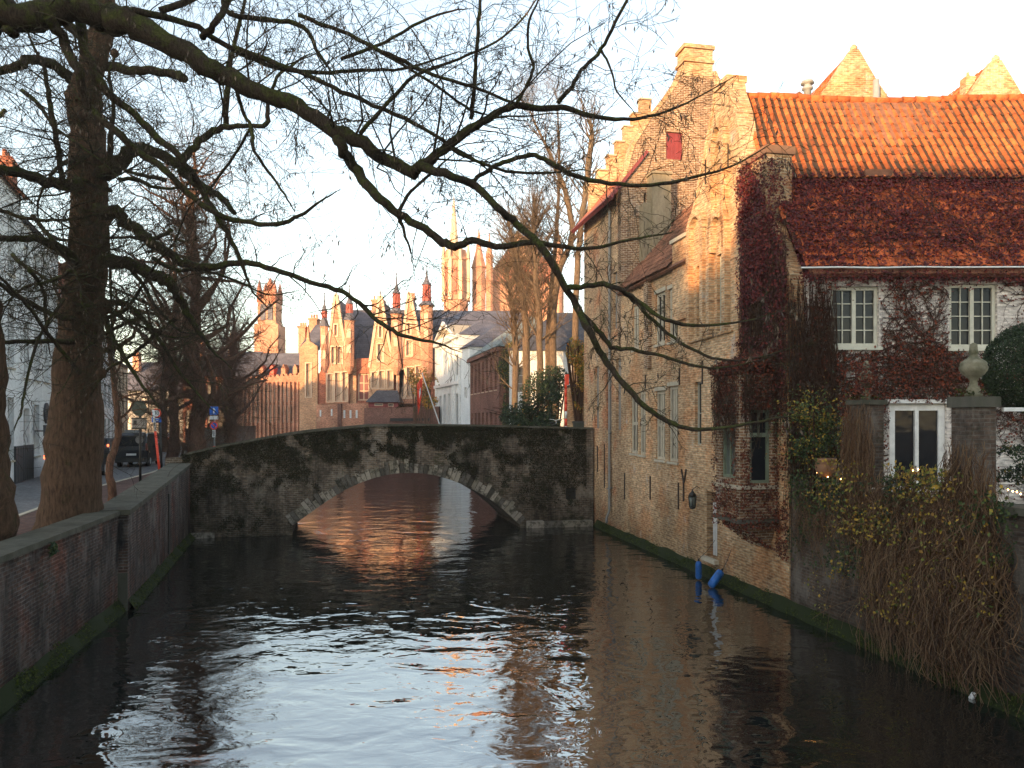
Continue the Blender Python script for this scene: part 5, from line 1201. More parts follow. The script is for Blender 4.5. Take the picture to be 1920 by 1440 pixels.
z = (790-786.5)*Y/F+EYE-gz; b = MB(); b.box(-.4, 0, -.1, -.085, z-.12, z+.1); b.build('blue_plate', M['sign_blue'], t, Mx); b = MB(); b.box(-.34,-.06,-.104,-.101,z+.02,z+.05); b.box(-.32,-.1,-.104,-.101,z-.06,z-.03); b.build('plate_lines', M['white_trim'], t, Mx)
Y = 30.2; pb_ = at(302, 892, Y); pt_ = at(287, 768, Y); pb_.z = 1.95; t = thing('marker_pole', pb_, 'leaning red pole with a white top beside the 30 sign', 'pole')
pm_ = pb_+(pt_-pb_)*.72; b = MB(); b.tube([pb_, pm_], [.05]*2, 8, cap=True); b.build('red_band', M['red_bright'], t, uv=False); b = MB(); b.tube([pm_, pt_], [.045]*2, 8, cap=True); b.build('white_band', M['white_trim'], t, uv=False)
Y = 42.0; t, Mx = signpost(402, 850, Y, 'blue one way arrow sign above a no parking disc on a banded post', 3.3, 0, 'grey_pipe', .05)
z = (790-770)*Y/F+EYE-gz; b = MB(); b.box(-.23, .23, -.08, -.06, z-.22, z+.22); b.build('arrow_sign', M['sign_blue'], t, Mx)
b = MB(); b.box(-.035, .035, -.09, -.083, z-.15, z+.04); b.plate([(-.1, z+.02), (.1, z+.02), (0, z+.16)], [], -.09, -.083); b.build('arrow', M['white_trim'], t, Mx)
z = (790-783)*Y/F+EYE-gz; b = MB(); b.box(-.23, .23, -.08, -.06, z-.1, z+.09); b.build('white_plate', M['white_trim'], t, Mx)
z = (790-798)*Y/F+EYE-gz; b = MB(); disc(b, 0, z, .22, -.08, -.06, 0, 20, .16); b.plate([(-.14,z+.1),(-.1,z+.14),(.14,z-.1),(.1,z-.14)][::-1], [], -.082, -.065); b.build('sign_ring', M['red_bright'], t, Mx); b = MB(); disc(b, 0, z, .159, -.076, -.062); b.build('sign_face', M['sign_blue'], t, Mx)
z = (790-813)*Y/F+EYE-gz; b = MB(); b.box(-.08, .08, -.08, -.06, z-.2, z+.2); b.build('small_plate', M['white_trim'], t, Mx); b = MB(); b.box(-.02, .02, -.09, -.083, z-.13, z+.13); b.build('plate_mark', M['black_iron'], t, Mx)
b = MB(); b.tube([Vector((0,0,.1)), Vector((0,0,1.25))], [.07]*2, 8, cap=True); b.build('red_band', M['red_bright'], t, Mx, uv=False)
# traffic cone
p = at(341, 852, 36); p.z = gz+.1; t = thing('traffic_cone', p, 'bright orange cone behind the bridge end near the tree', 'cone'); Mx = Matrix.Translation(p)
b = MB(); b.box(-.2,.2,-.2,.2,0,.04); b.lathe([(.15,.043),(.13,.3),(.10,.75),(.05,.8)], 12, (0,0,0)); b.build('cone_body', M['red_bright'], t, Mx, uv=False); b = MB(); b.lathe([(.135,.32),(.118,.5)], 12, (0,0,0)); b.build('white_band', M['white_trim'], t, Mx, uv=False)
# vehicles seen from behind
def vehicle(name, p, rz, lab, cat, W_, H_, L_, paint_, box=True):
    t = thing(name, p, lab, cat, rz=rz); Mx = WM[t.name]; h_ = W_/2; fl = .28
    b = MB()
    if box: prof = [(0,fl),(0,.95),(.06,H_*.62),(.22,H_*.93),(.4,H_),(L_*.62,H_),(L_*.78,H_*.62),(L_,H_*.52),(L_,fl)]
    else: prof = [(0,fl),(0,.9),(.15,H_*.68),(.8,H_*.97),(1.2,H_),(L_*.5,H_*.99),(L_*.7,H_*.66),(L_,H_*.55),(L_,fl)]
    secs = []
    for x_, k in ((-h_, .0), (-h_+.05, .06), (h_-.05, .06), (h_, .0)):
        secs.append([(x_*(1-.10*max(0, (z_-H_*.5)/H_)*2), y_+(.04 if k == 0 else 0), z_-(.05 if k == 0 else 0)) for y_, z_ in prof])
    b.v = [v for s_ in secs for v in s_]; n_ = len(prof)
    for i in range(3):
        for k in range(n_): b.f.append((i*n_+k, (i+1)*n_+k, (i+1)*n_+(k+1)%n_, i*n_+(k+1)%n_)); b.m.append(0); b.sm.append(False)
    b.f.append(tuple(range(n_))[::-1]); b.f.append(tuple(3*n_+k for k in range(n_))); b.m += [0,0]; b.sm += [False,False]
    b.build('body', paint_, t, Mx, uv=False)
    for x_ in (-h_+.1, h_-.1):
        for y_ in (.75, L_-.8):
            b = MB(); b.tube([Vector((x_-.1, y_, .32)), Vector((x_+.1, y_, .32))], [.32]*2, 18, cap=True); wo = b.build('wheel', M['tyre'], t, Mx, uv=False)
            b = MB(); b.tube([Vector((x_-.105, y_, .32)), Vector((x_+.105, y_, .32))], [.19]*2, 12, cap=True); b.build('rim', M['zinc'], wo, Mx, uv=False)
    y0_ = prof[1][0]; b = MB()
    a_, c_ = prof[2], prof[3]; a0_ = prof[1]
    def rp(f, x_, off=-.012):
        z_ = a0_[1]+(c_[1]-a0_[1])*f
        for i in range(1, 3):
            q0, q1 = prof[i], prof[i+1]
            if q0[1] <= z_ <= q1[1]: y_ = q0[0]+(q1[0]-q0[0])*(z_-q0[1])/(q1[1]-q0[1]); break
        else: y_ = c_[0]
        return (x_, y_+off, z_)
    b.add([rp(.28,-h_*.8), rp(.28,h_*.8), rp(.92,h_*.72), rp(.92,-h_*.72)], [(0,1,2,3)]); rw = b.build('rear_window', M['glass'], t, Mx, uv=False)
    for q in (-1, 1):
        b = MB(); b.box(q*h_-.1 if q > 0 else q*h_+.0, q*h_+.0 if q > 0 else q*h_+.1, -.03, .05, .95, 1.35 if box else 1.1); b.build('tail_light', M['tail_lamp'] if not box else M['red_paint'], t, Mx)
        b = MB(); b.box(q*(h_+.1)-.09, q*(h_+.1)+.09, L_*.66, L_*.66+.08, H_*.55, H_*.66); b.build('mirror', M['black_iron'], t, Mx)
    b = MB(); b.box(-h_+.03, h_-.03, -.07, .0, fl, .52); b.build('bumper', M['black_iron'], t, Mx)
    b = MB(); b.box(-.26, .26, -.02, -.002, .66, .77); b.build('number_plate', M['white_trim'], t, Mx)
    return t, Mx
p = at(246, 876, 43.8); t, Mx = vehicle('parked_van', (p.x, 43.8, gz+.005), radians(14), 'black van seen from behind on the cobbled street', 'van', 1.72, 1.92, 4.2, M['van_paint'])
b = MB(); disc(b, .42, 1.55, .22, -.02, -.01, 0, 16); b.v = [(x_, y_+.07, z_) for x_, y_, z_ in b.v]; b.build('window_sticker', M['grey_wall'], t, Mx)
b = MB(); b.box(-.5, .45, .6, 1.4, 1.925, 1.97); b.box(-.48,.42,.62,.66,1.97,2.12); b.build('roof_rack', M['zinc'], t, Mx)
p = at(205, 872, 50); t, Mx = vehicle('parked_car', (p.x-1.0, 50, gz+.005), radians(16), 'dark car with glowing tail lights parked beyond the bicycle', 'car', 1.75, 1.5, 4.1, M['dark_paint'], False)
p = at(157, 895, 31.5); t, Mx = vehicle('parked_car', (-19.6, 34.0, gz+.005), radians(16), 'dark car mostly hidden between the two big tree trunks', 'car', 1.75, 1.5, 4.1, M['van_paint'], False)
p = at(280, 820, 75); t, Mx = vehicle('parked_car', (-32.0, 70, gz+.005), radians(16), 'pale small car far down the street beside the brick building', 'car', 1.75, 1.5, 4.1, M['zinc'], False)
# red brown bollard between the trunks and bench
p = at(165, 943, 24); 
# two people by the rubble wall
def person(p, lab, coat, h_=1.72, rz=0):
    t = thing('person', p, lab, 'person', rz=rz); Mx = WM[t.name]
    bm_v = [(0,0,.92),(0,0,1.2),(0,0,1.42),(0,0,1.5),(0,.01,1.62),(.17,0,1.42),(.23,.02,1.12),(.2,-.1,.9),(.19,-.14,.82),(-.17,0,1.42),(-.23,.02,1.12),(-.2,-.1,.9),(-.19,-.14,.82),(.1,0,.88),(.11,-.02,.5),(.11,.02,.08),(.12,-.12,.04),(-.1,0,.88),(-.11,-.02,.5),(-.11,.02,.08),(-.12,-.12,.04)]
    ed = [(0,1),(1,2),(2,3),(3,4),(2,5),(5,6),(6,7),(7,8),(2,9),(9,10),(10,11),(11,12),(0,13),(13,14),(14,15),(15,16),(0,17),(17,18),(18,19),(19,20)]
    rad = [.15,.15,.13,.06,.105,.07,.055,.045,.04,.07,.055,.045,.04,.09,.07,.05,.05,.09,.07,.05,.05]
    me = bpy.data.meshes.new('body'); me.from_pydata(bm_v, ed, []); o = bpy.data.objects.new('body', me); place(o, t, Mx)
    md = o.modifiers.new('skin', 'SKIN'); o.modifiers.new('sub', 'SUBSURF').levels = 1; o.modifiers['sub'].render_levels = 2
    for v, r_ in zip(me.skin_vertices[0].data if me.skin_vertices else [], rad): v.radius = (r_, r_)
    if me.skin_vertices: me.skin_vertices[0].data[0].use_root = True
    me.materials.append(coat)
    b = MB(); b.lathe([(.03,1.52),(.085,1.56),(.1,1.64),(.085,1.71),(.03,1.745)], 12, (0,0,0), sy=1.05); b.build('head', M['skin'], t, Mx, uv=False)
    b = MB(); b.lathe([(.108,1.62),(.108,1.68),(.09,1.74),(.03,1.765)], 12, (0,.015,0)); b.build('hair', M['black_iron'], t, Mx, uv=False)
pA = at(426, 800, 58); person(Vector((pA.x-1.2, 58, 2.9)), 'person in a dark coat behind the rubble wall, on the left of the pair', M['dark_paint'], rz=.4)
person(Vector((pA.x-.3, 58.6, 2.9)), 'person in black clothing behind the rubble wall, on the right of the pair', M['van_paint'], rz=-.5)
b = MB(); b.box(pA.x-3, pA.x+1.0, 57, 60, 1.9, 2.9); b.build('raised_pavement', M['stone_dark'], kind='structure')

# ------------------------------------------------------------------ unseen houses added behind the viewpoint, heights set for the shade they throw
def shade_house(x0, x1, Y, eave, ridge, lab):
    gable_house('town_house', Matrix.Translation((x1, Y, 0)) @ Matrix.Rotation(pi, 4, 'Z'), x1-x0, 10, eave, ridge, lab, M['brick_gold'], M['tile_far'], wgrid(0, x1-x0, 2.5, eave, max(2, int((x1-x0)/3)), 3, 1.1, 1.8), M['white_trim'], M['glass'], group='unseen shade houses added behind the viewpoint')
for x0_, x1_, ev, rg, lab in SHADE: shade_house(x0_, x1_, -26, ev, rg, lab)
# ------------------------------------------------------------------ trees
def smooth_path(P, R_, sub=4, jit=.0, rng=R):
    Q = [P[0]*2-P[1]]+P+[P[-1]*2-P[-2]]; out = []; rad = []
    for i in range(1, len(Q)-2):
        L_ = (Q[i+1]-Q[i]).length
        for k in range(sub):
            t = k/sub; p = .5*((2*Q[i])+(-Q[i-1]+Q[i+1])*t+(2*Q[i-1]-5*Q[i]+4*Q[i+1]-Q[i+2])*t*t+(-Q[i-1]+3*Q[i]-3*Q[i+1]+Q[i+2])*t**3)
            r_ = R_[i-1]*(1-t)+R_[i]*t
            if jit and (i > 1 or k > 0): p = p+Vector((rng.gauss(0,1), rng.gauss(0,1), rng.gauss(0,1)))*jit*r_; r_ *= rng.uniform(.93, 1.08)
            out.append(p); rad.append(r_)
    out.append(P[-1]); rad.append(R_[-1]); return out, rad
def limb_px(b, pts, Y0, Y1, sub=4, jit=.22, n=8, rng=R, wob=.0, rmin=.004):
    m = len(pts); P = []; Rr_ = []
    for i, (px, py, r_) in enumerate(pts):
        Y = Y0+(Y1-Y0)*i/(m-1)+rng.gauss(0, wob); P.append(at(px, py, Y)); Rr_.append(max(rmin, r_*Y/F))
    if Rr_[-1] < .05:
        dd = (P[-1]-P[-2]).normalized(); l_ = max(.2, Rr_[-1]*22); q_ = P[-1]
        for k in (1, 2): dd = (dd+Vector((rng.gauss(0,.2), rng.gauss(0,.2), rng.gauss(0,.2)))).normalized(); q_ = q_+dd*l_*.5; P.append(q_); Rr_.append(Rr_[m-1]*(.55, .12)[k-1]+.002)
    P, Rr_ = smooth_path(P, Rr_, sub, jit, rng); b.tube(P, Rr_, n, cap=True); return P, Rr_
def twig(b, pods, p, d, L_, r0, lvl, rng, droop=.0, kids=5, sides=4, spread=.8, podp=.25, rk=.55, wob=.22):
    nseg = 5 if L_ > .35 else 3; pts = [p]; rad = [r0]; d = d.normalized(); st = L_/nseg
    for i in range(nseg):
        d = (d+Vector((rng.gauss(0,wob), rng.gauss(0,wob), rng.gauss(0,wob)-droop*.25))).normalized(); pts.append(pts[-1]+d*st); rad.append(max(.0036, r0*(1-.8*(i+1)/nseg)))
    b.tube(pts, rad, sides if lvl > 0 else 3)
    if lvl > 0:
        for k in range(kids):
            f = rng.uniform(.15, .98)*nseg; i = min(int(f), nseg-1); q = pts[i].lerp(pts[i+1], f-i); dd = (pts[i+1]-pts[i]).normalized()
            side = dd.cross(Vector((rng.gauss(0,1), rng.gauss(0,1), rng.gauss(0,1)))); 
            if side.length < .01: continue
            side.normalize()
            nd = dd*rng.uniform(.5, 1.0)+side*spread*rng.uniform(.6, 1.2)
            twig(b, pods, q, nd, L_*rng.uniform(.3, .62), rad[i]*rk, lvl-1, rng, droop, max(2, kids-1), 3, spread, podp, rk, wob)
    elif pods is not None and rng.random() < podp:
        for k in range(rng.randint(1, 3)):
            q = pts[rng.randint(1, nseg)]; l_ = rng.uniform(.05, .11); w_ = l_*.13; a_ = rng.uniform(0, 3.14); u_ = Vector((cos(a_)*w_, sin(a_)*w_, 0)); dn_ = Vector((rng.gauss(0,.25), rng.gauss(0,.25), -1)).normalized()*l_
            pods.add([tuple(q), tuple(q+dn_*.5+u_), tuple(q+dn_), tuple(q+dn_*.5-u_)], [(0,1,2,3)])
def sprout(b, pods, P, Rr_, per_m, lmin, lmax, lvl, rng, droop=0, up=.15, kids=5, f0=0.0, f1=1.0, rs=.4, spread=.8, podp=.25, side_out=1.0, rmax=.03, wob=.22):
    n_ = len(P); 
    for i in range(int(n_*f0), min(n_-1, int(n_*f1))):
        L_ = (P[i+1]-P[i]).length; e = L_*per_m; c_ = int(e)+(1 if rng.random() < e-int(e) else 0)
        for _ in range(c_):
            t = rng.random(); q = P[i].lerp(P[i+1], t); d = (P[i+1]-P[i]).normalized()
            s_ = d.cross(Vector((rng.gauss(0,1), rng.gauss(0,1), rng.gauss(0,1)))).normalized()
            nd = d*rng.uniform(.2, .9)+s_*side_out+Vector((0,0,up))
            twig(b, pods, q+s_*Rr_[i]*.5, nd, rng.uniform(lmin, lmax), min(rmax, max(.005, Rr_[i]*rs)), lvl, rng, droop, kids, 4, spread, podp, wob=wob)
def limbchain(b, lim):  # convenience
    pass
# --- the great overhanging tree whose trunk stands at the left edge
rg = random.Random(21)
t0 = thing('linden_tree', (-10.2, 15.2, gz), 'huge leaning bare tree at the left edge whose mossy limb crosses the whole sky', 'tree', 'bare linden trees along the quay')
tb = MB(); lb = MB(); tw = MB(); pod = MB()
TP, TR = limb_px(tb, [(-26,1060,56),(-26,1000,50),(-28,900,44),(-34,780,40),(-36,660,38),(-60,520,42),(-110,350,42),(-140,180,40),(-120,60,38),(-60,15,34)], 15.2, 12.2, 5, .06, 14, rg)
lims = []
def L0(pts, Y0, Y1, **k): pts = [(q[0], q[1], q[2]*.86) for q in pts]; r_ = limb_px(lb, pts, Y0, Y1, rng=rg, wob=k.pop('wob', .12), **k); lims.append(r_); return r_
main = L0([(-60,15,34),(20,28,30),(110,24,30),(190,30,28),(250,48,27),(330,88,22),(400,135,20),(470,165,18.5),(540,195,17),(610,232,15.5),(680,270,14),(730,303,13),(772,320,13),(802,304,11.5),(840,272,10),(880,242,9),(925,216,8),(965,200,7),(1030,203,6.5),(1060,203,6),(1110,218,5),(1170,224,4),(1230,215,3),(1290,192,2),(1365,150,1)], 12.2, 11.6, n=12, wob=.05)
c2_ = L0([(790,312,11),(845,330,8.5),(882,343,8.5),(930,385,8),(970,420,8),(1010,457,8),(1050,520,8),(1080,572,8),(1105,620,7.5),(1130,668,7),(1165,716,6.5),(1210,762,6),(1262,795,5),(1312,805,4.5),(1390,797,3.5),(1450,785,2.5),(1505,778,1.2)], 11.8, 10.6)
L0([(632,250,12),(640,275,12),(662,312,11.5),(690,347,11),(718,380,10),(748,402,9),(797,430,9),(830,452,9),(853,463,8.5),(885,452,7.5),(930,463,7),(960,460,6.5),(1005,454,5.5),(1060,463,5),(1110,466,4),(1180,450,3),(1250,438,1.5)], 12.0, 11.2)
L0([(748,402,7),(752,418,4)], 11.9, 11.8)
L0([(1062,540,7),(1095,537,6),(1130,533,6),(1160,541,5.5),(1190,560,5),(1230,590,4.5),(1268,606,4),(1330,610,3),(1400,602,2.2),(1450,588,1)], 11.2, 10.7)
L0([(1178,552,4.5),(1215,592,4),(1262,633,3.6),(1310,661,3.2),(1345,673,3),(1400,675,2),(1475,655,1)], 11.2, 10.4)
L0([(1085,580,5.5),(1120,618,5.5),(1147,651,5),(1185,655,4.5),(1242,668,3.6),(1311,688,3),(1365,688,2),(1420,676,1)], 11.2, 10.5)
L0([(880,343,5),(900,330,5),(930,310,5),(960,299,5),(1003,290,5),(1040,312,5.5),(1092,333,5),(1160,347,4.5),(1240,345,4),(1310,330,3),(1380,308,2),(1445,270,1)], 11.9, 11.2)
L0([(870,700,1),(850,700,1)], 12, 12) if False else None
L0([(1046,193,5),(1072,162,4.5),(1098,124,4),(1127,93,4),(1153,43,3.5),(1180,-10,3),(1200,-60,2)], 11.7, 11.0)
L0([(1127,93,3),(1146,130,2.4),(1156,170,2),(1185,205,1)], 11.5, 11.2)
L0([(883,222,5),(888,180,4.5),(893,110,4.2),(898,40,4),(902,-30,3.6),(905,-100,3)], 11.8, 11.4)
L0([(966,197,4),(985,165,3.6),(1000,128,3.4),(990,90,3),(992,40,2.6),(1010,0,2),(1030,-50,1.5)], 11.7, 11.2)
L0([(560,28,5),(640,60,4.8),(700,88,4.5),(760,118,4.5),(830,146,4),(900,168,3.5),(960,193,3)], 12.0, 11.7)
L0([(440,90,7),(520,120,6),(600,150,5),(640,172,5),(700,196,4.5),(760,222,4.5),(820,256,4),(860,287,3.6),(950,321,3.2),(1030,324,2.8),(1090,318,1.5)], 12.3, 11.6)
L0([(676,250,5),(730,190,4.2),(780,142,3.6),(860,110,3),(930,78,2.5),(980,35,2),(1010,-10,1.5)], 12.0, 12.6)
L0([(417,-20,6),(430,25,6),(510,37,5.5),(567,50,5),(600,103,4)], 12.8, 12.9)
L0([(380,70,8),(405,40,7),(425,5,6.5),(440,-40,5)], 12.3, 12.4)
L0([(90,30,12),(120,80,11),(146,135,9.5),(165,195,8.5),(215,245,8),(262,284,7.5),(310,318,7),(350,360,6.5),(400,396,6),(450,414,5.5),(520,420,5),(560,405,4),(600,378,2.5)], 12.2, 12.6)
L0([(150,40,11),(160,100,9),(200,170,8.5),(250,212,8),(300,262,8),(338,298,7.5),(375,350,7),(405,400,6.5),(430,445,5.5),(452,490,4),(470,540,2.5)], 12.2, 13.0)
L0([(441,160,4.5),(455,208,4),(470,238,4),(478,284,3.6),(510,330,3),(540,375,2)], 12.2, 11.9)
L0([(250,20,9),(350,42,7),(430,90,6),(520,128,5),(600,136,4.5),(680,132,4),(760,128,3),(850,100,1.5)], 12.2, 13.2)
L0([(0,40,14),(-20,110,10),(-30,170,7)], 12.2, 11.8)
L0([(40,30,10),(20,60,12),(14,42,6)], 12.2, 12.0)
L0([(300,20,8),(380,-10,7),(470,-40,6)], 12.2, 12.6)
L0([(470,240,3),(440,290,3),(400,345,3),(380,370,2)], 12.1, 12.6)
L0([(640,330,3),(690,300,2.6),(790,285,2.2),(870,270,1.5)], 12.0, 11.8) if False else None
L0([(745,400,4),(770,360,3.5),(810,325,3)], 11.9, 11.9)
L0([(700,90,3.5),(770,130,3),(830,170,3),(880,205,3)], 12.4, 12.2)
L0([(640,110,4),(720,80,3.5),(790,40,3),(850,20,2)], 12.6, 12.9)
for i, (P_, Rr_) in enumerate(lims):
    big = i == 0
    sprout(tw, pod, P_, Rr_, 5.0 if big else (4.6 if i not in (1,2,4,5,6) else 3.4), .3, 1.35 if i not in (1,4,5,6) else .55, 2, rg, droop=.12, up=.12, kids=4, f0=.12 if big else .05, rmax=.009, rs=.26, podp=.22)
# extra secondary branches in the upper left
for i in range(55):
    k = rg.randrange(0, int(len(main[0])*.62)); q = main[0][k]; d = Vector((rg.uniform(-.2,1), rg.gauss(0,.6), rg.uniform(-.25,.9)))
    twig(tw, pod, q, d, rg.uniform(1.2, 2.8), rg.uniform(.010,.022), 3, rg, .05, 4, 5, .8, .2)
tb.build('trunk', M['bark_big'], t0, uv=False); lb.build('limbs', M['bark_moss'], t0, uv=False)
tw.build('crown', M['bark_twig'], t0, uv=False); pod.build('seed_bracts', M['pod'], t0, uv=False)

# --- the big trunk on the quay
rg = random.Random(33)
t1 = thing('linden_tree', (-10.4, 18.2, gz), 'massive dark tree trunk on the quay, the thickest one in the picture', 'tree', 'bare linden trees along the quay')
tb = MB(); lb = MB(); tw = MB(); pod = MB()
limb_px(tb, [(126,1040,72),(128,1010,66),(132,960,56),(136,890,50),(141,800,46),(146,700,41),(151,620,37),(157,560,35),(161,520,33),(163,480,31),(166,430,32),(168,380,33),(165,330,35),(165,280,33),(162,230,29),(158,200,31),(158,185,32),(165,150,24),(178,100,23),(190,60,21),(195,10,20),(190,-60,16),(200,-160,11),(190,-260,5)], 18.3, 16.6, 3, .035, 18, rg)
lims = []
def L1_(pts, Y0, Y1, **k): pts = [(q[0], q[1], q[2]*.9) for q in pts]; lims.append(limb_px(lb, pts, Y0, Y1, rng=rg, wob=.12, **k)); return lims[-1]
L1_([(190,485,15),(225,492,13),(260,503,12.5),(300,520,12),(322,535,11),(338,560,9),(352,590,7),(372,620,5),(400,660,3)], 17.1, 17)
L1_([(185,392,15),(215,405,14),(245,425,12),(280,452,11),(310,470,9),(350,497,8),(400,500,7),(440,493,6),(485,497,6),(545,517,5.5),(615,537,5.2),(652,552,5),(690,584,5),(727,615,4.5),(765,632,4),(822,644,2.5)], 17.1, 13.5)
L1_([(185,335,15),(208,318,16),(232,292,15),(262,278,12),(300,292,11),(335,310,11),(352,330,10),(385,352,9),(415,372,7),(440,400,5)], 17.1, 17)
L1_([(335,310,9),(352,290,8),(380,258,8),(405,244,7.5),(430,238,6),(465,236,5),(500,232,5),(503,195,4),(520,145,3.5),(545,125,3)], 17.7, 17.2)
L1_([(424,236,6),(424,190,6),(430,130,5),(445,60,4),(460,0,3)], 18.0, 17)
L1_([(150,345,12),(110,345,12),(60,330,11),(20,318,10),(-40,322,9),(-110,300,7)], 17.1, 15)
L1_([(148,500,12),(118,470,10),(80,452,8),(40,448,7),(0,446,6),(-60,430,5)], 17.1, 15.5)
L1_([(145,170,12),(125,140,11),(100,120,10.5),(60,112,10),(25,128,9),(0,132,8),(-40,150,6)], 17.1, 15.5)
L1_([(200,125,10),(240,132,9),(290,135,9),(330,140,8.5),(345,147,9)], 17.3, 16.4)
L1_([(118,345,6),(112,300,6),(100,230,6),(90,170,5),(80,120,4)], 15.7, 15.5)
L1_([(170,70,12),(130,50,10),(118,10,8),(90,-60,6)], 17.2, 16)
L1_([(205,318,6),(208,260,5.5),(212,200,4),(205,140,3)], 17.1, 16.2) 
L1_([(190,565,8),(230,570,6),(260,590,5),(300,640,4),(340,700,3),(390,760,1.5)], 17.1, 17)
L1_([(195,590,6),(215,640,5),(250,700,4),(285,745,2)], 17.1, 15.4)
L1_([(140,600,7),(100,590,5.5),(40,560,5),(-20,520,4)], 15.8, 14.5)
L1_([(140,640,6),(90,640,5),(40,640,4.5),(0,645,4)], 15.8, 14.5)
L1_([(150,700,4),(100,640,4),(50,570,3.5),(0,520,3)], 15.2, 13)
L1_([(120,560,3.5),(70,640,3),(45,740,2.5),(40,775,2)], 14.8, 14)
L1_([(200,400,3),(205,480,3),(208,560,2.6),(212,640,2)], 17.7, 16.8)
rx = random.Random(91)
for i in range(20):
    x0_, y0_ = rx.uniform(-20, 330), rx.uniform(120, 620); a_ = rx.uniform(-.5, .9) if rx.random() < .6 else rx.uniform(2.2, 3.6); L__ = rx.uniform(150, 330); pts = []
    for j in range(7): pts.append((x0_, y0_, 4.6*(1-j/7.5))); x0_ += cos(a_)*L__/6; y0_ += sin(a_)*L__/6; a_ += rx.gauss(0, .28)-.03
    L1_(pts, rx.uniform(14.5, 18), rx.uniform(14, 19))
for i, (P_, Rr_) in enumerate(lims):
    sprout(tw, pod, P_, Rr_, 3.6, .5, 2.0, 2, rg, droop=.05, up=.1, kids=4, f0=.1, rmax=.014, rs=.3, podp=.08)
for i in range(80):      # shoots from the trunk, many drooping towards the viewer
    z_ = rg.uniform(-80, 640); q = at(160+rg.uniform(-30,35), z_, 15.7); d = Vector((rg.uniform(-1.2,1.2), rg.uniform(-.8,.3), rg.uniform(-.35,.5)))
    twig(tw, pod, q, d, rg.uniform(1.0, 2.8), rg.uniform(.010,.024), 3, rg, .08, 5, 5, .75, .05)
b = MB()
for (px, py, r_) in ((192,575,17),(150,215,14),(215,100,8),(128,505,14),(190,700,10)): 
    p = at(px, py, 15.95); rr_ = r_*16/F; tb.lathe([(rr_*.2,-rr_*1.1),(rr_*.8,-rr_*.6),(rr_,0),(rr_*.75,rr_*.7),(rr_*.2,rr_*1.1)], 10, tuple(p))
tb.build('trunk', M['bark_big'], t1, uv=False); lb.build('limbs', M['bark_moss'], t1, uv=False); tw.build('crown', M['bark_twig'], t1, uv=False); pod.build('seed_bracts', M['pod'], t1, uv=False)

def simple_tree(label, px, base_z, Y, r_px, top_py, lean=0, nl=16, l0=(1.5,3.0), seed=1, mat='bark_brown', twm='bark_brown', lo=.3, lvl=3, kids=5, up=.35, shoots=0, rt=.012, group='bare linden trees along the quay', name='linden_tree', knobs=True):
    rg = random.Random(seed); X = (px-960)*Y/F; zt_ = EYE+(HZ-top_py)*Y/F; r0 = r_px*Y/F
    t = thing(name, (X, Y, base_z), label, 'tree', group); tb = MB(); tw = MB()
    n_ = 9; P = []; Rr_ = []
    for i in range(n_+1):
        f = i/n_; P.append(Vector((X+lean*f+rg.gauss(0,.1)*(i > 0), Y+rg.gauss(0,.1)*(i > 0), base_z-.3+(zt_-base_z)*f))); Rr_.append(r0*(1.35 if i == 0 else 1)*(1-f)**.7*1.0+.02)
    P, Rr_ = smooth_path(P, Rr_, 4, .08 if knobs else .03, rg); tb.tube(P, Rr_, 12)
    H_ = zt_-base_z
    for i in range(nl):
        f = lo+(1-lo)*(i+rg.random())/nl; k = min(len(P)-2, int(f*(len(P)-1))); a_ = rg.uniform(0, 2*pi); d = Vector((cos(a_), sin(a_), rg.uniform(.05, up*2.4)))
        ll = rg.uniform(*l0)*(.75+.5*sin(pi*min(1, f*1.1))-.25*f); pts = [P[k]]; rad = [Rr_[k]*.5]; dd = d.normalized()
        for s_ in range(5): dd = (dd+Vector((rg.gauss(0,.3), rg.gauss(0,.3), rg.gauss(0,.22)+up*.45))).normalized(); pts.append(pts[-1]+dd*ll/5); rad.append(max(.01, Rr_[k]*.5*(1-.75*(s_+1)/5)))
        tb.tube(pts, rad, 6)
        sprout(tw, None, pts, rad, kids, .5, 1.5, lvl-1, rg, 0, up*.6, kids, 0.05, 1, .4, .8, 0, rmax=rt*1.3)
    for i in range(shoots):
        f = rg.uniform(.06, .8); k = min(len(P)-2, int(f*(len(P)-1))); a_ = rg.uniform(0, 2*pi)
        twig(tw, None, P[k], Vector((cos(a_), sin(a_), rg.uniform(-.3, .7))), rg.uniform(.8, 2.4), rt, 2, rg, 0, 6, 4, .8, 0)
    tb.build('trunk', M[mat], t, uv=False); tw.build('crown', M[twm], t, uv=False); return t
simple_tree('second slimmer dark trunk standing just behind the thickest one on the quay', 169, gz, 20, 18, 250, 0, 8, (1.2,2.2), 4, 'bark_big', 'bark_twig', .45, 3, 3)
simple_tree('thin young tree between the trunks and the round sign back', 213, gz, 24, 6.5, 520, 0, 12, (1.0,2.0), 5, 'bark_brown', 'bark_brown', .35, 2, 3)
simple_tree('bushy brown street tree thick with twigs behind the left end of the bridge', 372, gz, 44, 15, 250, -.3, 60, (3.4,6.2), 6, 'bark_brown', 'bark_brown', .16, 3, 4, .30, 500, .018)
simple_tree('twiggy street tree just left of the bushy one', 322, gz, 55, 9, 420, .2, 30, (2.4,5.0), 8, 'bark_brown', 'bark_brown', .2, 3, 4, .30, 250, .02)
simple_tree('low spreading street tree right of the bushy one, beside the brick hall', 430, 3.0, 58, 8, 560, .4, 34, (3.0,6.2), 9, 'bark_brown', 'bark_brown', .15, 3, 4, .34, 400, .02)
simple_tree('small bare tree far down the street beside the traffic cone', 308, gz, 66, 7, 560, 0, 16, (1.5,3.2), 10, 'bark_brown', 'bark_brown', .25, 3, 4, .3, 250, .026)
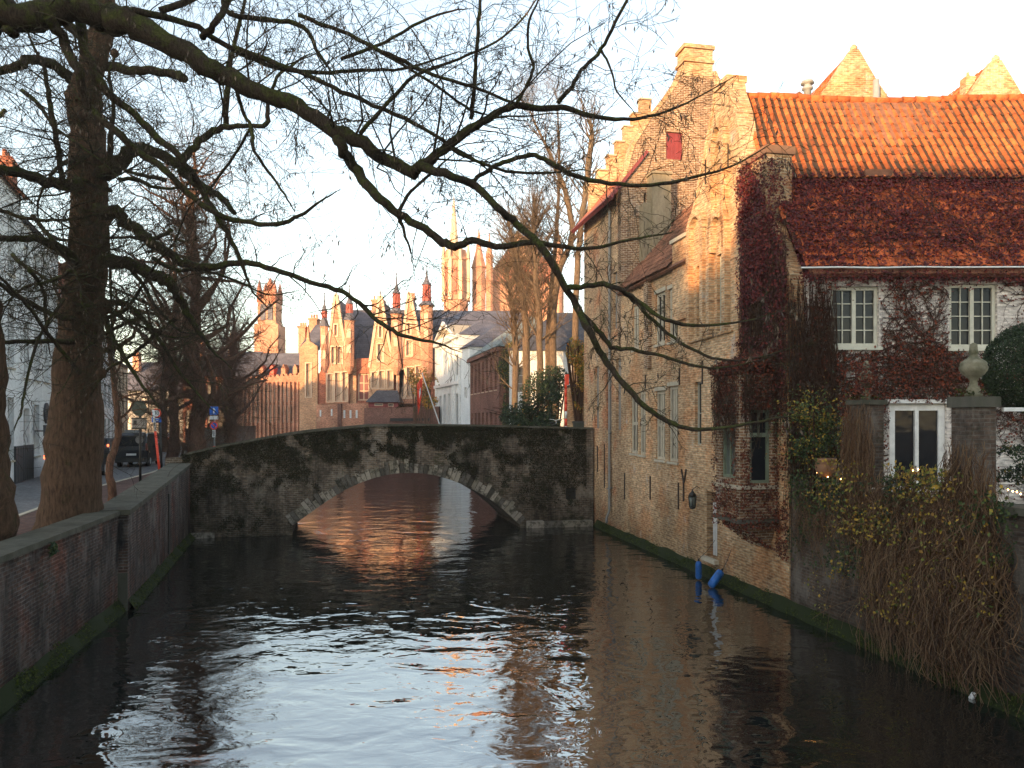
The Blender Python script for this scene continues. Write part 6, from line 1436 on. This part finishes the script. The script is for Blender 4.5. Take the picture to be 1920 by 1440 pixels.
# bare poplars beyond the bridge on the right bank
def poplar(label, pts, Y, seed, sh=60):
    sh = int(sh*1.6)
    rg = random.Random(seed); p = at(*pts[0][:2], Y); t = thing('poplar_tree', (p.x, Y, 1.9), label, 'tree', 'bare poplars beyond the bridge'); tb = MB(); tw = MB(); pts = [(q[0], q[1], q[2]*.78) for q in pts]
    P, Rr_ = limb_px(tb, pts, Y, Y, 5, .1, 10, rg, .1)
    for i in range(sh):
        f = rg.uniform(.25, .98); k = min(len(P)-2, int(f*(len(P)-1))); a_ = rg.uniform(0, 2*pi)
        twig(tw, None, P[k], Vector((cos(a_)*.55, sin(a_)*.55, rg.uniform(.3, 1.3))), rg.uniform(1.0, 3.4), min(.05, Rr_[k]*.35), 2, rg, -.15, 5, 4, .6, 0, .6, .12)
    tb.build('trunk', M['bark_poplar'], t, uv=False); tw.build('crown', M['bark_poplar'], t, uv=False)
poplar('bare poplar with a thin forked top leaning left, lit orange above', [(1042,860,10),(1036,640,9),(1046,520,8),(1073,440,7),(1060,360,6),(1036,300,4.5),(1012,250,3),(995,212,1.4)], 48, 1, 60)
poplar('poplar with a snapped off orange lit top nearest the tall house', [(1076,860,9),(1079,600,8),(1086,450,7),(1098,360,7),(1105,292,7.5),(1110,250,6),(1103,226,3)], 47, 2, 30)
poplar('pale poplar trunk in the middle of the row', [(1012,860,9),(1012,640,8),(1005,520,6.5),(1000,440,5),(1003,372,3)], 47.5, 3, 75)
poplar('pale poplar trunk second from the left of the row', [(986,860,10),(986,640,9),(979,540,7),(966,470,5),(952,410,3)], 49, 4, 75)
poplar('pale poplar trunk at the left end of the row beside the ivy', [(962,860,9),(967,660,7.5),(958,560,5),(944,490,3)], 50, 5, 60)
poplar('slim poplar trunk with a straight thin top behind the middle ones', [(1030,860,7),(1028,640,6.5),(1040,480,5),(1048,340,3.6),(1046,205,1.5)], 50.5, 6, 50)

# ------------------------------------------------------------------ shrubs
def shrub(name, label, cat, blobs, n, mats, seed=1, sz=(.08,.16), gap=-.15, nf=.9, stems=None, mix=.0, nrm=(0,-.4,.7)):
    rg = random.Random(seed); c0 = Vector(blobs[0][0]); t = thing(name, (c0.x, c0.y, gz), label, cat); A = MB(); B = MB()
    tot = sum(b_[1][0]*b_[1][1]+b_[1][2]*b_[1][0] for b_ in blobs)
    for c, rad in blobs:
        k = int(n*(rad[0]*rad[1]+rad[2]*rad[0])/tot); c = Vector(c)
        for i in range(k):
            d = Vector((rg.gauss(0,1), rg.gauss(0,1), rg.gauss(0,1))).normalized(); d *= rg.random()**.35*(1+.25*noise.noise(d*2+c)); q = c+Vector((d.x*rad[0], d.y*rad[1], d.z*rad[2]))
            if q.z < .2 or noise.noise(q*nf) < gap: continue
            (B if rg.random() < mix else A).leaf(q, rg.uniform(*sz), nrm, rng=rg)
    A.build('foliage', mats[0], t, uv=False)
    if B.v: B.build('yellow_leaves', mats[1], t, uv=False)
    if stems:
        s_ = MB()
        for c, rad in blobs:
            for k in range(5): s_.tube([Vector((c[0]+rg.gauss(0,.2), c[1], gz)), Vector(c)+Vector((rg.gauss(0,.5)*rad[0], 0, rg.gauss(0,.3)*rad[2])), Vector(c)+Vector((rg.gauss(0,.8)*rad[0], rg.gauss(0,.4)*rad[1], rg.uniform(.2,1)*rad[2]))], [.06,.04,.015], 5)
        s_.build('branches', stems, t, uv=False)
    return t
def bl(px, py, Y, rx, ry, rz): p = at(px, py, Y); return (tuple(p), (rx*Y/F, ry, rz*Y/F))
shrub('evergreen_shrub', 'large dark evergreen shrub rising above the right part of the bridge', 'shrub', [bl(1015,750,42,42,1.4,55), bl(1040,720,43,28,1.2,38), bl(975,785,42.5,38,1.2,30), bl(1000,800,42,60,1.4,30)], 15000, [M['leaf_dark'], M['leaf_autumn']], 1, (.09,.17), -.2, .9, M['stem'], .01)
shrub('climbing_ivy', 'green ivy climbing the end wall of the dark red brick house', 'ivy', [bl(955,690,56.8,22,.3,42), bl(962,660,56.8,16,.3,22), bl(950,775,56.8,10,.25,40)], 3600, [M['leaf_green'], M['leaf_yellow']], 2, (.12,.2), -.25, .9, M['stem'], .12, (0,-1,.3))
shrub('garden_tree', 'yellow leaved creeper hanging over the ochre garden wall', 'plant', [bl(1080,660,38.5,20,.7,28), bl(1090,690,38.3,14,.6,30), bl(1086,735,38.3,12,.5,40)], 3400, [M['leaf_yellow'], M['leaf_autumn']], 3, (.09,.16), -.1, 1.3, M['stem'], .35)
shrub('autumn_tree', 'small yellow autumn tree in front of the palace beside the white mansion', 'tree', [bl(795,720,76,26,1.5,34), bl(806,745,76,18,1.2,26), bl(778,708,77,14,1.2,20)], 2600, [M['leaf_autumn'], M['leaf_yellow']], 4, (.16,.3), -.05, .7, M['bark_brown'], .2)
# ------------------------------------------------------------------ creepers and vines on the right
def hit(x, z, rects, m=0.0): return any(r_[0]-m < x < r_[2]+m and r_[1]-m < z < r_[3]+m for r_ in rects)
def stems(b, lv, Pm, starts, n, lrange, bounds, avoid, rg, ang=None, r0=(.008,.02), branch=.16, leafp=.28, lsize=(.04,.08), off=.02, wand=.28, lnm=(0,-1,0), sub=2, bias=0.0):
    def grow(x, z, a, L_, r_, lvl):
        pts = []; rad = []; st = .07; n_ = max(3, int(L_/st))
        for i in range(n_):
            if hit(x, z, avoid) or not (bounds[0] < x < bounds[2] and bounds[1] < z < bounds[3]): break
            pts.append(Pm(x, z, off+r_*.5+rg.random()*.01)); rad.append(max(.0025, r_*(1-i/n_*.7)))
            if rg.random() < leafp: lv.leaf(Pm(x+rg.gauss(0,.03), z+rg.gauss(0,.03), off+.02+rg.random()*.05), rg.uniform(*lsize), lnm, rng=rg, asp=.7)
            if lvl > 0 and rg.random() < branch: grow(x, z, a+rg.choice((-1,1))*rg.uniform(.35,1.0), L_*rg.uniform(.3,.7), r_*.6, lvl-1)
            a += rg.gauss(0, wand)+bias*(pi/2-a)*.05; x += cos(a)*st; z += sin(a)*st
        if len(pts) > 2: b.tube(pts, rad, 4)
    for i in range(n):
        x, z = starts(rg); a = ang(rg) if ang else rg.uniform(0, 2*pi); grow(x, z, a, rg.uniform(*lrange), rg.uniform(*r0), sub)
rg = random.Random(77)
# 1. front wall of the creeper house
def PW(x, z, o): return Vector((x, YF-o, z))
avW = [(w_[0]-.02, w_[1]-.08, w_[2]+.02, w_[3]+.02) for w_ in winsW+[dw]]
t = thing('wall_creeper', (6.9, YF-.1, 2.55), 'red creeper with bare stems and rusty leaves spread over the white brick front', 'creeper')
sb = MB(); lv = MB()
bd = (X0+.05, 2.6, 14.5, 8.0)
stems(sb, lv, PW, lambda r: (r.uniform(X0, X0+.7), r.uniform(2.6, 6)), 34, (1.5, 4.0), bd, avW, rg, lambda r: r.gauss(1.2,.5), (.012,.032), .13, .35, bias=.3)
stems(sb, lv, PW, lambda r: (r.uniform(7.4, 14), r.choice((r.uniform(4.9,6.2), r.uniform(5.0,5.8), 7.7))), 185, (.8, 2.6), bd, avW, rg, lambda r: r.choice((0, pi))+r.gauss(0,.55), (.006,.018), .2, .20)
stems(sb, lv, PW, lambda r: (r.uniform(9.0, 10.3), r.uniform(5.1,6.6)), 85, (.8, 2.2), bd, avW, rg, None, (.005,.014), .22, .20)
stems(sb, lv, PW, lambda r: (r.uniform(11.5, 14), r.uniform(2.7,5.4)), 50, (.6, 1.8), bd, avW, rg, None, (.005,.012), .2, .25)
stems(sb, lv, PW, lambda r: (r.uniform(X0, X0+1.2), r.uniform(3.0,8)), 70, (.5, 1.8), bd, avW, rg, lambda r: r.gauss(1.4,.6), (.005,.014), .2, .55)
def dense(lv, Pm, n, box_, dens, rg, sz, avoid, nrm, off=(.02,.12)):
    c = 0; k = 0
    while c < n and k < n*6:
        k += 1; x = rg.uniform(box_[0], box_[2]); z = rg.uniform(box_[1], box_[3])
        if hit(x, z, avoid) or rg.random() > dens(x, z): continue
        lv.leaf(Pm(x, z, rg.uniform(*off)), rg.uniform(*sz), nrm, rng=rg, asp=.75); c += 1
def denW(x, z):
    d = 0
    if x < X0: return .9 if z > 3.4+.8*noise.noise(Vector((x*3, 2, 1))) else .35
    if x < X0+.62: d = .75 if noise.noise(Vector((x*2, z*1.2, 0))) > -.15 else .15          # trunk zone at the corner
    d = max(d, max(0, (z-7.62)/.3)*1.0)                                                # under the eave
    d = max(d, .5-abs(z-5.98)*2.2) if x < 9.8 else max(d, .16-abs(z-5.5)*.8)
    d += .12*max(0, noise.noise(Vector((x*1.6, z*1.6, 4)))*2)
    if x > 12.0: d += .2
    return d
dense(lv, PW, 2600, (6.5, 2.3, 14.4, 8.02), denW, rg, (.035,.075), avW, (0,-1,.2))
sb.build('stems', M['stem'], t, uv=False); lv.build('foliage', M['leaf_rust'], t, uv=False)
# 2. wine red creeper over the lower roof
t = thing('roof_creeper', (8, 18.5, 9), 'dense wine red creeper covering the lower half of the tiled roof', 'creeper')
lv = MB(); sb = MB()
def PR(x, a, o): return Pl(x-6.2, a, .03+o)
for i in range(900): x = rg.uniform(6.7, 14); lv.leaf(Pu(x-5.6, abs(rg.gauss(0,.11))*(1+1.5*max(0, noise.noise(Vector((x*1.3,0,2))))), .06), rg.uniform(.05,.09), (0,-.75,.66), rng=rg)
L_lo = L2_
def denR(x, a): 
    n1 = noise.noise(Vector((x*1.1, a*2.6, 1)))*.7+noise.noise(Vector((x*4, a*6, 8)))*.5
    return min(1, max(.10, .62+n1*1.1+(.35 if a > L_lo-.35 else 0)+(.3 if x < 7.6 else 0)-.18*(a < .9)))
dense(lv, PR, 14500, (lineX(18.2)+.1, -.05, 14.2, L_lo+.12), denR, rg, (.045,.095), [], (0,-.75,.66), (.0,.08))
stems(sb, lv, PR, lambda r: (r.uniform(6.6, 14), r.uniform(0, 1.8)), 90, (.8, 2.6), (6.4, 0, 14, L_lo), [], rg, lambda r: r.gauss(1.5,.8), (.005,.012), .15, .2, off=.03)
# ragged fringe under the eave
for i in range(2600):
    x = rg.uniform(X0-.2, 14.2); lv.leaf((x, Ye-rg.uniform(-.2,.1), Ze-.08-abs(rg.gauss(0,.16))), rg.uniform(.04,.08), (0,-1,.1), rng=rg)
lv.build('foliage', M['leaf_wine'], t, uv=False); sb.build('stems', M['stem'], t, uv=False)
# 3. canal side of the corner, chimney and oriel
t = thing('corner_creeper', (6.4, 19, 5), 'shaggy dark red creeper on the corner chimney, canal wall and oriel', 'creeper')
lv = MB(); sb = MB(); lr = MB()
def PC_(s, z, o): return MC @ Vector((s, -o, z))
avC = [ivyw]
sA = sY(20.7)
def roofz(s):
    Y = 35.1-s/1.01902
    return Ze+(Y-Ye)*(Zb-Ze)/(Yb-Ye)
def denC(s, z):
    if z > roofz(s)+.15: return 0
    edge = (s-sA)/.5+noise.noise(Vector((s*2, z*1.3, 2)))*1.2
    if edge < .3: return 0
    return min(1, .55+.5*noise.noise(Vector((s*1.5, z*2.0, 6)))+(.25 if z > 7 else 0)-(.25 if z < 6 else 0))
dense(lv, PC_, 9000, (sA-.2, 5.3, s_e+.05, 11.2), denC, rg, (.04,.085), avC, tuple(MC.to_3x3() @ Vector((0,-1,.1))), (.02,.16))
# chimney faces
def Pch1(s, z, o): return MC @ Vector((s, -.06-o, z))
dense(lv, Pch1, 3600, (sY(20.35)-.1, 7.5, sY(19.2)+.06, 11.15), lambda s, z: .9 if z < 10.9+.3*noise.noise(Vector((s*4,1,1))) else .35, rg, (.04,.085), [], tuple(MC.to_3x3() @ Vector((0,-1,.1))), (.02,.2))
def Pch2(y, z, o): return MC @ Vector((sY(19.2)+o, y, z))
dense(lv, Pch2, 1500, (-.1, 7.6, .68, 11.0), lambda y, z: .95 if y < .25+(10.6-z)*.25 else .25, rg, (.04,.085), [], tuple(MC.to_3x3() @ Vector((1,0,.1))), (.02,.12))
def hang(b, Pm, n, xr, zr, lr_, rg, r0=(.003,.006), out=.12, dx=.1):
    for i in range(n):
        x = rg.uniform(*xr); z = rg.uniform(*zr); L_ = rg.uniform(*lr_); pts = []; o = rg.uniform(.03,.1); k = 7; ph = rg.uniform(0,6); vx_ = rg.gauss(0, dx)
        for j in range(k+1): f = j/k; pts.append(Pm(x+vx_*f+.05*sin(ph+f*5)*dx*6+rg.gauss(0,.012), z-L_*f+.12*sin(f*3.1)*(rg.random() < .3), o+out*sin(f*2.6)*rg.random()+rg.gauss(0,.01)))
        b.tube(pts, [rg.uniform(*r0)]*(k+1), 3)
hang(sb, PC_, 520, (sA+.2, s_e), (6.0, 9.5), (.8, 3.0), rg, (.003,.007), .08, .05)
hang(sb, PW, 620, (6.5, X0+.7), (4.0, 7.9), (.8, 3.0), rg, (.004,.009), .06, .08)
# oriel
def PO1(s, z, o): return MC @ Vector((s, -dpt-o, z))
def PO2(y, z, o): return MOn @ Vector((y, -o, z))
nC = tuple(MC.to_3x3() @ Vector((0,-1,.1))); nS = tuple(MC.to_3x3() @ Vector((1,0,.1)))
def denO(s, z): return min(1, .32+.6*noise.noise(Vector((s*2.4, z*2.2, 3)))+(.75 if z > 4.7 else 0)+(.25 if z < 3 else 0))
dense(lr, PO1, 2400, (s0o-.05, 1.9, s1o+.05, 6.0), denO, rg, (.04,.08), [wS], nC, (.02,.14)); dense(lr, PO2, 2200, (.0, 1.9, 1.0, 6.0), denO, rg, (.04,.08), [wN], nS, (.02,.12))
hang(sb, PO1, 160, (s0o, s1o), (4.6, 6.0), (.5, 1.4), rg, (.003,.006), .08, .05); hang(sb, PO2, 160, (.05, 1.0), (4.9, 6.0), (.4, 1.2), rg, (.003,.006), .06, .05)
for i in range(3200):
    s = rg.uniform(s0o-.16, s1o+.2); y = -rg.random()*(dpt+.2); lr.leaf(MC @ Vector((s, y, zo1+.12+.45*(1+y/dpt)+rg.uniform(-.02,.14))), rg.uniform(.04,.09), (0,-.4,1), rng=rg)
for i in range(700):
    f = rg.random(); s = rg.uniform(s0o, s1o+.1); lr.leaf(MC @ Vector((s, -dpt*(1-f)**.8-.02, zo0-.72*f-rg.random()*.05)), rg.uniform(.04,.08), nS, rng=rg)
dense(lr, PC_, 1700, (s0o-.9, 4.6, s_e, 6.6), lambda s, z: .3+.9*noise.noise(Vector((s*2, z*2, 5))), rg, (.04,.08), [], nC, (.02,.1))
dense(lr, PC_, 900, (s1o+.02, 1.2, s_e+.02, 5.3), lambda s, z: .35+.7*noise.noise(Vector((s*2, z*1.2, 5))), rg, (.04,.08), [], nC, (.02,.1))
lv.build('wine_foliage', M['leaf_wine'], t, uv=False); lr.build('rust_foliage', M['leaf_rust'], t, uv=False); sb.build('stems', M['stem'], t, uv=False)
# 4. dry vines and yellowing leaves over the garden wall and piers
t = thing('hanging_vine', MC @ Vector((20, -.2, 3)), 'tangle of dry brown vines with yellowing leaves hanging over the garden wall to the water', 'vine')
sb = MB(); ly = MB(); lg = MB()
def sp(px): return cp(px, 0)[0]
hang(sb, PC_, 900, (sp(1645), sp(1875)), (2.2, 3.5), (.8, 3.0), rg, (.003,.008), .35, .25)
hang(sb, PC_, 300, (sp(1500), sp(1640)), (2.2, 3.3), (.4, 1.3), rg, (.003,.006), .2, .2)
hang(sb, PC_, 260, (sp(1745), sp(1915)), (1.4, 3.0), (.8, 1.9), rg, (.004,.009), .5, .4)
hang(sb, lambda x, z, o: PC_(x, z, o+.02), 420, (sp(1592), sp(1645)), (3.4, 4.9), (.6, 1.9), rg, (.003,.007), .12, .1)
hang(sb, lambda x, z, o: PC_(x, z, o+.02), 260, (sp(1780), sp(1870)), (3.2, 4.2), (.6, 1.6), rg, (.003,.007), .15, .2)
hang(sb, PC_, 200, (sp(1660), sp(1790)), (3.1, 3.7), (.5, 1.2), rg, (.003,.006), .25, .25)
for i in range(150):       # wiry arching strands
    s = rg.uniform(sp(1560), sp(1900)); z = rg.uniform(.6, 3.6); d = Vector((rg.gauss(0,.6), -rg.random(), rg.gauss(.1,.6))); q = Vector((s, -.1, z)); pts = [MC @ q]
    for j in range(7): d.z -= .16; q = q+d*.09; pts.append(MC @ q)
    sb.tube(pts, [.0045]*8, 3)
def denY(s, z): return min(1, max(0, .12+1.1*noise.noise(Vector((s*1.1, z*1.4, 3)))+(.22 if z > 2.2 else 0)-(.3 if z < .8 else 0)))
dense(ly, PC_, 1900, (sp(1540), .5, sp(1905), 3.7), denY, rg, (.04,.085), [], nC, (.1,.45))
dense(ly, PC_, 420, (sp(1690), 3.1, sp(1780), 3.75), lambda s, z: .8*(1-(z-3.1)/.8), rg, (.04,.09), [], nC, (-.1,.3))
dense(lg, PC_, 1500, (sp(1490), 1.3, sp(1640), 3.3), lambda s, z: max(0, .2+.9*noise.noise(Vector((s*1.7, z*1.5, 9)))+(.35 if z > 2.5 else 0)), rg, (.04,.09), [], nC, (.03,.3))
dense(lg, PC_, 900, (sp(1640), 2.3, sp(1915), 3.4), lambda s, z: max(0, .15+.8*noise.noise(Vector((s*1.7, z*1.5, 12)))), rg, (.04,.09), [], nC, (.03,.3))
sb.build('stems', M['vine_dry'], t, uv=False); ly.build('yellow_foliage', M['leaf_yellow'], t, uv=False); lg.build('green_foliage', M['leaf_green'], t, uv=False)
# dark hedge on the terrace at the far right
shrub('terrace_shrub', 'low dark shrub on the terrace beside the right pier', 'shrub', [bl(1905,870,13.2,40,.5,40), bl(1700,905,14.4,45,.3,22)], 3000, [M['leaf_dark'], M['leaf_yellow']], 9, (.04,.08), -.2, 2, None, .06)

# ------------------------------------------------------------------ the evening air
def haze(dens):
    b = MB(); b.box(-95, 95, -60, 185, -3, 46); m = bpy.data.materials.new('haze'); m.use_nodes = True; t_ = m.node_tree; t_.nodes.remove(t_.nodes['Principled BSDF'])
    v = t_.nodes.new('ShaderNodeVolumePrincipled'); v.inputs['Color'].default_value = (1,.93,.86,1); v.inputs['Density'].default_value = dens; v.inputs['Anisotropy'].default_value = 0.0
    t_.links.new(v.outputs[0], t_.nodes['Material Output'].inputs['Volume']); b.build('haze', m, kind='stuff', label='thin pale evening haze over the whole canal', cat='haze', uv=False)
haze(.0006)
